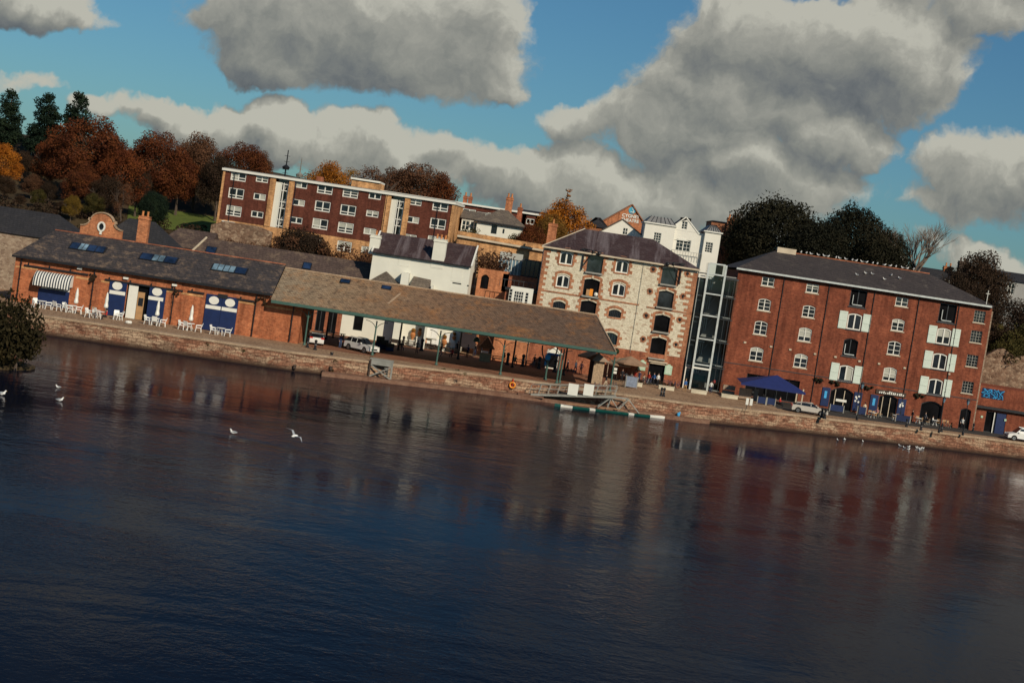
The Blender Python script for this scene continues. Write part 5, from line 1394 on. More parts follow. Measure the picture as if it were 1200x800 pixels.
m.tube([(v.x-.3,YT-.1,v.z-.3),(v.x+.25,YT-.1,v.z-.35),(v.x+.3,YT-.1,v.z-.05),(v.x+.05,YT-.1,v.z+.12),(v.x+.1,YT-.1,v.z+.38),(v.x-.12,YT-.1,v.z+.36)], [.05,.14,.08,.06,.06,.04], 5)
m.build('swan_emblem', 'white_paint', lg_)
# white gable in front of it
YT2 = 262; ax, az = P(730, 257.7, YT2).x, Zp(730, 257.7, YT2)
root = thing('white_gabled_house', 'white gabled house with one tiny window in front of the theatre gable', 'house', (ax, YT2, 12))
lw, rw_ = ax-XatY(701.5, YT2, 20), XatY(752.5, YT2, 19)-ax
f = MB().prism([(ax-lw, 12), (ax+rw_, 12), (ax+rw_, az-2.6), (ax, az), (ax-lw, az-2.5)], YT2, YT2+8).build('wall', 'render_villa', root)
m = MB(); m.bar((ax-lw-.2, YT2+4, az-2.5), (ax, YT2+4, az+.1), 8.3, .14); m.bar((ax, YT2+4, az+.1), (ax+rw_+.2, YT2+4, az-2.6), 8.3, .14); m.build('roof', 'slate_grey', root)
v = P(732.7, 271, YT2); wn = MB().box(v.x-.35, v.x+.35, YT2-.04, YT2-.005, v.z-.5, v.z+.5).build('window', 'window_glass', root)
MB().box(v.x-.35, v.x+.35, YT2-.06, YT2-.042, v.z-.04, v.z+.04).box(v.x-.04, v.x+.04, YT2-.065, YT2-.043, v.z-.5, v.z+.5).build('window_frame', 'white_paint', wn)
simple_building('brick_house', 'small orange house with black pyramid roof between the orange tree and the white gable', 684, 709, 266, 12, Zp(698, 266, 266), Zp(700, 254.5, 268), 'roof_tiles_orange', 'slate_black', 5.5, 2.6, 2.6, zpx=20, cat='house')

# white villa
YV = 258
s_ = s_at(YV)
L, Rr = Xp(756.5, 262, YV), Xp(845, 276, YV)
root = thing('villa', 'large white villa with twin towers, a central gable and leaded tower roofs', 'villa', (L, YV, 12))
ztw = Zp(771, 263, YV)
xt1, xt2 = XatY(786, YV, 20), XatY(821, YV, 20)
f = Facade(root, YV+.8, xt1-.1, xt2+.1, 12, ztw-.4, 'render_villa', 9)
v = P(800.5, 287.5, YV+.8); window(f, v.x, v.z, 2.5, 1.95, 4, 3, 0, fw=.1, mull=.14)
f.finish()
gx = P(804, 256, YV+.8).x; gz = Zp(805, 254.5, YV+.8); gb = ztw-.42
gf = Facade(root, YV+.8, gx-.9, gx+.9, gb, gb+2.2, 'render_villa', .5, part='gable_wall'); v = P(803, 266.8, YV+.8); window(gf, gx-.1, gb+.95, .95, 1.3, 2, 3, 0, fw=.08, mull=.08); gf.finish()
MB().prism([(gx-2.3, gb), (gx-.9, gb), (gx-.9, gz-.95)], YV+.8, YV+1.3).prism([(gx+.9, gb), (gx+2.3, gb), (gx+.9, gz-.95)], YV+.8, YV+1.3).prism([(gx-.9, gb+2.2), (gx+.9, gb+2.2), (gx+.9, gz-.95), (gx, gz-.1), (gx-.9, gz-.95)], YV+.8, YV+1.3).build('gable', 'render_villa', root)
m = MB()
for sg in (-1, 1): m.bar((gx+sg*2.6, YV+.95, gb-.15), (gx, YV+.95, gz), .5, .18)
m.build('bargeboard', 'white_paint', root)
m = MB(); m.bar((gx-2.5, YV+5, gb-.1), (gx, YV+5, gz-.05), 8, .1); m.bar((gx, YV+5, gz-.05), (gx+2.5, YV+5, gb-.1), 8, .1); m.build('roof', 'slate_purple', root)
for i, (xa_, xb_, wx, wy) in enumerate(((L, xt1, 770, 278.7), (xt2, Rr, 830.5, 290))):
    ff = Facade(root, YV, xa_, xb_, 12, ztw, 'render_villa', 8, part='tower_wall')
    window(ff, P(wx, wy, YV).x, P(wx, wy, YV).z, 1.25, 1.7, 3, 4, 0, fw=.08, mull=.06)
    ff.finish()
    MB().box(xa_-.25, xb_+.25, YV-.25, YV+8.1, ztw+.003, ztw+.2).build('cornice', 'white_paint', root)
    m = MB(); q = .9; m.add([(xa_-.1,YV-.1,ztw+.2),(xb_+.1,YV-.1,ztw+.2),(xb_+.1,YV+8,ztw+.2),(xa_-.1,YV+8,ztw+.2),(xa_+q,YV+q+.4,ztw+1.3),(xb_-q,YV+q+.4,ztw+1.3),(xb_-q,YV+6.5,ztw+1.3),(xa_+q,YV+6.5,ztw+1.3)], [(0,1,5,4),(1,2,6,5),(2,3,7,6),(3,0,4,7),(4,5,6,7)])
    tr = m.build('tower_roof', 'lead', root)
    m = MB()
    for k in range(7):
        X = xa_+(xb_-xa_)*k/6; X2 = xa_+q+(xb_-xa_-2*q)*k/6; m.bar((X, YV-.12, ztw+.22), (X2, YV+q+.36, ztw+1.34), .07, .07)
    m.build('lead_rolls', 'window_glass', tr)
MB().prism([(P(800.5,278,YV).x-1.3, Zp(800,282,YV)), (P(800.5,278,YV).x+1.3, Zp(800,282,YV)), (P(800.5,278,YV).x, Zp(800,279,YV))], YV+.7, YV+.79).build('pediment', 'white_paint', root)
m = MB(); xa_, xb_ = xt1, xt2; zz = Zp(803, 295, YV)
for k in range(12): X = xa_+(xb_-xa_)*k/11; m.box(X-.03, X+.03, YV-.2, YV-.15, zz-.9, zz)
m.box(xa_, xb_, YV-.22, YV-.14, zz, zz+.07); m.build('balcony_rail', 'galv', root)
simple_building('brick_house', 'brick house with flat top and chimneys right behind the white villa', 826, 870, 275, 12, Zp(835, 259, 275), Zp(835, 257, 275), 'roof_tiles_orange', 'slate_black', 8, 1, 1, zpx=20, cat='house')
v = P(857, 256, 275); rt = thing('chimney_stack', 'brick chimney with pots between the white villa and the dark evergreen trees', 'chimney', (v.x, 275, 12)); chimney(rt, v.x, 275, 12, v.z, 1.3, 1.1, 'brick_gable', 2)

# dark houses on the right
simple_building('long_roofed_house', 'long dark roofed pale house half hidden behind the right end of the red warehouse roof', 1062, 1142, 262, 12, Zp(1100, 331, 262), Zp(1080, 312.5, 266), 'render_grey', 'slate_black', 9, 2, None, zpx=22, cat='house', windows=((1112,334,1.6,1.8),))
v = P(1112, 313, 266); rt = thing('chimney_stack', 'small chimney with pots on the dark roof right of the bare tree', 'chimney', (v.x, 266.5, 14)); chimney(rt, v.x, 266.5, 14, v.z, 1.5, 1, 'brick_gable', 2)
v = P(1130, 307, 264); rt = thing('chimney_stack', 'broad dark chimney beside the small dark tree at the right', 'chimney', (v.x, 264, 14)); chimney(rt, v.x, 264, 14, v.z, 1.8, 1.2, 'trunk_bark', 3, 'trunk_bark')
simple_building('grey_house', 'pale grey house with black roof at the far right edge of the hill', 1170, 1290, 268, 12, Zp(1190, 330, 268), Zp(1190, 319.5, 272), 'render_grey', 'slate_black', 9, zpx=22, cat='house', windows=((1185,338,1.2,2.0),))
simple_building('pale_house', 'pale house glimpsed behind the bare tree at the end of the warehouse ridge', 1040, 1062, 264, 12, Zp(1052, 297, 264), Zp(1052, 295, 264), 'render_villa', 'slate_grey', 6, zpx=24, cat='house')
# house among the trees at far left
simple_building('hillside_house', 'dark roofed white house among the trees at the far left of the hill', -25, 22, 290, 16, Zp(8, 181, 290), Zp(5, 160, 294), 'render_white', 'slate_black', 8, zpx=22, cat='house', windows=((3,189,1.4,1.2),))
m = MB(); a_, b_ = P(26, 187, 286), P(49, 191, 286)
tag(m.prism([(a_.x, a_.z-1.6), (b_.x, a_.z-1.6), (b_.x-.5, a_.z+.1), (a_.x, a_.z+.2)], 286, 290).build('white_outhouse', 'render_white'), 'low white outhouse on the slope below the pine trees', 'outhouse')
# masts
for x, yt, yb, lab in ((338, 176, 204, 'dark slim radio mast rising behind the left half of the flats roof'), (354, 185, 208, 'paler lattice mast just right of the taller radio mast')):
    v, w_ = P(x, yt, 300), P(x-2, yb+10, 300); rt = thing('radio_mast', lab, 'mast', (w_.x, 300, 14))
    m = MB().tube([(v.x, 300, 14), (v.x, 300, v.z)], [.28, .1], 5)
    for k in range(5): m.box(v.x-.55, v.x+.55, 299.95, 300.05, v.z-1.2-1.1*k, v.z-1.12-1.1*k)
    m.build('mast', 'black_iron' if x == 338 else 'galv', rt)
    MB().lathe([(.6,0),(.75,.5),(.2,.9)], (v.x, 300, v.z-3.8), 8).build('antenna_cluster', 'black_iron' if x == 338 else 'galv', rt)
v = P(38, 172, 284); rt = thing('street_lamp', 'pale globe lamp on a post in front of the pine trees', 'street lamp', (v.x, 284, 15))
MB().tube([(v.x, 284, 15), (v.x, 284, v.z-.3)], .08, 5).build('post', 'galv', rt); MB().ball((v.x, 284, v.z), .42, 8, 6).build('globe', 'sign_green', rt)
# ================================================================== trees
def crown_mesh(name, clumps, leaf=.34, per_m2=9, seed=0, gap=.12, flat=0, inner=.35):
    """leaf faces spread through clumps (x, y, z, r, squash)"""
    g = np.random.default_rng(seed); C_, Nn = [], []
    for (x, y, z, r, q) in clumps:
        n = int(4*math.pi*r*r*per_m2*(1-gap))
        d = g.normal(size=(n, 3)); d /= np.linalg.norm(d, axis=1)[:, None]
        rad = r*(1-inner*g.random(n)**1.6)*(1+.16*np.sin(d[:,0]*7+x)*np.cos(d[:,2]*6+y))*g.uniform(.93, 1.08, n)
        p = d*rad[:, None]*np.array([1, 1, q])+np.array([x, y, z]); C_.append(p); Nn.append(d)
    c = np.concatenate(C_); nrm_ = np.concatenate(Nn); n = len(c)
    nr = nrm_*.8+g.normal(size=(n, 3))*.55; nr /= np.linalg.norm(nr, axis=1)[:, None]
    t = np.cross(nr, g.normal(size=(n, 3))); t /= np.linalg.norm(t, axis=1)[:, None]; b_ = np.cross(nr, t)
    s = leaf*g.uniform(.5, 1.25, n)[:, None]
    v = np.stack([c-t*s*.5, c+b_*s*.32, c+t*s*.6, c-b_*s*.36], 1).reshape(-1, 3)
    me = bpy.data.meshes.new(name); me.vertices.add(4*n); me.vertices.foreach_set('co', v.astype(np.float32).ravel())
    me.loops.add(4*n); me.loops.foreach_set('vertex_index', np.arange(4*n, dtype=np.int32))
    me.polygons.add(n); me.polygons.foreach_set('loop_start', np.arange(0, 4*n, 4, dtype=np.int32)); me.polygons.foreach_set('loop_total', np.full(n, 4, dtype=np.int32))
    me.update(calc_edges=True); me.validate(); return me
def limbs(H, cr, seed, r0=.3, levels=3, spread=.8, start=.25, m=None, split=4, lean=0):
    rr = random.Random(seed); m = m or MB(); tips = []
    def grow(p, d, L, r, lv):
        pts = [p]; q = p.copy(); dd = d.copy(); rad = [r]
        for i in range(3):
            dd = (dd+Vector((rr.uniform(-.16,.16), rr.uniform(-.16,.16), rr.uniform(-.05,.12)))).normalized(); q = q+dd*L/3; pts.append(q.copy()); rad.append(r*(1-.17*(i+1)))
        m.tube(pts, rad, 5, cap=False); 
        if lv == 0: tips.append(q); return
        for k in range(split if lv > 1 else 3):
            t = rr.uniform(.45, 1); b0 = pts[1]+(pts[3]-pts[1])*t if k else pts[3]
            a = rr.uniform(0, 2*math.pi); sp = rr.uniform(.5, 1)*spread
            nd = (dd+Vector((math.cos(a), math.sin(a), rr.uniform(-.1, .35)))*sp).normalized()
            grow(b0, nd, L*rr.uniform(.55, .78), r*.5, lv-1)
    grow(Vector((0,0,0)), Vector((lean,0,1)), H*start*1.4, r0, levels)
    return m, tips
def make_tree(kind):
    rr = random.Random(hash(kind) % 1000 if False else sum(map(ord, kind)))
    leaf, dens, gap, inner, sq = .3, 15, .08, .45, .85
    if kind.startswith('round'):
        cl = [(0,0,9.5,4.2,.9)]
        for i in range(26):
            a = rr.uniform(0, 6.28); t = rr.uniform(.1, 1); r = rr.uniform(1.3, 2.5); R_ = 4.9*math.sin(math.pi*(.18+.75*t))*rr.uniform(.75, 1)
            cl.append((R_*math.cos(a), R_*math.sin(a), 4.2+9.6*t, r, .85))
        H = 15
    elif kind.startswith('thin'):
        cl = []; gap = .35; dens = 6; leaf = .3; inner = .8
        for i in range(30):
            a = rr.uniform(0, 6.28); t = rr.uniform(.05, 1); r = rr.uniform(1.0, 2.0); R_ = 4.2*math.sin(math.pi*(.15+.75*t))*rr.uniform(.3, 1)
            cl.append((R_*math.cos(a), R_*math.sin(a), 3.8+9.5*t, r, .8))
        H = 14
    elif kind == 'pine':
        cl = []; leaf = .42; dens = 10; gap = .05; H = 18
        for i in range(22):
            t = ((i+rr.uniform(-.6,.6))/21); t = max(0, min(1, t)); z = 3.0+13.6*t; R_ = 4.4*(1-t)**.55*rr.uniform(.7,1.05)+.4
            for k in range(max(2, int(5*(1-t))+2)):
                a = rr.uniform(0, 6.28); q = R_*rr.uniform(.35, .95); cl.append((q*math.cos(a), q*math.sin(a), z+rr.uniform(-.9,.8), rr.uniform(.7, 2.0)*(1.05-.35*t), .75))
    elif kind == 'spire':      # the orange tree with a tall thin top
        cl = []; leaf = .32; dens = 11; gap = .1; H = 15
        for i in range(15):
            t = i/14; z = 2.5+12.3*t; R_ = (3.9*math.sin(math.pi*(.3+.5*t/.8)) if t < .8 else 1.6*(1-t)/.2*.6+.1)
            for k in range(max(1, int(11*(1-t)))):
                a = rr.uniform(0, 6.28); q = R_*rr.uniform(.3, 1); cl.append((q*math.cos(a), q*math.sin(a), z, rr.uniform(.7, 1.5)*(1.05-.5*t if t < .8 else .4), .75))
    elif kind == 'oak':        # broad dense evergreen
        cl = [(0,0,7.8,5.6,1.08)]
        for i in range(70):
            a = i*2.39996; cz = 1-1.75*(i+.5)/70; q = math.sqrt(1-cz*cz); r = rr.uniform(1.2, 2.1)
            k = rr.uniform(.86, .98); cl.append((5.3*q*k*math.cos(a), 5.3*q*k*math.sin(a), 7.6+5.8*cz*k, r, .85))
        H = 11; leaf = .3; dens = 15
    elif kind == 'shrub':
        cl = [(0,0,1.4,1.5,.9)]
        for i in range(16):
            a = rr.uniform(0, 6.28); cl.append((1.7*math.cos(a)*rr.uniform(.4,1), 1.7*math.sin(a)*rr.uniform(.4,1), rr.uniform(.4, 2.8), rr.uniform(.5, 1.1), .85))
        H = 3; leaf = .26; dens = 14; gap = .2
    me = crown_mesh('crown', cl, leaf, dens, seed=sum(map(ord, kind)), gap=gap, inner=inner)
    root = thing('tree', 'tree', 'tree')
    if kind in ('pine', 'spire'):
        tm = MB(); tm.tube([(0,0,0),(.1,0,H*.5),(0,.1,H*.96)], [.05+.02*H, .2, .04], 6)
        for i in range(26):
            t = .15+.8*i/26; a = i*2.4; Lb = (4.0 if kind == 'pine' else 3.4)*(1-t)**.8; tm.tube([(0,0,H*t),(Lb*.5*math.cos(a),Lb*.5*math.sin(a),H*t+.2),(Lb*math.cos(a),Lb*math.sin(a),H*t+.3)], [.09,.06,.02], 4, cap=False)
    else: tm, tips = limbs(H*(.84 if kind == 'oak' else .9), 4, sum(map(ord, kind))+3, r0=.05+.022*H, levels=3 if H > 6 else 1, start=.3, spread=.75)
    tk = tm.build('trunk', 'trunk_bark', root); cr = bpy.data.objects.new('crown', me); COL.objects.link(cr); cr.parent = root
    me.materials.append(MATS['leaf_dark']); cr.material_slots[0].link = 'OBJECT'
    return root
TREE_H = dict(roundA=14.6, roundB=14.6, thinA=14.2, pine=18.2, spire=15.2, oak=14.8, shrub=3.6)
KIND_NAME = dict(pine='pine_tree', shrub='shrub')
def tree(kind, px, ptop, Y, mat, label, w=1.0, zb=None, group=None, rz=None):
    """a tree standing at distance Y whose top is seen at (px, ptop)"""
    v = P(px, ptop, Y); z0 = zb if zb is not None else hill(v.x, Y)-.2
    z0 = min(z0, v.z-1.2)
    s = (v.z-z0)/TREE_H[kind]
    o = put('tree_'+kind, lambda: make_tree(kind), (v.x, Y, z0), rz if rz is not None else random.uniform(0, 6.28), label, group, (s*w, s*w, s))
    o.name = KIND_NAME.get(kind, 'tree'); o['category'] = 'shrub' if kind == 'shrub' else 'tree'
    for c in o.children:
        if c.name.startswith('crown'): c.material_slots[0].link = 'OBJECT'; c.material_slots[0].material = MATS[mat]
    return o
GL = 'trees on the hill at the left'
T = [
 ('pine', 16, 102, 286, 'leaf_pine', 'tall dark pine standing alone at the far left of the skyline', 1.15),
 ('pine', 60, 106, 284, 'leaf_pine', 'dark pine in the middle of the three, left of its taller twin', 1.25),
 ('pine', 95, 104, 280, 'leaf_pine', 'dark pine nearest the big russet tree, right of the three pines', 1.0),
 ('roundA', 103, 138, 256, 'leaf_russet', 'biggest russet tree right below the pines', 1.22),
 ('roundB', 66, 156, 262, 'leaf_russet', 'russet tree between the pines and the biggest russet tree', .8),
 ('roundB', 192, 153, 262, 'leaf_russet', 'rounded russet tree in the middle of the wooded slope', 1.0),
 ('roundA', 150, 176, 250, 'leaf_russet', 'lower russet tree filling the gap in front of the two big ones', .95),
 ('roundA', 238, 160, 268, 'leaf_brown', 'dull brown tree just left of the flats', .95),
 ('thinA', 222, 162, 274, 'leaf_brown', 'sparse twiggy tree poking up behind the brown tree', .8),
 ('roundB', 286, 166, 275, 'leaf_russet', 'maroon tree rising behind the left end of the flats', 1.05),
 ('roundA', 98, 192, 246, 'leaf_russet', 'russet tree low on the slope above the curved gable', .95),
 ('roundA', 8, 170, 262, 'leaf_orange', 'bright orange tree in front of the house at the far left', 1.1),
 ('roundB', 8, 205, 250, 'leaf_dull', 'dark shadowy tree at the far left edge behind the black roof', 1.1),
 ('roundA', 45, 222, 246, 'leaf_olive', 'low olive green tree behind the black hipped roof', 1.1),
 ('roundB', 86, 228, 238, 'leaf_yellow', 'small yellow green tree behind the curved gable', .85),
 ('thinA', 148, 213, 240, 'leaf_brown', 'small bare looking pinkish tree right of the curved gable', .85),
 ('oak', 183, 222, 241, 'leaf_pine', 'round dark evergreen bush on the slope beside the chimney', .9),
 ('thinA', 42, 195, 262, 'leaf_brown', 'thin grey pink tree under the white outhouse', 1.1),
 ('roundA', 392, 192, 268, 'leaf_orange', 'orange brown tree showing behind the flats roof right of the masts', .95),
 ('thinA', 440, 193, 275, 'leaf_brown', 'sparse pale brown tree behind the penthouse', 1.2),
 ('thinA', 420, 196, 280, 'leaf_ochre', 'thin ochre tree left of the penthouse', 1.1),
 ('roundB', 498, 191, 282, 'leaf_brown', 'large brown tree rising behind the flats near their right end', 1.05),
 ('roundA', 522, 205, 280, 'leaf_russet', 'russet tree at the right shoulder of the large brown tree', .75),
 ('spire', 667, 220, 246, 'leaf_orange', 'bright orange tree with a thin pointed top beside the stone warehouse', 1.35),
 ('roundB', 650, 250, 243, 'leaf_ochre', 'low ochre tree at the left foot of the pointed orange tree', .7),
 ('roundA', 628, 264, 235, 'leaf_russet', 'russet shrub like tree over the garden wall beside the conservatory', .75),
 ('shrub', 608, 273, 237, 'leaf_olive', 'olive bush against the right side of the white cottage', 1.1),
 ('oak', 917, 224, 266, 'leaf_dark', 'huge round dark evergreen behind the red warehouse', 1.05),
 ('oak', 1008, 233, 262, 'leaf_dark', 'second big dark evergreen behind the red warehouse, right of the rounder one', .78),
 ('oak', 966, 252, 258, 'leaf_dark', 'lower dark evergreen filling the gap between the two big ones', 1.0),
 ('oak', 1040, 262, 254, 'leaf_dark', 'smaller dark evergreen at the right shoulder of the second one', .75),
 ('roundB', 876, 262, 276, 'leaf_dull', 'dull brown tree squeezed between the villa and the dark evergreens', .6),
 ('thinA', 868, 246, 280, 'leaf_brown', 'thin brown treetop over the chimney right of the villa', .6),
 ('roundA', 1152, 297, 248, 'leaf_dull', 'small dark brown tree against the sky right of the warehouse roof', .95),
 ('roundB', 1128, 318, 244, 'leaf_dull', 'dark brown bush tree between the dark chimney and the small tree', .9),
 ('roundA', 1185, 352, 236, 'leaf_dull', 'dark bushy tree above the stone retaining wall at the right edge', 1.2),
 ('oak', 1200, 378, 230, 'leaf_olive', 'low dark green bush hanging over the stone retaining wall', .9),
 ('roundB', 1172, 372, 232, 'leaf_dull', 'shadowy brown bush tree beside the right gable of the red warehouse', .8),
 ('oak', 358, 262, 232, 'leaf_dull', 'round dark bush in front of the ground floor of the flats', .95),
 ('shrub', 579, 291, 219, 'leaf_brown', 'brown leafy bush spilling over the arched doorway wall', 1.0),
 ('shrub', 569, 275, 236, 'leaf_russet', 'small russet bush on the garden wall below the cottage', 1.3),
 ('shrub', 552, 266, 236, 'leaf_olive', 'low green bush on the garden wall near the flats', 1.2),
]
T += [  # low dull trees at left: shade under the tree mass put into leaf colour
 ('roundA', 667, 237, 247, 'leaf_orange', 'full golden orange tree under the thin pointed treetop beside the stone warehouse', .92),
 ('roundA', 40, 205, 255, 'leaf_brown', 'muddy brown tree below the white outhouse', 1.2),
 ('roundB', 24, 228, 244, 'leaf_dull', 'low dull tree behind the black roof, second from the left edge', 1.3),
 ('roundA', 72, 236, 241, 'leaf_dull', 'low dark tree left of the small yellow green tree', 1.2),
 ('roundB', 112, 226, 241, 'leaf_olive', 'low olive tree rising behind the curved gable', 1.0),
 ('roundA', 132, 170, 264, 'leaf_brown', 'brown tree wedged between the two biggest russet trees', .9),
 ('roundB', 215, 180, 262, 'leaf_russet', 'russet tree right of the rounded middle one', .9),

 ('roundB', 30, 176, 272, 'leaf_dull', 'dark brown tree behind the white outhouse below the pines', 1.0),
 ('roundA', 2, 198, 262, 'leaf_dull', 'dull tree under the bright orange tree at the far left', 1.1),
 ('roundB', 128, 205, 244, 'leaf_dull', 'dark brown tree in the shade just right of the curved gable', 1.1),
 ('roundA', 60, 214, 252, 'leaf_dull', 'dark brown tree above the low olive tree', 1.1),
 ('roundA', 165, 200, 252, 'leaf_dull', 'dark brown tree between the round evergreen and the russet trees', 1.0),
 ('roundB', 262, 182, 262, 'leaf_dull', 'dark maroon tree right against the left end of the flats', .8),
 ('roundA', 305, 178, 282, 'leaf_brown', 'brown tree poking over the left part of the flats roof', .8),
 ('roundB', 465, 196, 290, 'leaf_brown', 'pale brown tree between the penthouse and the large brown tree', 1.2),
 ('oak', 886, 248, 274, 'leaf_dark', 'dark evergreen at the left shoulder of the round one beside the villa', .6),
 ('oak', 1100, 340, 240, 'leaf_dull', 'dark scrubby tree right behind the right end of the warehouse roof', 1.0),
]
ZB = {579: 12.5, 628: 12.0, 608: 17.0, 569: 17.2, 552: 17.6, 667: 14, 650: 14}
for t_ in T: tree(*t_[:6], w=t_[6], zb=ZB.get(t_[1]))
# undergrowth on the bank under the flats: nobody could count it
m = []
rr = random.Random(4)
for i in range(60):
    x = rr.uniform(318, 442); Y = rr.uniform(228, 234); X = XatY(x, Y, 12); m.append((X, Y, Zp(x, 268+(x-318)*.152+rr.uniform(4, 22), Y)-.6, rr.uniform(.6, 1.3), .8))
for i in range(30):
    x = rr.uniform(240, 330); Y = rr.uniform(231, 233.5); X = XatY(x, Y, 12); m.append((X, Y, Zp(x, 271+(x-240)*.15+rr.uniform(6, 16), Y)-.3, rr.uniform(.5, .9), .7))
me = crown_mesh('undergrowth', m, .3, 11, 5, .15); me.materials.append(MATS['leaf_brown'])
o = bpy.data.objects.new('undergrowth', me); COL.objects.link(o); tag(o, 'tangled brown undergrowth on the bank below the flats', kind='stuff')
bk_ = MB(); g0, g1 = XatY(240, 232, 11), XatY(446, 232, 11)
bk_.add([(g0,224,4),(g1,224,4),(g1,231,9.6),(g0,231,10.6),(g1,234.3,11.4),(g0,234.3,11.6)], [(0,1,2,3),(3,2,4,5)])
tag(bk_.build('bank', 'hill_ground'), kind='structure', label='brown earth bank below the flats')
m = []
for i in range(60):
    x = rr.uniform(1166, 1300); Y = rr.uniform(223.2, 231); X = XatY(x, Y, 15); m.append((X, Y, 13.6+rr.uniform(-.6, 1.8)+(Y-226)*.4, rr.uniform(.6, 1.3), .8))
me = crown_mesh('undergrowth', m, .34, 10, 6, .15); me.materials.append(MATS['leaf_olive'])
o = bpy.data.objects.new('undergrowth', me); COL.objects.link(o); tag(o, 'dark ivy and scrub along the top of the stone retaining wall on the right', kind='stuff')
m = []
for i in range(70):
    x = rr.uniform(-30, 262); Y = rr.uniform(236, 243); X = XatY(x, Y, 13); m.append((X, Y, hill(X, Y)+rr.uniform(-.3, 1.2), rr.uniform(.7, 1.5), .7))
me = crown_mesh('undergrowth', m, .34, 8, 8, .15); me.materials.append(MATS['leaf_dull'])
o = bpy.data.objects.new('undergrowth', me); COL.objects.link(o); tag(o, 'dull brown scrub along the foot of the wooded slope', kind='stuff')
# bare tree against the sky
v = P(1074, 253, 252); z0 = 14
bt = thing('bare_tree', 'bare leafless tree against the sky beside the dark evergreens', 'tree', (v.x, 252, z0))
tm, tips = limbs(12, 4, 5, r0=.3, levels=5, start=.22, spread=.7, split=4, m=MB())
zmx = max(p[2] for p in tm.v); tk = tm.build('trunk', 'trunk_pale', None); tk.parent = bt; k = (v.z-z0)/zmx; bt.scale = (k*1.0,)*3
# bush over the water at the left edge
v = P(8, 334, 140); bank = MB()
x1 = XatY(36, 140, 0)
ng = 14; ring = []
for i in range(ng):
    a = 2*math.pi*i/ng; ring.append((XatY(-14,140,0)+3.6*math.cos(a)*(1+.1*math.sin(3*a)), 141+3.5*math.sin(a), 0))
vsb = [(x, y, -1.5) for x, y, _ in ring]+[(x*1.0, y, .25) for x, y, _ in ring]+[(XatY(-14,140,0), 141, .9)]
bank.add(vsb, [(i, (i+1) % ng, ng+(i+1) % ng, ng+i) for i in range(ng)]+[(ng+i, ng+(i+1) % ng, 2*ng) for i in range(ng)])
tag(bank.build('islet', 'hill_ground'), kind='structure', label='small earth islet carrying the olive bush')
tree('shrub', 12, 335, 140, 'leaf_bush', 'big dark bush rising out of the river at the left edge', .72, zb=.2, rz=1)
tree('shrub', -18, 340, 142, 'leaf_bush', 'olive bush mostly cut off by the left edge of the picture', .8, zb=.2, rz=3)
tree('shrub', 27, 362, 139, 'leaf_bush', 'lower right part bush of the olive clump leaning over the water', .8, zb=.0, rz=5)

FRONT = [(-50,187.4),(352,187.4),(353,212.6),(576,212.6),(577,208.6),(640,209.2),(818,209.2),(819,210),(866,210),(867,213.2),(1300,213.2)]
def Gf(x, y, margin=.6):           # point on the quay, kept in front of the building line
    v = G(x, y)
    lim = FRONT[0][1]
    for px_, d_ in FRONT:
        if x >= px_: lim = d_
    if v.y > lim-margin: Y = lim-margin; v = Vector((XatY(x, Y, 2.2), Y, 2.2))
    return v
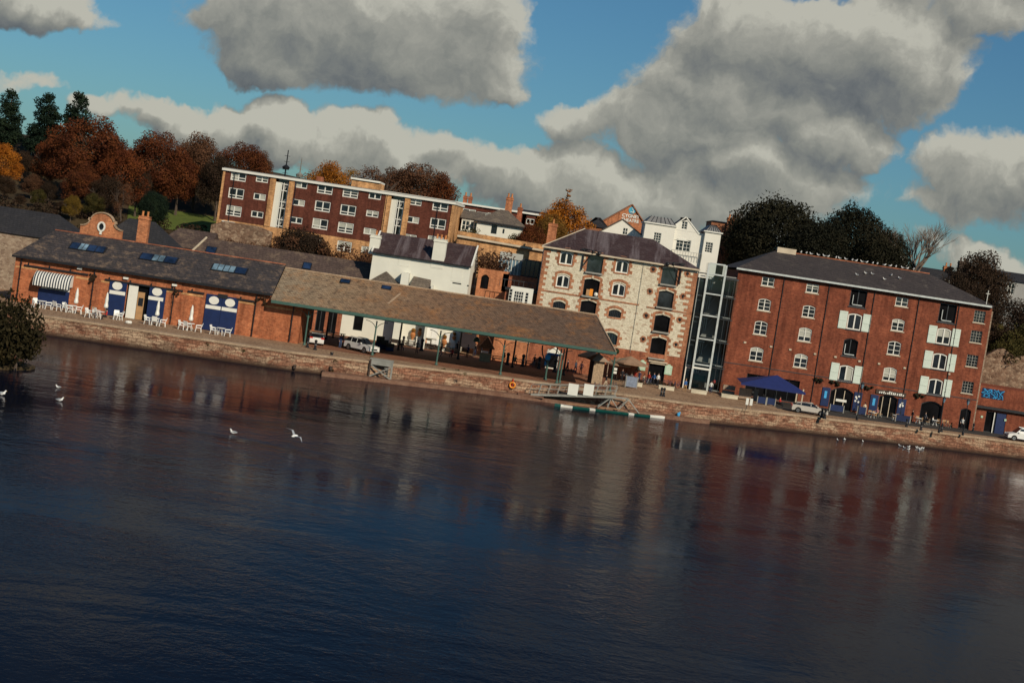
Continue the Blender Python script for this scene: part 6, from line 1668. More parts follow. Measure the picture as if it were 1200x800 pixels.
# ================================================================== people
def skin_mesh(name, joints, edges):
    me = bpy.data.meshes.new(name); me.from_pydata([j[0] for j in joints], edges, [])
    o = bpy.data.objects.new(name, me); COL.objects.link(o)
    mo = o.modifiers.new('s', 'SKIN'); o.modifiers.new('u', 'SUBSURF').levels = 1
    for i, j in enumerate(joints):
        r = j[1]; me.skin_vertices[0].data[i].radius = (r, r) if not isinstance(r, tuple) else r
        me.skin_vertices[0].data[i].use_root = (i == 0)
    dg = bpy.context.evaluated_depsgraph_get(); ev = o.evaluated_get(dg); m2 = bpy.data.meshes.new_from_object(ev)
    bpy.data.objects.remove(o); bpy.data.meshes.remove(me); m2.name = name
    return m2
def person_proto(pose):
    hipz = .93 if pose != 'sit' else .5
    J = [((0,0,hipz), (.15,.11)), ((0,.0,hipz+.22), (.13,.1)), ((0,.0,hipz+.44), (.17,.11)), ((0,0,hipz+.56), (.055,.055)), ((0,-.01,hipz+.66), (.075,.09)), ((0,-.01,hipz+.78), (.06,.07))]
    E = [(0,1),(1,2),(2,3),(3,4),(4,5)]
    def chain(start, pts, rad):
        p = start
        for q, r in zip(pts, rad): J.append((q, r)); E.append((p, len(J)-1)); p = len(J)-1
    for sg in (-1, 1):
        if pose == 'stand':
            chain(0, [(sg*.09,0,.86),(sg*.1,-.02,.48),(sg*.11,.02,.09),(sg*.12,-.12,.05)], [.09,.06,.045,.04])
            chain(2, [(sg*.2,0,hipz+.43),(sg*.25,.03,hipz+.16),(sg*.22,-.1,hipz-.05),(sg*.21,-.16,hipz-.12)], [.055,.045,.035,.03])
        elif pose == 'walk':
            chain(0, [(sg*.09,0,.86),(sg*.1,-.16*sg,.48),(sg*.1,-.12*sg+.16,.1),(sg*.1,-.2*sg+.06,.06)], [.09,.06,.045,.04])
            chain(2, [(sg*.2,0,hipz+.43),(sg*.24,.12*sg,hipz+.17),(sg*.22,.1*sg-.14,hipz-.02),(sg*.21,.1*sg-.2,hipz-.06)], [.055,.045,.035,.03])
        else:
            chain(0, [(sg*.1,-.04,hipz),(sg*.13,-.42,hipz+.02),(sg*.13,-.44,.1),(sg*.13,-.56,.05)], [.09,.07,.045,.04])
            chain(2, [(sg*.2,0,hipz+.43),(sg*.26,-.08,hipz+.2),(sg*.18,-.3,hipz+.22),(sg*.15,-.38,hipz+.23)], [.055,.045,.035,.03])
    me = skin_mesh('body', J, E)
    for m_ in ('skin', 'cl_black', 'cl_jeans', 'cl_black'): me.materials.append(MATS[m_])
    idx = []
    for p in me.polygons:
        c = p.center; hand = (abs(c.x) > .16 and (c.z < hipz+.03) and pose != 'sit') or (pose == 'sit' and c.y < -.33 and c.z > hipz+.14)
        if c.z > hipz+.53 or hand: idx.append(0)
        elif c.z > hipz+(.0 if pose != 'sit' else .1): idx.append(1)
        elif c.z > .1: idx.append(2)
        else: idx.append(3)
    me.polygons.foreach_set('material_index', idx); me.polygons.foreach_set('use_smooth', [True]*len(idx))
    root = thing('person', 'person', 'person')
    o = bpy.data.objects.new('body', me); COL.objects.link(o); o.parent = root
    for s in o.material_slots: s.link = 'OBJECT'
    hm = MB(); hm.ball((0,.02,hipz+.75), .115, 8, 6, sq=(.85,.95,1)); h = hm.build('hair', 'hair_dark', None, smooth=True); h.parent = root; h.data.materials[0] = MATS['hair_dark']; h.material_slots[0].link = 'OBJECT'
    # face: nose and eyes
    f_ = MB(); f_.ball((0,-.095,hipz+.69), .018, 5, 4, 'skin'); f_.ball((-.03,-.083,hipz+.715), .012, 5, 4, 'hair_dark'); f_.ball((.03,-.083,hipz+.715), .012, 5, 4, 'hair_dark')
    fo = f_.build('face', None, None); fo.parent = root
    return root
def person(pose, px, py, top, legs, label, rz=0, hair='hair_dark', Z=2.2, loc=None, group=None, sc_=1.0):
    v = Vector(loc) if loc else G(px, py, Z)
    v = v if loc else Gf(px, py, random.uniform(.6, 1.6)); o = put('person_'+pose, lambda: person_proto(pose), (v.x, v.y, Z), rz, label, group, sc_)
    for c in o.children:
        for s in c.material_slots: 
            if not c.name.startswith('face'): s.link = 'OBJECT'
        if c.name.startswith('body'):
            for s, m_ in zip(c.material_slots, ('skin', top, legs, 'cl_black')): s.material = MATS[m_]
        elif c.name.startswith('hair'): c.material_slots[0].material = MATS[hair]
    return o
person('walk', 4, 329, 'cl_blue', 'cl_navy', 'person in a blue jacket walking beside the pale rubble wall at the far left', R(60), loc=(P(4,329,213).x, 213, 2.2))
person('sit', 108, 372.5, 'cl_white', 'cl_grey', 'person in white sitting at the table left of the small dark closed parasol base', R(80), 'hair_fair')
person('sit', 124, 375, 'cl_red', 'cl_black', 'person in red and black seated in front of the left navy door', R(-70))
person('stand', 411, 405, 'cl_navy', 'cl_jeans', 'person in a dark blue jacket standing by the white car with roof rails', R(30), loc=(P(411,400,189.7).x-1.4, 191.2, 2.2))
person('stand', 535, 411, 'cl_black', 'cl_black', 'dark figure standing alone among the picnic tables under the canopy', R(200))
person('walk', 556, 411.5, 'cl_black', 'cl_navy', 'left of the two dark figures beside the small kiosk under the canopy', R(100))
person('stand', 563, 413, 'cl_black', 'cl_grey', 'right of the two dark figures beside the small kiosk under the canopy', R(-90))
person('walk', 673.5, 436, 'cl_white', 'cl_jeans', 'person in a white top and blue jeans beside the wooden sentry hut', R(40), 'hair_fair')
person('stand', 680, 436, 'cl_pink', 'cl_navy', 'person in a pink top just right of the person in white beside the hut', R(-20))
person('walk', 709, 454, 'cl_black', 'cl_cream', 'person in a black top and pale shorts wheeling a bicycle past the last canopy post', R(75))
person('sit', 733, 440, 'cl_white', 'cl_navy', 'seated person in white at the left under the brown parasol', R(10))
person('sit', 739, 441, 'cl_grey', 'cl_black', 'seated person in grey next to the one in white under the brown parasol', R(-30), 'hair_fair')
person('stand', 748, 444, 'cl_navy', 'cl_jeans', 'person in navy standing right of the grey banner', R(160))
person('sit', 754, 446, 'cl_cream', 'cl_tan', 'seated person in cream left of the dark warehouse entrance', R(20))
person('walk', 759, 446, 'cl_red', 'cl_grey', 'person in red walking by the parked bicycles', R(120), 'hair_fair')
person('walk', 765, 448, 'cl_blue', 'cl_black', 'person in blue at the left jamb of the dark warehouse entrance', R(-60))
person('walk', 802, 459, 'cl_blue', 'cl_tan', 'person in a blue shirt and tan trousers walking out of the glass tower door', R(20), 'hair_fair')
person('stand', 832, 457, 'cl_white', 'cl_navy', 'person in a white jacket with a red rucksack in front of the glass tower', R(190))
v = G(835, 457.5); tag(MB().ball((0,0,.0), .24, 8, 6, 'cl_red', sq=(.8,.6,1.1)).build('rucksack', None, None, off=(0,0,0)), 'red rucksack on the back of the person in white by the glass tower', 'bag').location = (v.x, v.y-.3, 3.5)
person('stand', 1126.5, 503, 'cl_white', 'cl_black', 'person in a white top standing by the right doorway of the red warehouse', R(-30))
person('sit', 1092, 497, 'cl_white', 'cl_grey', 'seated person in white at a table in front of the arched doorway', R(60))
person('walk', 1083, 495, 'cl_grey', 'cl_black', 'person in grey passing left of the arched doorway', R(90))
person('sit', 1027, 487, 'cl_pink', 'cl_tan', 'seated person in pink left of the restaurant entrance', R(-40), 'hair_fair')
for pose, x, y, a, b_, lab, rz_ in (
 ('sit', 470, 411, 'cl_black', 'cl_navy', 'dark seated person at the left picnic table under the canopy', 20), ('stand', 488, 414, 'cl_grey', 'cl_black', 'person in grey standing before the terracotta urns', 170),
 ('walk', 516, 418, 'cl_black', 'cl_jeans', 'dark walking figure just right of the third green post', 90), ('sit', 529, 419, 'cl_red', 'cl_black', 'person in dark red seated left of the lone dark figure', 200),
 ('stand', 547, 419, 'cl_navy', 'cl_black', 'dark figure below the orange picture board', 150), ('walk', 590, 424, 'cl_black', 'cl_black', 'dark figure walking behind the fourth green post', 80),
 ('sit', 603, 427, 'cl_green', 'cl_black', 'person in green seated by the bollards before the brick annexe', 10), ('stand', 625, 430, 'cl_black', 'cl_grey', 'dark figure left of the blue feather flag', 190),
 ('walk', 664, 436, 'cl_navy', 'cl_black', 'person in navy walking left of the person in white by the hut', 60), ('stand', 728, 447, 'cl_black', 'cl_black', 'dark figure at the left edge of the wide brown parasol', 10),
 ('walk', 743, 447, 'cl_red', 'cl_navy', 'person in red behind the grey blue banner', 100), ('stand', 770, 451, 'cl_white', 'cl_black', 'person in white in the dark warehouse entrance', 30),
 ('sit', 913, 476, 'cl_red', 'cl_black', 'person in red seated under the right half of the blue parasol', 60), ('stand', 1012, 486, 'cl_cream', 'cl_navy', 'person in cream left of the restaurant entrance', 200),
 ('walk', 1068, 492, 'cl_black', 'cl_black', 'dark figure walking between the restaurant and the arched doorway', 90)):
    person(pose, x, y, a, b_, lab, R(rz_))
person('sit', 893, 472, 'cl_black', 'cl_navy', 'dark seated person under the big blue parasol', R(0))
# ================================================================== vehicles
def car_proto(kind, paint):
    root = thing('car', 'car', 'car')
    Lh, Wd, Ht = {'hatch': (4.3, 1.78, 1.5), 'suv': (4.55, 1.86, 1.68), 'coupe': (4.75, 1.88, 1.45), 'van': (4.4, 1.8, 1.85)}[kind]
    h = Lh/2; w = Wd/2
    prof = {'hatch': [(-h,.45),(-h,.95),(-h+.35,1.0),(h-1.25,.98),(h-.2,.8),(h,.6),(h,.3),(-h+.05,.28)],
            'suv': [(-h,.5),(-h+.03,1.05),(-h+.35,1.12),(h-1.2,1.08),(h-.25,.95),(h,.75),(h,.35),(-h+.05,.33)],
            'coupe': [(-h,.5),(-h+.05,.98),(-h+.5,1.06),(h-1.4,1.0),(h-.3,.82),(h,.6),(h,.3),(-h+.05,.28)],
            'van': [(-h,.4),(-h,1.1),(-h+.1,1.12),(h-1.2,1.1),(h-.2,.9),(h,.7),(h,.32),(-h+.03,.3)]}[kind]
    # belly arches for the wheels
    wx = (-h+.85, h-.88); rw = .35 if kind != 'suv' else .38
    def arch(cx): return [(cx+(rw+.07)*math.cos(a*math.pi/6), max(.3, rw+(rw+.07)*math.sin(a*math.pi/6))) for a in range(0, 7)]
    low = prof[:-1]+[prof[-1]]
    bottom = [prof[-2]]+arch(wx[1])+arch(wx[0])+[prof[-1]]
    side_ = prof[:-2]+bottom
    n = len(side_); b = MB(); ys = [(-w, .965), (-w*.9, 1), (w*.9, 1), (w, .965)]; cz = .62
    for y, k in ys: b.v += [(x*(k if k == 1 else .985), y, cz+(z-cz)*k) for x, z in side_]
    for r in range(3):
        for i in range(n): b.f.append((r*n+i, r*n+(i+1) % n, (r+1)*n+(i+1) % n, (r+1)*n+i)); b.m.append(0)
    b.f.append(tuple(range(n))); b.m.append(0); b.f.append(tuple(range(3*n, 4*n))[::-1]); b.m.append(0)
    b.mi(paint); body = b.build('body', None, root)
    gh = {'hatch': [(-h+.12,.98),(-h+.45,1.42),(-.9,Ht),(.25,Ht-.02),(h-1.2,.98)], 'suv': [(-h+.1,1.08),(-h+.42,1.55),(-.8,Ht),(.3,Ht-.03),(h-1.2,1.08)],
          'coupe': [(-h+.25,1.04),(-h+1.0,1.3),(-.5,Ht),(.35,Ht-.03),(h-1.35,1.0)], 'van': [(-h+.05,1.1),(-h+.1,Ht-.05),(-.9,Ht),(.4,Ht-.05),(h-1.1,1.1)]}[kind]
    c = MB(); ng = len(gh); wb, wt = w*.93, w*.74
    zt = Ht; z0 = gh[0][1]
    def yw(z): return wb+(wt-wb)*(z-z0)/(zt-z0)
    c.v = [(x, -yw(z), z) for x, z in gh]+[(x, yw(z), z) for x, z in gh]
    c.mi(paint); c.mi('window_glass')
    for i in range(ng-1): c.f.append((i, ng+i, ng+i+1, i+1)); c.m.append(1 if i in (0, ng-2) or (kind == 'coupe' and i == 0) else 0)
    c.f.append(tuple(range(ng))); c.m.append(1 if kind != 'van' else 0); c.f.append(tuple(range(ng, 2*ng))[::-1]); c.m.append(1 if kind != 'van' else 0)
    gc = c.build('cabin', None, root)
    if kind == 'van':
        for sg in (-1, 1): MB().quad((.05, sg*(w*.9), 1.14), (h-1.3, sg*(w*.9), 1.14), (.45, sg*w*.8, Ht-.14), (.05, sg*w*.8, Ht-.14), 'window_glass').build('side_window', None, gc)
    p = MB()
    for sg in (-1, 1):
        for x in (-.15 if kind != 'coupe' else .05, -h+1.15):
            p.bar((x, sg*(wb+.005), z0+.02), (x+.0, sg*(wt+.012), zt-.08), .07, .03)
        p.bar((-h+.6, sg*(wt+.0), zt-.05 if kind != 'coupe' else 1.28), (.35, sg*(wt), zt-.0), .06, .06)
        if kind == 'suv': p.bar((-1.5, sg*wt*.95, Ht+.06), (.2, sg*wt*.95, Ht+.05), .05, .05)
    p.build('pillars', paint, gc)
    for x in wx:
        for sg in (-1, 1):
            m = MB(); vs = []
            wl = MB(); pr = [(rw*.6, -.11), (rw*.93, -.11), (rw, -.07), (rw, .07), (rw*.93, .11), (rw*.6, .11)]
            wl.lathe([(r_, z) for r_, z in pr], (0,0,0), 14)
            wl.v = [(x+a, sg*(w-.1)+z, rw+b_) for a, b_, z in wl.v]
            o = wl.build('wheel', 'tyre', root)
            rm = MB(); rm.poly([(x+rw*.62*math.cos(t*math.pi/6), sg*(w+.015), rw+rw*.62*math.sin(t*math.pi/6)) for t in range(12)])
            rm.build('rim', 'rim', o)
            MB().poly([(x+rw*.2*math.cos(t*math.pi/4), sg*(w+.02), rw+rw*.2*math.sin(t*math.pi/4)) for t in range(8)]).build('hub', 'tyre', o)
    zl = prof[3][1]-.17
    for sg in (-1, 1):
        MB().box(h-.14, h-.03 if kind == 'suv' else h-.06, sg*w*.8-.22, sg*w*.8+.16*(1), zl-.1, zl+.02).build('headlight', 'lamp_clear', root)
        MB().box(-h-.02, -h+.06, sg*w*.8-.2, sg*w*.8+.2 if sg < 0 else sg*w*.8+.16, .82, 1.0).build('tail_light', 'lamp_red', root)
        MB().box(h-1.55, h-1.35, sg*(w+.1)-.08, sg*(w+.1)+.08, z0+.02, z0+.16).build('wing_mirror', paint, root)
    MB().box(h-.08, h+.015, -w*.55, w*.55, .5, .68).box(h-.08, h+.02, -w*.7, w*.7, .3, .4).build('grille', 'tyre', root)
    MB().box(-h-.03, -h+.02, -.26, .26, .68, .8).build('number_plate', 'white_paint', root)
    return root
def car(kind, paint, px, py, rz, label, loc=None):
    v = loc or G(px, py); o = put('car_'+kind+paint, lambda: car_proto(kind, paint), (v[0], v[1], 2.21), rz, label); return o
v = P(369, 399, 190.5); car('hatch', 'car_white', 0, 0, R(98), 'white hatchback seen from behind at the left end of the canopy', loc=(v.x, 192.0))
v = P(424, 404, 190.2); car('suv', 'car_white', 0, 0, R(-40), 'white car with roof rails parked askew under the canopy beside a green post', loc=(v.x, 190.4))
v = P(948, 480, 199.5); o = car('coupe', 'car_silver', 0, 0, R(-5), 'silver car parked side on to the right of the big blue parasol', loc=(v.x, 199.3))
v = P(1192, 508, 208); o = car('van', 'car_white', 0, 0, R(182), 'white van cut off by the right edge of the picture', loc=(v.x+.5, 207.5)); o['category'] = 'van'; o.name = 'van'
cars_dark = P(1172, 506, 209); 

# ================================================================== terrace furniture
def chair_proto():
    root = thing('plastic_chair', 'chair', 'chair')
    MB().box(-.27,.27,-.26,.26,.41,.46).build('seat', 'white_plastic', root)
    m = MB(); m.add([(-.27,.24,.46),(.27,.24,.46),(.24,.38,.92),(-.24,.38,.92),(-.27,.29,.46),(.27,.29,.46),(.24,.42,.92),(-.24,.42,.92)], [(0,1,2,3),(7,6,5,4),(0,3,7,4),(1,5,6,2),(3,2,6,7)])
    m.build('backrest', 'white_plastic', root)
    for sx in (-1, 1):
        MB().tube([(sx*.27,-.24,.64),(sx*.28,.1,.67),(sx*.26,.32,.7)], .035, 5).tube([(sx*.27,-.24,.44),(sx*.27,-.24,.65)], .03, 5).build('arm', 'white_plastic', root)
        for sy in (-1, 1): MB().tube([(sx*.25, sy*.22, .44), (sx*.29, sy*.29, 0)], [.04, .028], 5).build('leg', 'white_plastic', root)
    return root
def table_proto(mat='white_plastic'):
    root = thing('round_table', 'table', 'table')
    MB().lathe([(.1,.68),(.45,.7),(.46,.73),(.44,.745)], (0,0,0), 14).build('table_top', mat, root)
    m = MB()
    for k in range(4): a = k*math.pi/2+.7; MB().tube([(.12*math.cos(a), .12*math.sin(a), .68), (.36*math.cos(a), .36*math.sin(a), 0)], .028, 5).build('leg', mat, root)
    return root
def parasol_closed():
    root = thing('closed_parasol', 'parasol', 'parasol')
    MB().tube([(0,0,.05),(0,0,2.6)], .025, 6).build('pole', 'galv', root)
    MB().lathe([(.04,.95),(.2,1.0),(.24,1.15),(.16,1.5),(.17,1.9),(.1,2.4),(.03,2.62)], (0,0,0), 8).build('furled_cover', 'white_paint', root)
    MB().lathe([(.28,0),(.28,.06),(.06,.12)], (0,0,0), 10).build('base', 'tyre', root)
    return root
GC = 'white plastic chairs on the quay terrace'
chairs = [(41.5,352,40,'leftmost white chair, half behind the olive bush'),(56,356.5,-70,'white chair under the left end of the navy serving counter'),(66,359.5,150,'pale grey chair frame in front of the striped awning'),
 (77,362,60,'white chair right of the pale grey one under the awning'),(80.5,358,120,'white chair tucked behind the table under the awning'),(91.5,363.5,-80,'white chair left of the first upright parasol base'),
 (104,370,70,'white chair occupied by the person in white'),(112,368,160,'white chair behind the person in white'),(139,369.5,-60,'white chair at the left foot of the first navy door'),
 (136,368.5,20,'white chair pushed in beside the one at the first navy door'),(173,377.5,80,'white chair left of the parasol at the second navy door'),(190,380.5,-80,'white chair right of the parasol at the second navy door'),(181,376,180,'white chair behind the table at the second navy door'),
 (213,382.5,80,'white chair left of the parasol between the doors'),(232,386,-80,'white chair right of the parasol between the doors'),(219,381,150,'white chair behind the table between the doors'),
 (250,389.5,80,'white chair left in front of the double navy door'),(266,391,-80,'white chair right in front of the double navy door')]
def wallfoot(x): return 292.4+(x-616)*.15124+151.2
for x, y, a, lab in chairs:
    y = max(y+2, wallfoot(x)+3.5); put('chair', chair_proto, tuple(Gf(x, y)), R(a), lab, GC, 1.22)
for x, y, lab in ((84,361,'round white table under the awning'),(48.5,354,'round white table left of the serving counter'),(116,372.5,'round table between the two seated people'),(181,379,'round white table at the second navy door'),(222,384.5,'round white table with a parasol between the doors'),(258,390.5,'small round white table before the double navy door')):
    y = max(y+1, wallfoot(x)+3.2); put('table', table_proto, tuple(Gf(x, y)), 0, lab, 'white tables on the quay terrace', 1.2)
for x, y, lab in ((87.5,362,'closed white parasol on the brick wall right of the awning'),(122.5,368,'closed white parasol left of the first navy door'),(182.5,376,'closed white parasol in front of the second navy door'),(222,382,'closed white parasol left of the double navy door')):
    y = max(y, wallfoot(x)+2.5); put('parasol', parasol_closed, tuple(Gf(x, y)), 0, lab, 'closed white parasols on the quay terrace', 1.15)
v = G(150, 379.5); tag(MB().ball((0,0,.2), .3, 8, 5, 'white_paint', sq=(1.3,.9,.7)).ball((.25,0,.22), .2, 7, 5, 'white_paint').build('sack', None, None, off=(0,0,0)), 'white sack lying on the paving in front of the wooden door', 'sack').location = v

# ================================================================== under the canopy
def picnic_proto():
    root = thing('picnic_table', 'table', 'picnic table')
    MB().box(-.95,.95,-.38,.38,.72,.77).build('table_top', 'timber_dark', root)
    for sy in (-1, 1): MB().box(-.95,.95,sy*.75-.14,sy*.75+.14,.42,.47).build('bench', 'timber_dark', root)
    for sx in (-1, 1): MB().bar((sx*.7,-.3,.72),(sx*.7,-.62,0),.08).bar((sx*.7,.3,.72),(sx*.7,.62,0),.08).bar((sx*.7,-.8,.4),(sx*.7,.8,.4),.07).build('leg_frame', 'timber_dark', root)
    return root
for x, y, a, lab in ((478,406,5,'picnic table left, in front of the terracotta urns'),(503,409,-6,'picnic table behind the third green post'),(527,415,10,'picnic table left of the lone dark figure'),(541,413,0,'picnic table right of the lone dark figure'),
  (463,404,0,'picnic table behind the parked white car'),(384,394,4,'picnic table right behind the white hatchback'),(396,397,0,'second picnic table right of the white hatchback'),(607,424,3,'picnic table near the bollards before the brick annexe'),(622,426,-5,'picnic table under the pale signboard band'),(583,419,5,'picnic table right of the small kiosk')):
    put('picnic', picnic_proto, tuple(Gf(x, y)), R(a), lab, 'picnic tables under the canopy')
def bollard_proto():
    root = thing('bollard', 'bollard', 'bollard')
    MB().lathe([(.2,0),(.2,.15),(.13,.22),(.12,.85),(.17,.9),(.17,1.0),(.08,1.12)], (0,0,0), 10).build('shaft', 'black_iron', root)
    MB().lathe([(.145,.55),(.145,.62)], (0,0,0), 10).build('collar', 'lead', root)
    return root
for x, y, s, lab in ((360,407,1.05,'left of the two bollards behind the hatchback'),(369,410,1.1,'right of the two bollards behind the hatchback'),(594,427.5,1.5,'tall black bollard left of the annexe pipe'),(612,429.5,1.5,'tall black bollard right of the annexe pipe'),(631,432,1.5,'tall black bollard left of the yoke shaped brace'),
  (649.5,436,1.6,'tall black bollard behind the double green post'),(493.5,411,1.5,'black bollard in front of the white cabinets'),(573.5,416,1.5,'black bollard right of the kiosk figures'),(472,405,1.2,'black bollard left of the first picnic table'),
  (774.5,464,1.0,'left one of the twin black bollards at the quay edge'),(777.5,464.5,1.0,'right one of the twin black bollards at the quay edge'),(962.5,489.5,1.2,'left black bollard in front of the silver car'),(966,490.5,1.2,'right black bollard in front of the silver car'),
  (1140,505,1.0,'black bollard right of the person by the right doorway'),(1062,500,1.0,'black bollard in front of the restaurant tables'),(1079,504,1.0,'black bollard before the arched doorway'),(1103,506,1.0,'black bollard near the right lamp post')):
    put('bollard', bollard_proto, tuple(Gf(x, y)), 0, lab, 'black iron bollards', s)
# stall goods: urns on plinths, white cabinets
def urn_proto():
    root = thing('urn', 'urn', 'urn')
    MB().lathe([(.22,0),(.12,.12),(.4,.6),(.5,1.05),(.3,1.35),(.4,1.5)], (0,0,0), 12).build('bowl', 'terracotta', root)
    MB().ball((0,0,1.75), .42, 8, 6, 'leaf_ochre').build('dry_flowers', None, root)
    return root
def plinth_proto():
    root = thing('plinth', 'plinth', 'plinth'); MB().box(-.34,.34,-.3,.3,0,1.3).box(-.4,.4,-.36,.36,1.3,1.42).box(-.4,.4,-.36,.36,0,.15).build('block', 'white_paint', root); return root
for x, y, s, zb, lab in ((483.5,399,1.05,.9,'large orange urn on the left of the stall goods against the white wall'),(491,400,.8,1.45,'small terracotta urn on a white plinth'),(498,403,1.0,.2,'brown urn standing on the ground between the white cabinets'),(521,405,1.1,.6,'orange urn left of the fourth rear post'),(531,407,.9,1.45,'slim terracotta urn right of the fourth green post')):
    v = G(x, y); v.y = min(v.y, 212.6); X = XatY(x, v.y, 3.5)
    if zb > .5: put('plinth', plinth_proto, (X, v.y, 2.2), 0, 'white plinth under the '+lab.split(' urn')[0]+' urn', 'white plinths against the wall', (1,1,zb/1.42))
    put('urn', urn_proto, (X, v.y, 2.2+zb), 0, lab, 'urns on the stall', s*.72)
def cabinet_proto():
    root = thing('cabinet', 'cabinet', 'cabinet'); MB().box(-.6,.6,-.3,.3,.05,1.15).build('body', 'white_paint', root); MB().box(-.5,-.02,-.325,-.303,.12,1.08).build('door', 'white_plastic', root); MB().box(.02,.5,-.325,-.303,.12,1.08).build('door', 'white_plastic', root); return root
for x, y, s, zb, lab in ((499,404,1,0,'white cabinet on the ground between urns'),(510,403,.9,.6,'small white cabinet behind the third green post'),(526,404,1.2,1.2,'large white cupboard high behind the picnic tables'),(568.5,415,.75,0,'white box under the brown roofed kiosk'),(504,397,1.5,1.4,'wide white board against the wall above the cabinets')):
    v = G(x, y); v.y = min(v.y, 212.8); X = XatY(x, v.y, 3.0)
    put('cabinet', cabinet_proto, (X, v.y, 2.2+zb), 0, lab, 'white cabinets on the stall', s)
# crates holding the raised pieces
crt = MB(); va, vb = XatY(500, 212.2, 3), XatY(536, 212.2, 3)
tb = thing('stall_counter', 'long dark stall counter against the white wall carrying white cupboards', 'counter', (va, 212.2, 2.2))
MB().box(va, vb, 212.0, 213.3, 2.75, 2.82).build('counter_top', 'timber_dark', tb)
for X in (va+.1, (va+vb)/2, vb-.1): MB().box(X-.05, X+.05, 212.05, 213.2, 2.2, 2.75).build('leg', 'timber_dark', tb)
# market kiosk with a brown gabled roof, and a dark stall with a glowing orange poster
v = P(571, 402, 205); kx = v.x
k = thing('kiosk', 'small kiosk with a brown tiled gable roof under the canopy', 'kiosk', (kx, 205, 2.2))
MB().box(kx-.75,kx+.75,204.6,205.8,2.2,3.3).build('counter', 'shed_boards', k)
for sx in (-1, 1): MB().box(kx+sx*.7-.05,kx+sx*.7+.05,204.65,204.75,3.3,4.1).build('post', 'timber_dark', k)
MB().prism([(kx-1.1,4.0),(kx+1.1,4.0),(kx,5.6)], 204.4, 206.1).build('roof', 'roof_tiles_orange', k)
v = P(548, 398, 210); kx = v.x
k = thing('market_stall', 'dark stall with an orange picture board beside the white cupboards under the canopy', 'stall', (kx, 210, 2.2))
MB().box(kx-1.1,kx+1.1,210,211.8,3.3,6.4).build('stall_back', 'shed_dark', k); MB().box(kx-.55,kx+.45,209.96,209.99,5.3,6.0).build('picture_board', 'poster_orange', k)
MB().box(kx-1.1,kx-1.0,210.01,211.7,2.2,3.3).build('leg', 'shed_dark', k); MB().box(kx+1.0,kx+1.1,210.01,211.7,2.2,3.3).build('leg', 'shed_dark', k)
v = P(559, 396, 201); MBx = thing('lamp', 'grey green hanging lamp under the canopy right of the orange picture board', 'lamp', (v.x, 201, v.z))
MB().lathe([(.5,-.5),(.42,-.1),(.1,.15)], (v.x,201,v.z), 10).build('lamp_shade', 'canopy_green', MBx); MB().tube([(v.x,201,v.z+.15),(v.x,201,7.1)], .02, 4).build('cord', 'black_iron', MBx)
for x, y, s_, lab in ((449,409,1.0,'dark crate stack right of the car with roof rails'),(456,411,.8,'lower dark crate stack left of the second rear post'),(444,408,1.3,'tall dark crate stack just behind the white car')):
    v = Gf(x, y, 6); t = thing('crate_stack', lab, 'crates', tuple(v), R(12), 'dark crates under the canopy')
    for i in range(2): MB().box(-.5+.05*i,.5+.03*i,-.4,.4,.02+i*.62*s_,.6*s_+i*.62*s_).build('crate', 'timber_dark' if i else 'cl_navy', None).parent = t
# feather flags
for x, y, mat, lab in ((644,430,'white_paint','white feather flag by the annexe doorway'),(636.5,433,'bright_blue','bright blue feather flag left of the white one')):
    v = G(x, y); t = thing('feather_flag', lab, 'flag', tuple(v)); H_ = 3.6 if mat[0] == 'w' else 2.4
    MB().tube([(v.x,v.y,v.z),(v.x,v.y,v.z+H_*.8),(v.x+.25,v.y,v.z+H_),(v.x+.6,v.y,v.z+H_*1.03)], .025, 5).build('pole', 'black_iron', t)
    MB().prism([(v.x+.03,v.z+.6),(v.x+.5,v.z+.75),(v.x+.75,v.z+H_*.75),(v.x+.6,v.z+H_),(v.x+.25,v.z+H_*.97),(v.x+.03,v.z+H_*.78)], v.y-.01, v.y+.01).build('cloth', mat, t)
v = P(651, 408, 207); t = thing('gazebo', 'blue and white gazebo top by the annexe doorway', 'gazebo', (v.x, 207.2, 2.2))
MB().add([(v.x-1.1,206.3,4.6),(v.x+1.1,206.3,4.6),(v.x+1.1,208.3,4.6),(v.x-1.1,208.3,4.6),(v.x,207.3,5.4)], [(0,1,4),(1,2,4),(2,3,4),(3,0,4),(0,3,2,1)]).build('roof', 'render_white', t); MB().box(v.x-.9,v.x+.9,206.25,206.29,4.3,4.58).build('valance', 'cl_blue', t)
for sx in (-1, 1): MB().box(v.x+sx*1.05-.03,v.x+sx*1.05+.03,206.33,206.39,2.2,4.6).build('leg', 'galv', t)

# sentry hut, parasols, baskets
v = G(696.5, 449); hx, hy = v.x, v.y
h_ = thing('sentry_hut', 'tall wooden boarded hut with a grey pyramid roof beside the end of the canopy', 'hut', (hx, hy, 2.2), 0)
MB().box(-.72,.72,-.72,.72,0,3.0).build('board_wall', 'shed_boards', None).parent = h_
h_.children[0].location = (0,0,0)
m = MB().box(-.76,-.725,-.7,.7,0,2.9).build('painted_shade_side', 'shed_dark', None); m.parent = h_  # shade of the side turned from the sun, painted as a near-black sheet
m = MB().add([(-1.25,-1.25,2.95),(1.25,-1.25,2.95),(1.25,1.25,2.95),(-1.25,1.25,2.95),(0,0,3.95)], [(0,1,4),(1,2,4),(2,3,4),(3,0,4),(0,3,2,1)]).build('roof', 'timber_grey', None); m.parent = h_
m = MB()
for q in range(8): m.box(-.72+q*.2, -.71+q*.2, -.735, -.722, .05, 2.95)
m = m.build('board_joints', 'timber_dark', None); m.parent = h_
for sx in (1,): m = MB().box(1.05,1.13,-1.1,-1.02,0,2.95).build('post', 'timber_grey', None); m.parent = h_
h_.rotation_euler.z = R(18)
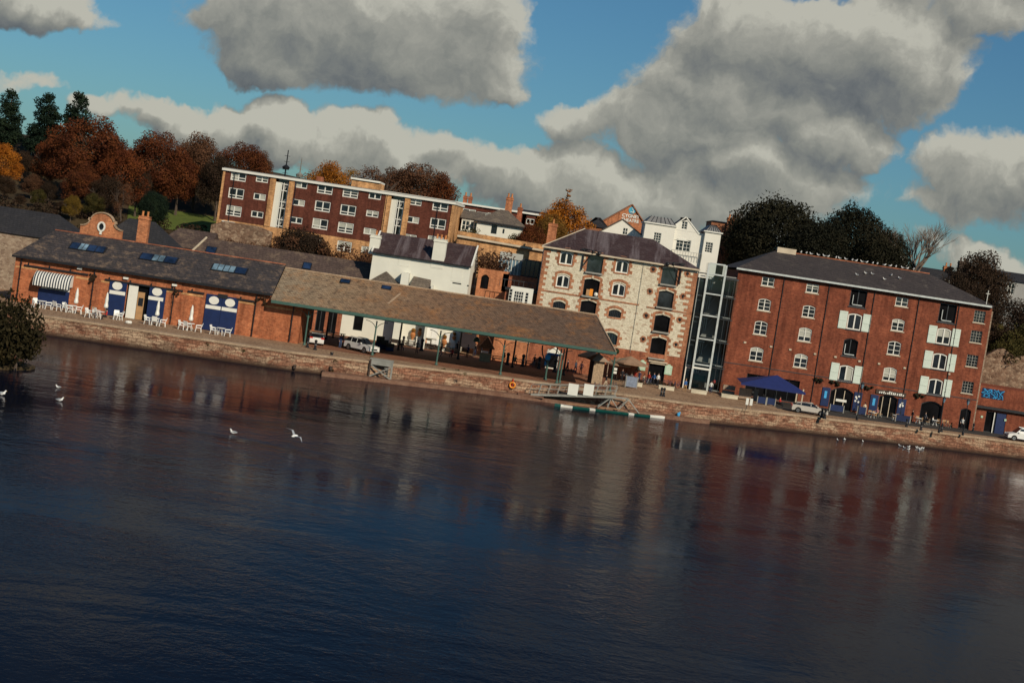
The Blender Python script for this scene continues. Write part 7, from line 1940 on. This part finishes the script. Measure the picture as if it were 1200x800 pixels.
def open_parasol(px, py, r, zt, mat, label, rise=.9, name='parasol', valance=.2, legs=False):
    v = Gf(px, py, 1.5); t = thing(name, label, 'parasol', tuple(v))
    m = MB(); n = 8; P0 = (0,0,zt)
    ring = [(r*math.cos(2*math.pi*k/n+.39), r*math.sin(2*math.pi*k/n+.39), zt-rise) for k in range(n)]
    m.v = [P0]+ring+[(x, y, z-valance) for x, y, z in ring]
    for k in range(n): m.f.append((0, 1+k, 1+(k+1) % n)); m.m.append(0); m.f.append((1+k, 1+n+k, 1+n+(k+1) % n, 1+(k+1) % n)); m.m.append(0)
    o = m.build('canopy', mat, None); o.parent = t
    q = MB().tube([(0,0,0),(0,0,zt)], .04, 6).build('pole', 'timber_dark', None); q.parent = t
    q = MB().lathe([(.4,0),(.4,.08),(.06,.14)], (0,0,0), 10).build('base', 'black_iron', None); q.parent = t
    return t
open_parasol(689, 442, 1.9, 3.7, 'brown_canvas', 'brown parasol directly behind the wooden hut')
open_parasol(735, 443, 2.6, 3.5, 'brown_canvas', 'wide brown parasol over the seated crowd left of the stone warehouse entrance')
open_parasol(722, 438, 1.8, 3.1, 'brown_canvas', 'smaller brown parasol half hidden by the last canopy post')
for x, y, mat, lab in ((694,406.5,'lamp_red','red hanging flower ball above the wooden hut'),(698.5,408.8,'leaf_pine','dark green hanging ball beside the red one'),(722.5,411.5,'leaf_pine','dark green hanging ball right of the last canopy post')):
    v = P(x, y, 192 if x < 710 else 200); t = thing('hanging_ball', lab, 'hanging basket', (v.x, v.y, v.z))
    MB().ball((v.x,v.y,v.z), .38, 9, 7).build('ball', mat, t); MB().tube([(v.x,v.y,v.z+.35),(v.x,v.y,7.0)], .015, 4).build('chain', 'black_iron', t)
# the big blue parasol
v = G(906, 478); bp = thing('blue_parasol', 'big dark blue square parasol in front of the red warehouse', 'parasol', (v.x, 207, 2.2))
bx = XatY(910, 207, 6)
wl_, wr_ = XatY(868, 205, 5.0)-bx, XatY(944, 205, 4.9)-bx
m = MB(); zt_ = 6.0; ze_ = 4.75
m.add([(bx+wl_,204,ze_-.15),(bx+wr_,204.5,ze_-.25),(bx+wr_-.2,210,ze_),(bx+wl_+.2,210,ze_),(bx+.1,207,zt_+.15)], [(0,1,4),(1,2,4),(2,3,4),(3,0,4)]); m.build('canopy', 'blue_fabric', bp)
MB().quad((bx+wl_,204,ze_-.15),(bx+wr_,204.5,ze_-.25),(bx+wr_,204.5,ze_-.5),(bx+wl_,204,ze_-.4)).build('valance', 'blue_fabric', bp)
MB().tube([(bx+.1,207,2.2),(bx+.1,207,zt_)], .08, 8).build('pole', 'dark_metal', bp)
MB().box(bx-.5,bx+.7,206.5,207.5,2.2,2.35).build('base', 'black_iron', bp)
for x, lab in ((928.5,'left cream post under the right side of the blue parasol'),(933.5,'right cream post under the right side of the blue parasol')):
    v = G(x, 474.5); t = thing('sign_post', lab, 'post', (v.x, 208.5, 2.2)); MB().box(-.09,.09,-.09,.09,0,2.5).build('post', 'cream_stone', None).parent = t; MB().box(-.14,.14,-.14,.14,0,.12).build('foot', 'black_iron', None).parent = t
def barrier(px0, px1, Y, mat, lab, h=1.0, name='barrier'):
    a, b_ = XatY(px0, Y, 3), XatY(px1, Y, 3); t = thing(name, lab, 'barrier', (a, Y, 2.2))
    MB().box(a+.06, b_-.06, Y-.02, Y+.02, 2.35, 2.2+h).build('fabric_panel', mat, t)
    for X in (a, b_): MB().box(X-.05, X+.05, Y-.05, Y+.05, 2.2, 2.25+h).build('post', 'galv', t)
barrier(888, 898, 203.2, 'navy_paint', 'left blue cafe barrier under the blue parasol')
barrier(899, 909, 203.5, 'navy_paint', 'right blue cafe barrier under the blue parasol')
barrier(973, 989, 209.5, 'navy_paint', 'blue cafe barrier in front of the cafe entrance')
barrier(1005, 1015, 210.5, 'navy_paint', 'square blue cafe barrier right of the tall lamp post', 1.2)
barrier(1050, 1067, 209, 'cl_navy', 'dark cafe barrier beside the restaurant tables')
barrier(733.5, 747, 197.5, 'sign_blue_grey', 'grey blue printed banner under the wide brown parasol', 1.5, 'banner')
# planters, boxes, boards along the quay
def planter(px, py, L_, mat, lab, h=.55, D=.6, plants=True):
    v = G(px, py); t = thing('planter', lab, 'planter', tuple(v))
    MB().box(-L_/2,L_/2,-D/2,D/2,.0,h).box(-L_/2-.05,L_/2+.05,-D/2-.04,D/2+.04,h-.1,h-.0).build('trough', mat, None).parent = t
    if plants:
        rr = random.Random(int(px)); m = MB()
        for q in range(22): m.ball((rr.uniform(-L_/2,L_/2), rr.uniform(-D/3,D/3), h+rr.uniform(0,.35)), rr.uniform(.08,.2), 5, 3)
        m.build('plants', 'leaf_dull', None).parent = t
    return t
planter(743.5, 452, 1.95, 'cream_trough', 'cream trough planter in front of the grey blue banner')
planter(780.5, 456.5, 2.05, 'cream_trough', 'cream trough planter behind the twin black bollards')
planter(818.5, 461, 2.1, 'cream_trough', 'cream trough planter in front of the glass tower', plants=False)
planter(854.5, 466.5, 2.2, 'cream_trough', 'cream trough planter at the left corner of the red warehouse', plants=False)
v = G(853, 463.5); t = thing('crate_stack', 'stack of two long timber boxes behind the cream trough at the red warehouse corner', 'crates', tuple(v)); 
for i in range(2): MB().box(-.85,.8,-.3,.4,.05+i*.75,.68+i*.75).build('box', 'timber_grey', None).parent = t
v = G(872, 468.5); t = thing('wooden_board', 'square weathered wooden board left of the blue parasol', 'board', tuple(v)); MB().box(-.85,.85,-.05,.05,.15,1.6).build('board', 'timber_grey', None).parent = t
for sx in (-1,1): MB().box(sx*.7-.05,sx*.7+.05,.055,.13,0,1.5).build('leg', 'timber_dark', None).parent = t
v = G(884.5, 469.5); t = thing('menu_stand', 'grey upright board with a white dot right of the wooden board', 'sign', tuple(v)); MB().box(-.3,.3,-.04,.04,.0,1.6).build('board', 'lead', None).parent = t; MB().ball((-.45,-.1,1.15), .16, 7, 5, 'white_paint').build('white_dot', None, None).parent = t
v = G(876.5, 480.5); t = thing('information_sign', 'pair of white notice panels on posts at the quay edge', 'sign', tuple(v))
for sx in (-1, 1):
    MB().box(sx*.25-.17,sx*.25+.17,-.03,.03,.65,1.5).build('panel', 'white_paint', None).parent = t; MB().box(sx*.25-.03,sx*.25+.03,.035,.08,0,1.5).build('post', 'timber_tan' if sx > 0 else 'black_iron', None).parent = t
v = G(796, 470)
# lamp posts
def lamp_proto():
    root = thing('street_lamp', 'lamp', 'street lamp')
    MB().lathe([(.16,0),(.16,.4),(.08,.6),(.06,3.2),(.05,4.1)], (0,0,0), 8).build('post', 'black_iron', root)
    ln = MB().lathe([(.1,4.1),(.24,4.6),(.27,4.62)], (0,0,0), 6).build('lantern', 'sky_glass_pale', root)
    MB().lathe([(.28,4.62),(.1,4.85),(.03,5.0)], (0,0,0), 6).build('cap', 'black_iron', ln)
    return root
for x, y, s, lab in ((1004,492,1.03,'black lantern post in front of the right jamb of the cafe entrance'),(1100,507,.98,'black lantern post at the right edge of the arched doorway'),(1128,510,1.0,'black lantern post nearest the right corner of the red warehouse'),(717.5,452,1.0,'black lantern post beside the last canopy post')):
    if x < 800: continue
    put('lamp', lamp_proto, tuple(Gf(x, y)), 0, lab, 'street lamps along the quay', s)
# signs on the last canopy post
for y, lab in ((430,'upper white square sign by the last canopy post'),(434,'lower white square sign by the last canopy post')):
    pass
v = G(718.5, 451); t = thing('sign_post', 'slim post with two small white square signs right of the last canopy post', 'sign', tuple(v)); MB().tube([(0,0,0),(0,0,2.4)], .03, 5).build('post', 'black_iron', None).parent = t
for z in (1.65, 2.1): MB().box(-.2,.2,-.05,-.02,z-.16,z+.16).build('sign_panel', 'white_paint', None).parent = t
# wheeled bins, benches near the restaurant; cafe tables and chairs at the right
def cafe_chair():
    root = thing('cafe_chair', 'chair', 'chair'); MB().box(-.22,.22,-.22,.22,.43,.47).build('seat', 'timber_tan', root); MB().box(-.22,.22,.19,.22,.6,.9).build('backrest', 'timber_tan', root)
    for sx in (-1,1):
        for sy in (-1,1): MB().box(sx*.2-.02,sx*.2+.02,sy*.2-.02,sy*.2+.02,0,.43 if sy < 0 else .9).build('leg', 'galv', root)
    return root
for i, (x, y) in enumerate(((1019,489),(1024,490),(1031,488),(1045,492),(1051,493),(1073,495),(1078,497),(1086,498),(1098,499),(1106,500),(1111,501),(943,480),(900,474))):
    put('cafe_chair', cafe_chair, tuple(Gf(x, y)), R(40*i), ['cafe chair far left of the restaurant entrance','second cafe chair left of the restaurant entrance','cafe chair at the left jamb of the restaurant entrance','cafe chair at the right jamb of the restaurant entrance','cafe chair by the dark cafe barrier','cafe chair left of the walking person in grey','cafe chair behind the walking person in grey','cafe chair left of the seated person in white','cafe chair right of the seated person in white','cafe chair beside the lantern post at the arched doorway','last cafe chair before the right doorway','cafe chair at the tail of the silver car','cafe chair between the two blue barriers'][i], 'cafe chairs before the red warehouse', 1.1)
for i, (x, y, lab) in enumerate(((1022,489.5,'cafe table left of the restaurant entrance'),(1048,492.5,'cafe table right of the restaurant entrance'),(1075.5,496,'cafe table with white top before the arched doorway'),(1095,498.5,'cafe table beside the seated person in white'))):
    put('table', table_proto, tuple(Gf(x, y)), 0, lab, 'cafe tables before the red warehouse', 1.05)
# bicycles
def bike_proto():
    root = thing('bicycle', 'bicycle', 'bicycle')
    for cx in (-.52, .52):
        m = MB(); pts = [(cx+.33*math.cos(k*math.pi/8), 0, .34+.33*math.sin(k*math.pi/8)) for k in range(17)]; m.tube(pts, .022, 5, cap=False)
        w = m.build('wheel', 'tyre', root); s = MB()
        for k in range(8): a = k*math.pi/4; s.bar((cx, 0, .34), (cx+.32*math.cos(a), 0, .34+.32*math.sin(a)), .008)
        s.build('spokes', 'galv', w)
    m = MB()
    for a, b_ in (((-.52,0,.34),(-.12,0,.32)),((-.12,0,.32),(-.22,0,.82)),((-.12,0,.32),(.36,0,.78)),((-.2,0,.75),(.38,0,.82)),((.36,0,.95),(.52,0,.34)),((-.52,0,.34),(-.2,0,.75))): m.tube([a, b_], .022, 5)
    m.build('frame', 'cl_navy', root)
    MB().tube([(.3,-.25,.98),(.38,0,.98),(.3,.25,.98)], .016, 5).build('handlebar', 'black_iron', root); MB().box(-.34,-.1,-.06,.06,.82,.88).build('saddle', 'black_iron', root)
    return root
for i, (x, y, a, lab) in enumerate(((717,456.5,5,'bicycle held by the person in black at the last canopy post'),(753,450,70,'first bicycle left of the stone warehouse entrance'),(757,450.5,55,'second bicycle left of the stone warehouse entrance'),(762,451,75,'third bicycle left of the stone warehouse entrance'),(779,452,20,'bicycle under the right green sign board'),(785,453,60,'bicycle leaning behind the second cream trough'),(790,454,75,'bicycle at the right end of the second cream trough'),(794,455,65,'bicycle nearest the glass tower door'),(698,457,0,'bicycle lying against the gangway rail'),(735,456-4,30,'bicycle behind the first cream trough'))):
    put('bike', bike_proto, tuple(Gf(x, y)), R(a), lab, 'bicycles on the quay', 1.05)

# ================================================================== at the water's edge
# cross braced landing stage frame
Yg = quay_y(XatY(448, 180, 1))-.35
t = thing('timber_fender', 'grey cross braced timber frame standing on the ledge against the quay wall', 'frame', (XatY(449, Yg, 1), Yg, .45))
x0_, x1_ = XatY(434.5, Yg, 2), XatY(460, Yg, 2); z0_, z1_ = .46, 2.5
for X in (x0_, x1_): MB().box(X-.09, X+.09, Yg-.5, Yg-.32, z0_, z1_).build('post', 'timber_dark' if X == x0_ else 'galv', t)
MB().box(x0_-.1, x1_+.1, Yg-.52, Yg+.2, z1_+.003, z1_+.15).box(x0_+.09, x1_-.09, Yg-.48, Yg-.42, 1.9, z1_-.01).build('deck', 'galv', t)
MB().bar((x0_+.1,Yg-.56,1.85),(x1_-.1,Yg-.56,z0_+.05),.14).bar((x1_-.1,Yg-.48,1.85),(x0_+.1,Yg-.48,z0_+.05),.14).build('cross_brace', 'galv', t)
m = MB()
for k in range(5): m.box((x0_+x1_)/2+.4, x1_-.1, Yg-.4, Yg-.34, z0_+.15+.26*k, z0_+.22+.26*k)
m.build('rung', 'galv', t)
# fender piles on the wall
for x, y, lab in ((345.5,430,'dark timber fender pile with a cap on the quay wall, far left one'),(388,431.5,'short dark fender stub low on the quay wall'),(379,436,'small dark iron ring block at the water line'),(388.5,416,'dark mooring block on the quay edge')):
    Yq = quay_y(XatY(x, 177, 1)); v = P(x, y, Yq-.3)
    t = thing('mooring_block', lab, 'mooring block', (v.x, Yq, v.z)); zc0 = v.z
    if y == 416: v = G(x, y); MB().lathe([(.2,0),(.14,.1),(.22,.28),(.2,.34)], (v.x, v.y, 2.2), 8).build('body', 'black_iron', t)
    else: MB().box(v.x-.14, v.x+.14, Yq-.42, Yq-.05, zc0-.18, zc0+.18).box(v.x-.18, v.x+.18, Yq-.46, Yq-.05, zc0+.183, zc0+.24).build('body', 'timber_dark', t)
# lifebuoy
Yq = quay_y(XatY(600, 185, 1)); v = P(600.5, 451, Yq-.3); t = thing('lifebuoy', 'orange lifebuoy ring hung on the quay wall left of the gangway', 'lifebuoy', (v.x, Yq-.3, v.z))
m = MB(); m.tube([(v.x+.32*math.cos(k*math.pi/8), Yq-.3, v.z+.32*math.sin(k*math.pi/8)) for k in range(17)], .1, 8, cap=False); m.build('ring', 'orange_plastic', t)
MB().box(v.x-.06, v.x+.06, Yq-.22, Yq-.1, v.z-.1, v.z+.75).build('bracket', 'lamp_red', t)
v = P(796, 479.5, quay_y(XatY(796,188,1))-.4); MB; t = thing('life_jacket', 'small blue bundle lying on the stone ledge', 'bundle', (v.x, v.y, .46)); MB().ball((0,0,.2), .24, 7, 5, 'bright_blue', sq=(.9,.7,1.1)).ball((.12,0,.42), .13, 6, 4, 'bright_blue').build('bundle', None, None).parent = t
# gangway
Yg = quay_y(XatY(670, 187, 1))-1.2
a = P(614, 466, Yg); b_ = P(655, 470, Yg)
gx0, gx1 = XatY(622, Yg, .8), XatY(722, Yg, 2.0)
t = thing('gangway', 'long galvanised gangway with slanting railings and two white notice boards leading down to the pontoon', 'gangway', (gx0, Yg, .6))
zA, zB2 = .75, 2.05
def zg(X): return zA+(zB2-zA)*(X-gx0)/(gx1-gx0)
MB().add([(gx0,Yg-.6,zA),(gx1,Yg-.6,zB2),(gx1,Yg+.7,zB2),(gx0,Yg+.7,zA),(gx0,Yg-.6,zA-.22),(gx1,Yg-.6,zB2-.3),(gx1,Yg+.7,zB2-.3),(gx0,Yg+.7,zA-.22)], [(0,1,2,3),(0,4,5,1),(4,7,6,5),(3,2,6,7)]).build('deck', 'galv', t)
for sy in (-.62, .66):
    m = MB(); m.bar((gx0,Yg+sy,zA+1.15),(gx1,Yg+sy,zB2+1.15),.06); m.bar((gx0,Yg+sy,zA+.6),(gx1,Yg+sy,zB2+.6),.045)
    X = gx0
    while X <= gx1+.01: m.bar((X-.22,Yg+sy,zg(X)),(X,Yg+sy,zg(X)+1.15),.06); X += (gx1-gx0)/9
    m.build('railing', 'galv', t)
for x in (671.5, 689.5):
    X = XatY(x, Yg-.7, 2); MB().box(X-.6, X+.6, Yg-.72, Yg-.68, zg(X)-.05, zg(X)+1.35).build('notice_board', 'white_paint', t)
MB().box(XatY(610,Yg,.7)-.3, gx0+1.6, Yg-1.0, Yg+.9, .44, .6).build('landing_plate', 'ledge_stone', t)
# trussed frame at the quay
Yt = quay_y(XatY(725,188,1))-.8
t = thing('pontoon_frame', 'grey trapezoid lattice frame at the quay wall behind the green pontoon', 'frame', (XatY(725,Yt,.5), Yt, .3))
pts = [(XatY(700,Yt,.4),.35),(XatY(716,Yt,2),1.75),(XatY(736,Yt,2),1.85),(XatY(748,Yt,.4),.35)]
for yy in (Yt, Yt-1.2):
    m = MB()
    for (xa_, za_), (xb_, zb_) in zip(pts, pts[1:]): m.bar((xa_,yy,za_),(xb_,yy,zb_),.12)
    m.bar((pts[1][0],yy,1.7),((pts[0][0]+pts[3][0])/2,yy,.4),.1).bar((pts[2][0],yy,1.8),((pts[0][0]+pts[3][0])/2,yy,.4),.1).bar((pts[1][0],yy,1.7),(pts[0][0]+1.2,yy,.4),.08)
    m.build('truss', 'galv', t)
MB().bar((pts[1][0],Yt,1.75),(pts[1][0],Yt-1.2,1.75),.1).bar((pts[2][0],Yt,1.85),(pts[2][0],Yt-1.2,1.85),.1).bar((pts[0][0],Yt,.38),(pts[0][0],Yt-1.2,.38),.1).bar((pts[3][0],Yt,.38),(pts[3][0],Yt-1.2,.38),.1).build('cross_bar', 'galv', t)
# long green and white pontoon/boat
A_ = P(650, 473, 183.2); B_ = P(779, 490, 184.4)
A_ = G(650, 474.5, .1); B_ = G(780, 489.5, .1)
d_ = (B_-A_); Lb = d_.length
t = thing('rowing_boat', 'very long slim green boat with white bands moored below the gangway', 'boat', ((A_.x+B_.x)/2, (A_.y+B_.y)/2, 0), math.atan2(d_.y, d_.x))
m = MB(); ns = 20; sect = []
for i in range(ns+1):
    u = -1+2*i/ns; w_b = .42*(1-abs(u)**3.2)+.03; hgt = .2+.08*abs(u)**4
    x = u*Lb/2
    sect.append([(x,-w_b,hgt),(x,-w_b*.85,-.02),(x,0,-.12),(x,w_b*.85,-.02),(x,w_b,hgt),(x,0,hgt+.05)])
m.v = [p for s in sect for p in s]; m.mi('teal_hull'); m.mi('white_paint')
for i in range(ns):
    wh = i in (1, 2, 6, 13, 17, 18, 19)
    for k in range(6): m.f.append((i*6+k, (i+1)*6+k, (i+1)*6+(k+1) % 6, i*6+(k+1) % 6)); m.m.append(1 if wh and k in (4, 5, 0) else 0)
m.f.append(tuple(range(6))); m.m.append(0); m.f.append(tuple(range(ns*6, ns*6+6))[::-1]); m.m.append(1)
m.build('hull', None, None).parent = t
m = MB()
for i in range(2): m.bar((-Lb*.42+i*Lb*.3, -.6, .5), (-Lb*.2+i*Lb*.3, -.35, .55), .05)
m.build('oar', 'timber_tan', None).parent = t

# ================================================================== gulls
def gull_proto(kind):
    root = thing('gull', 'gull', 'gull')
    if kind == 'fly':
        b = MB(); b.tube([(-.28,0,0),(-.15,0,.02),(.1,0,.03),(.24,0,.04),(.32,0,.03)], [.01,.07,.09,.055,.02], 7, 'gull_white')
        b.build('body', None, root)
        for sg in (-1, 1): MB().add([(.12,sg*.05,.05),(-.1,sg*.05,.04),(-.02,sg*.38,.2),(.14,sg*.36,.2),(-.12,sg*.78,.08)], [(0,1,2,3),(3,2,4)], 'gull_grey').build('wing', None, root)
    else:
        b = MB(); zb = .1 if kind == 'perch' else .02
        b.tube([(-.3,0,zb+.1),(-.18,0,zb+.1),(0,0,zb+.09),(.14,0,zb+.14),(.2,0,zb+.26),(.23,0,zb+.31),(.28,0,zb+.3)], [.015,.06,.11,.095,.05,.055,.02], 8, 'gull_white')
        b.build('body', None, root)
        for sg in (-1, 1): MB().tube([(.1,sg*.07,zb+.16),(-.1,sg*.085,zb+.15),(-.34,sg*.03,zb+.13)], [.03,.055,.01], 6, 'gull_grey').build('wing', None, root)
        MB().tube([(.28,0,zb+.3),(.34,0,zb+.285)], [.014,.006], 5, 'gull_beak').build('beak', None, root)
        if kind == 'perch':
            for sg in (-1, 1): MB().tube([(.0,sg*.04,0),(.0,sg*.04,.14)], .01, 4, 'gull_beak').build('leg', None, root)
    return root
g_ = 'gulls perched along the ridge of the red warehouse'
rx0, rx1 = XatY(920, 221, 23), XatY(1068, 221, 23); rr = random.Random(8)
for i in range(24):
    X = rx0+(rx1-rx0)*(i+rr.uniform(-.35,.35))/23
    put('gull_perch', lambda: gull_proto('perch'), (X, 220.95, 23.13), rr.choice([0, R(180), R(60)]), 'white gull perched on the ridge of the red brick warehouse', g_, .9)
sl3 = (23.0-19.7)/((214+14.5+214-.55)/2-(214-.55))
def on_red(px, py):
    d = ray(px, py); y0 = 213.45; t_ = (y0*sl3-(19.7-EYE))/(d.y*sl3-d.z); return CAMP+d*t_
for x, y in ((1004,323.5),(1014,321.5),(1022,322.5),(1036,328.5),(1044,324),(1054,327.5)):
    v = on_red(x, y); put('gull_perch', None, (v.x, v.y, v.z+.02), rr.uniform(0,6), 'white gull sitting on the front slope of the red warehouse roof', 'gulls on the front slope of the red warehouse', .9)
for x, y in ((868,311),(872,309)): pass
for x, y, rz_, s_, lab in ((2,463,0,1.9,'large white gull floating at the left edge of the picture'),(68,454.5,R(200),1.25,'small gull floating above the other one near the olive bush'),(70,470,R(10),1.6,'gull floating below the small one near the olive bush'),(273,508,R(180),1.6,'lone gull floating in the open river left of the flying one')):
    v = G(x, y, 0); put('gull_swim', lambda: gull_proto('swim'), tuple(v), rz_, lab, 'gulls floating on the river', s_*.65)
v = G(345, 511, .7); o = put('gull_fly', lambda: gull_proto('fly'), tuple(v), R(60), 'gull flying low over the river with spread wings', None, 1.3); o.rotation_euler.x = R(25)
for i in range(16):
    x = rr.choice([985, 1005, 1055, 1062, 1075, 1080])+rr.uniform(-6, 6); y = 515+(x-985)*.115+rr.uniform(-2, 3)
    v = G(x, y, 0); v.y = min(v.y, quay_y(v.x)-3)
    put('gull_swim', None, (v.x, v.y, 0), rr.uniform(0, 6), 'white gull in the loose flock floating off the red warehouse', 'flock of gulls floating off the red warehouse', .8)
for x, y in ((684,368.5),(696,371)):
    v = P(x, y, 209.8); put('gull_perch', None, (v.x, 209.75, 2.2+0 if False else Zp(688.2, 362.7, 210)-1.13), 0, 'gull in the dark lowest loading door of the stone warehouse', 'gulls in the dark loading door', 1.3)
# small plants growing on the quay wall and at the kerb
m = []
for x, y in ((393,423),(389,434),(243,403),(285,411),(435,419),(436,421),(545,438),(700,462),(520,433),(536,434)):
    v = G(x, y, 2.2) if y < 424 or x > 500 else P(x, y, quay_y(XatY(x,177,1))-.3); m.append((v.x, v.y, v.z, .28, .6))
me = crown_mesh('weeds', m, .14, 60, 9, .1); me.materials.append(MATS['leaf_olive']); o = bpy.data.objects.new('weeds', me); COL.objects.link(o); tag(o, 'small green weeds growing from the quay edge and wall', kind='stuff')
me = bpy.data.meshes.new('x')
bpy.data.meshes.remove(me)
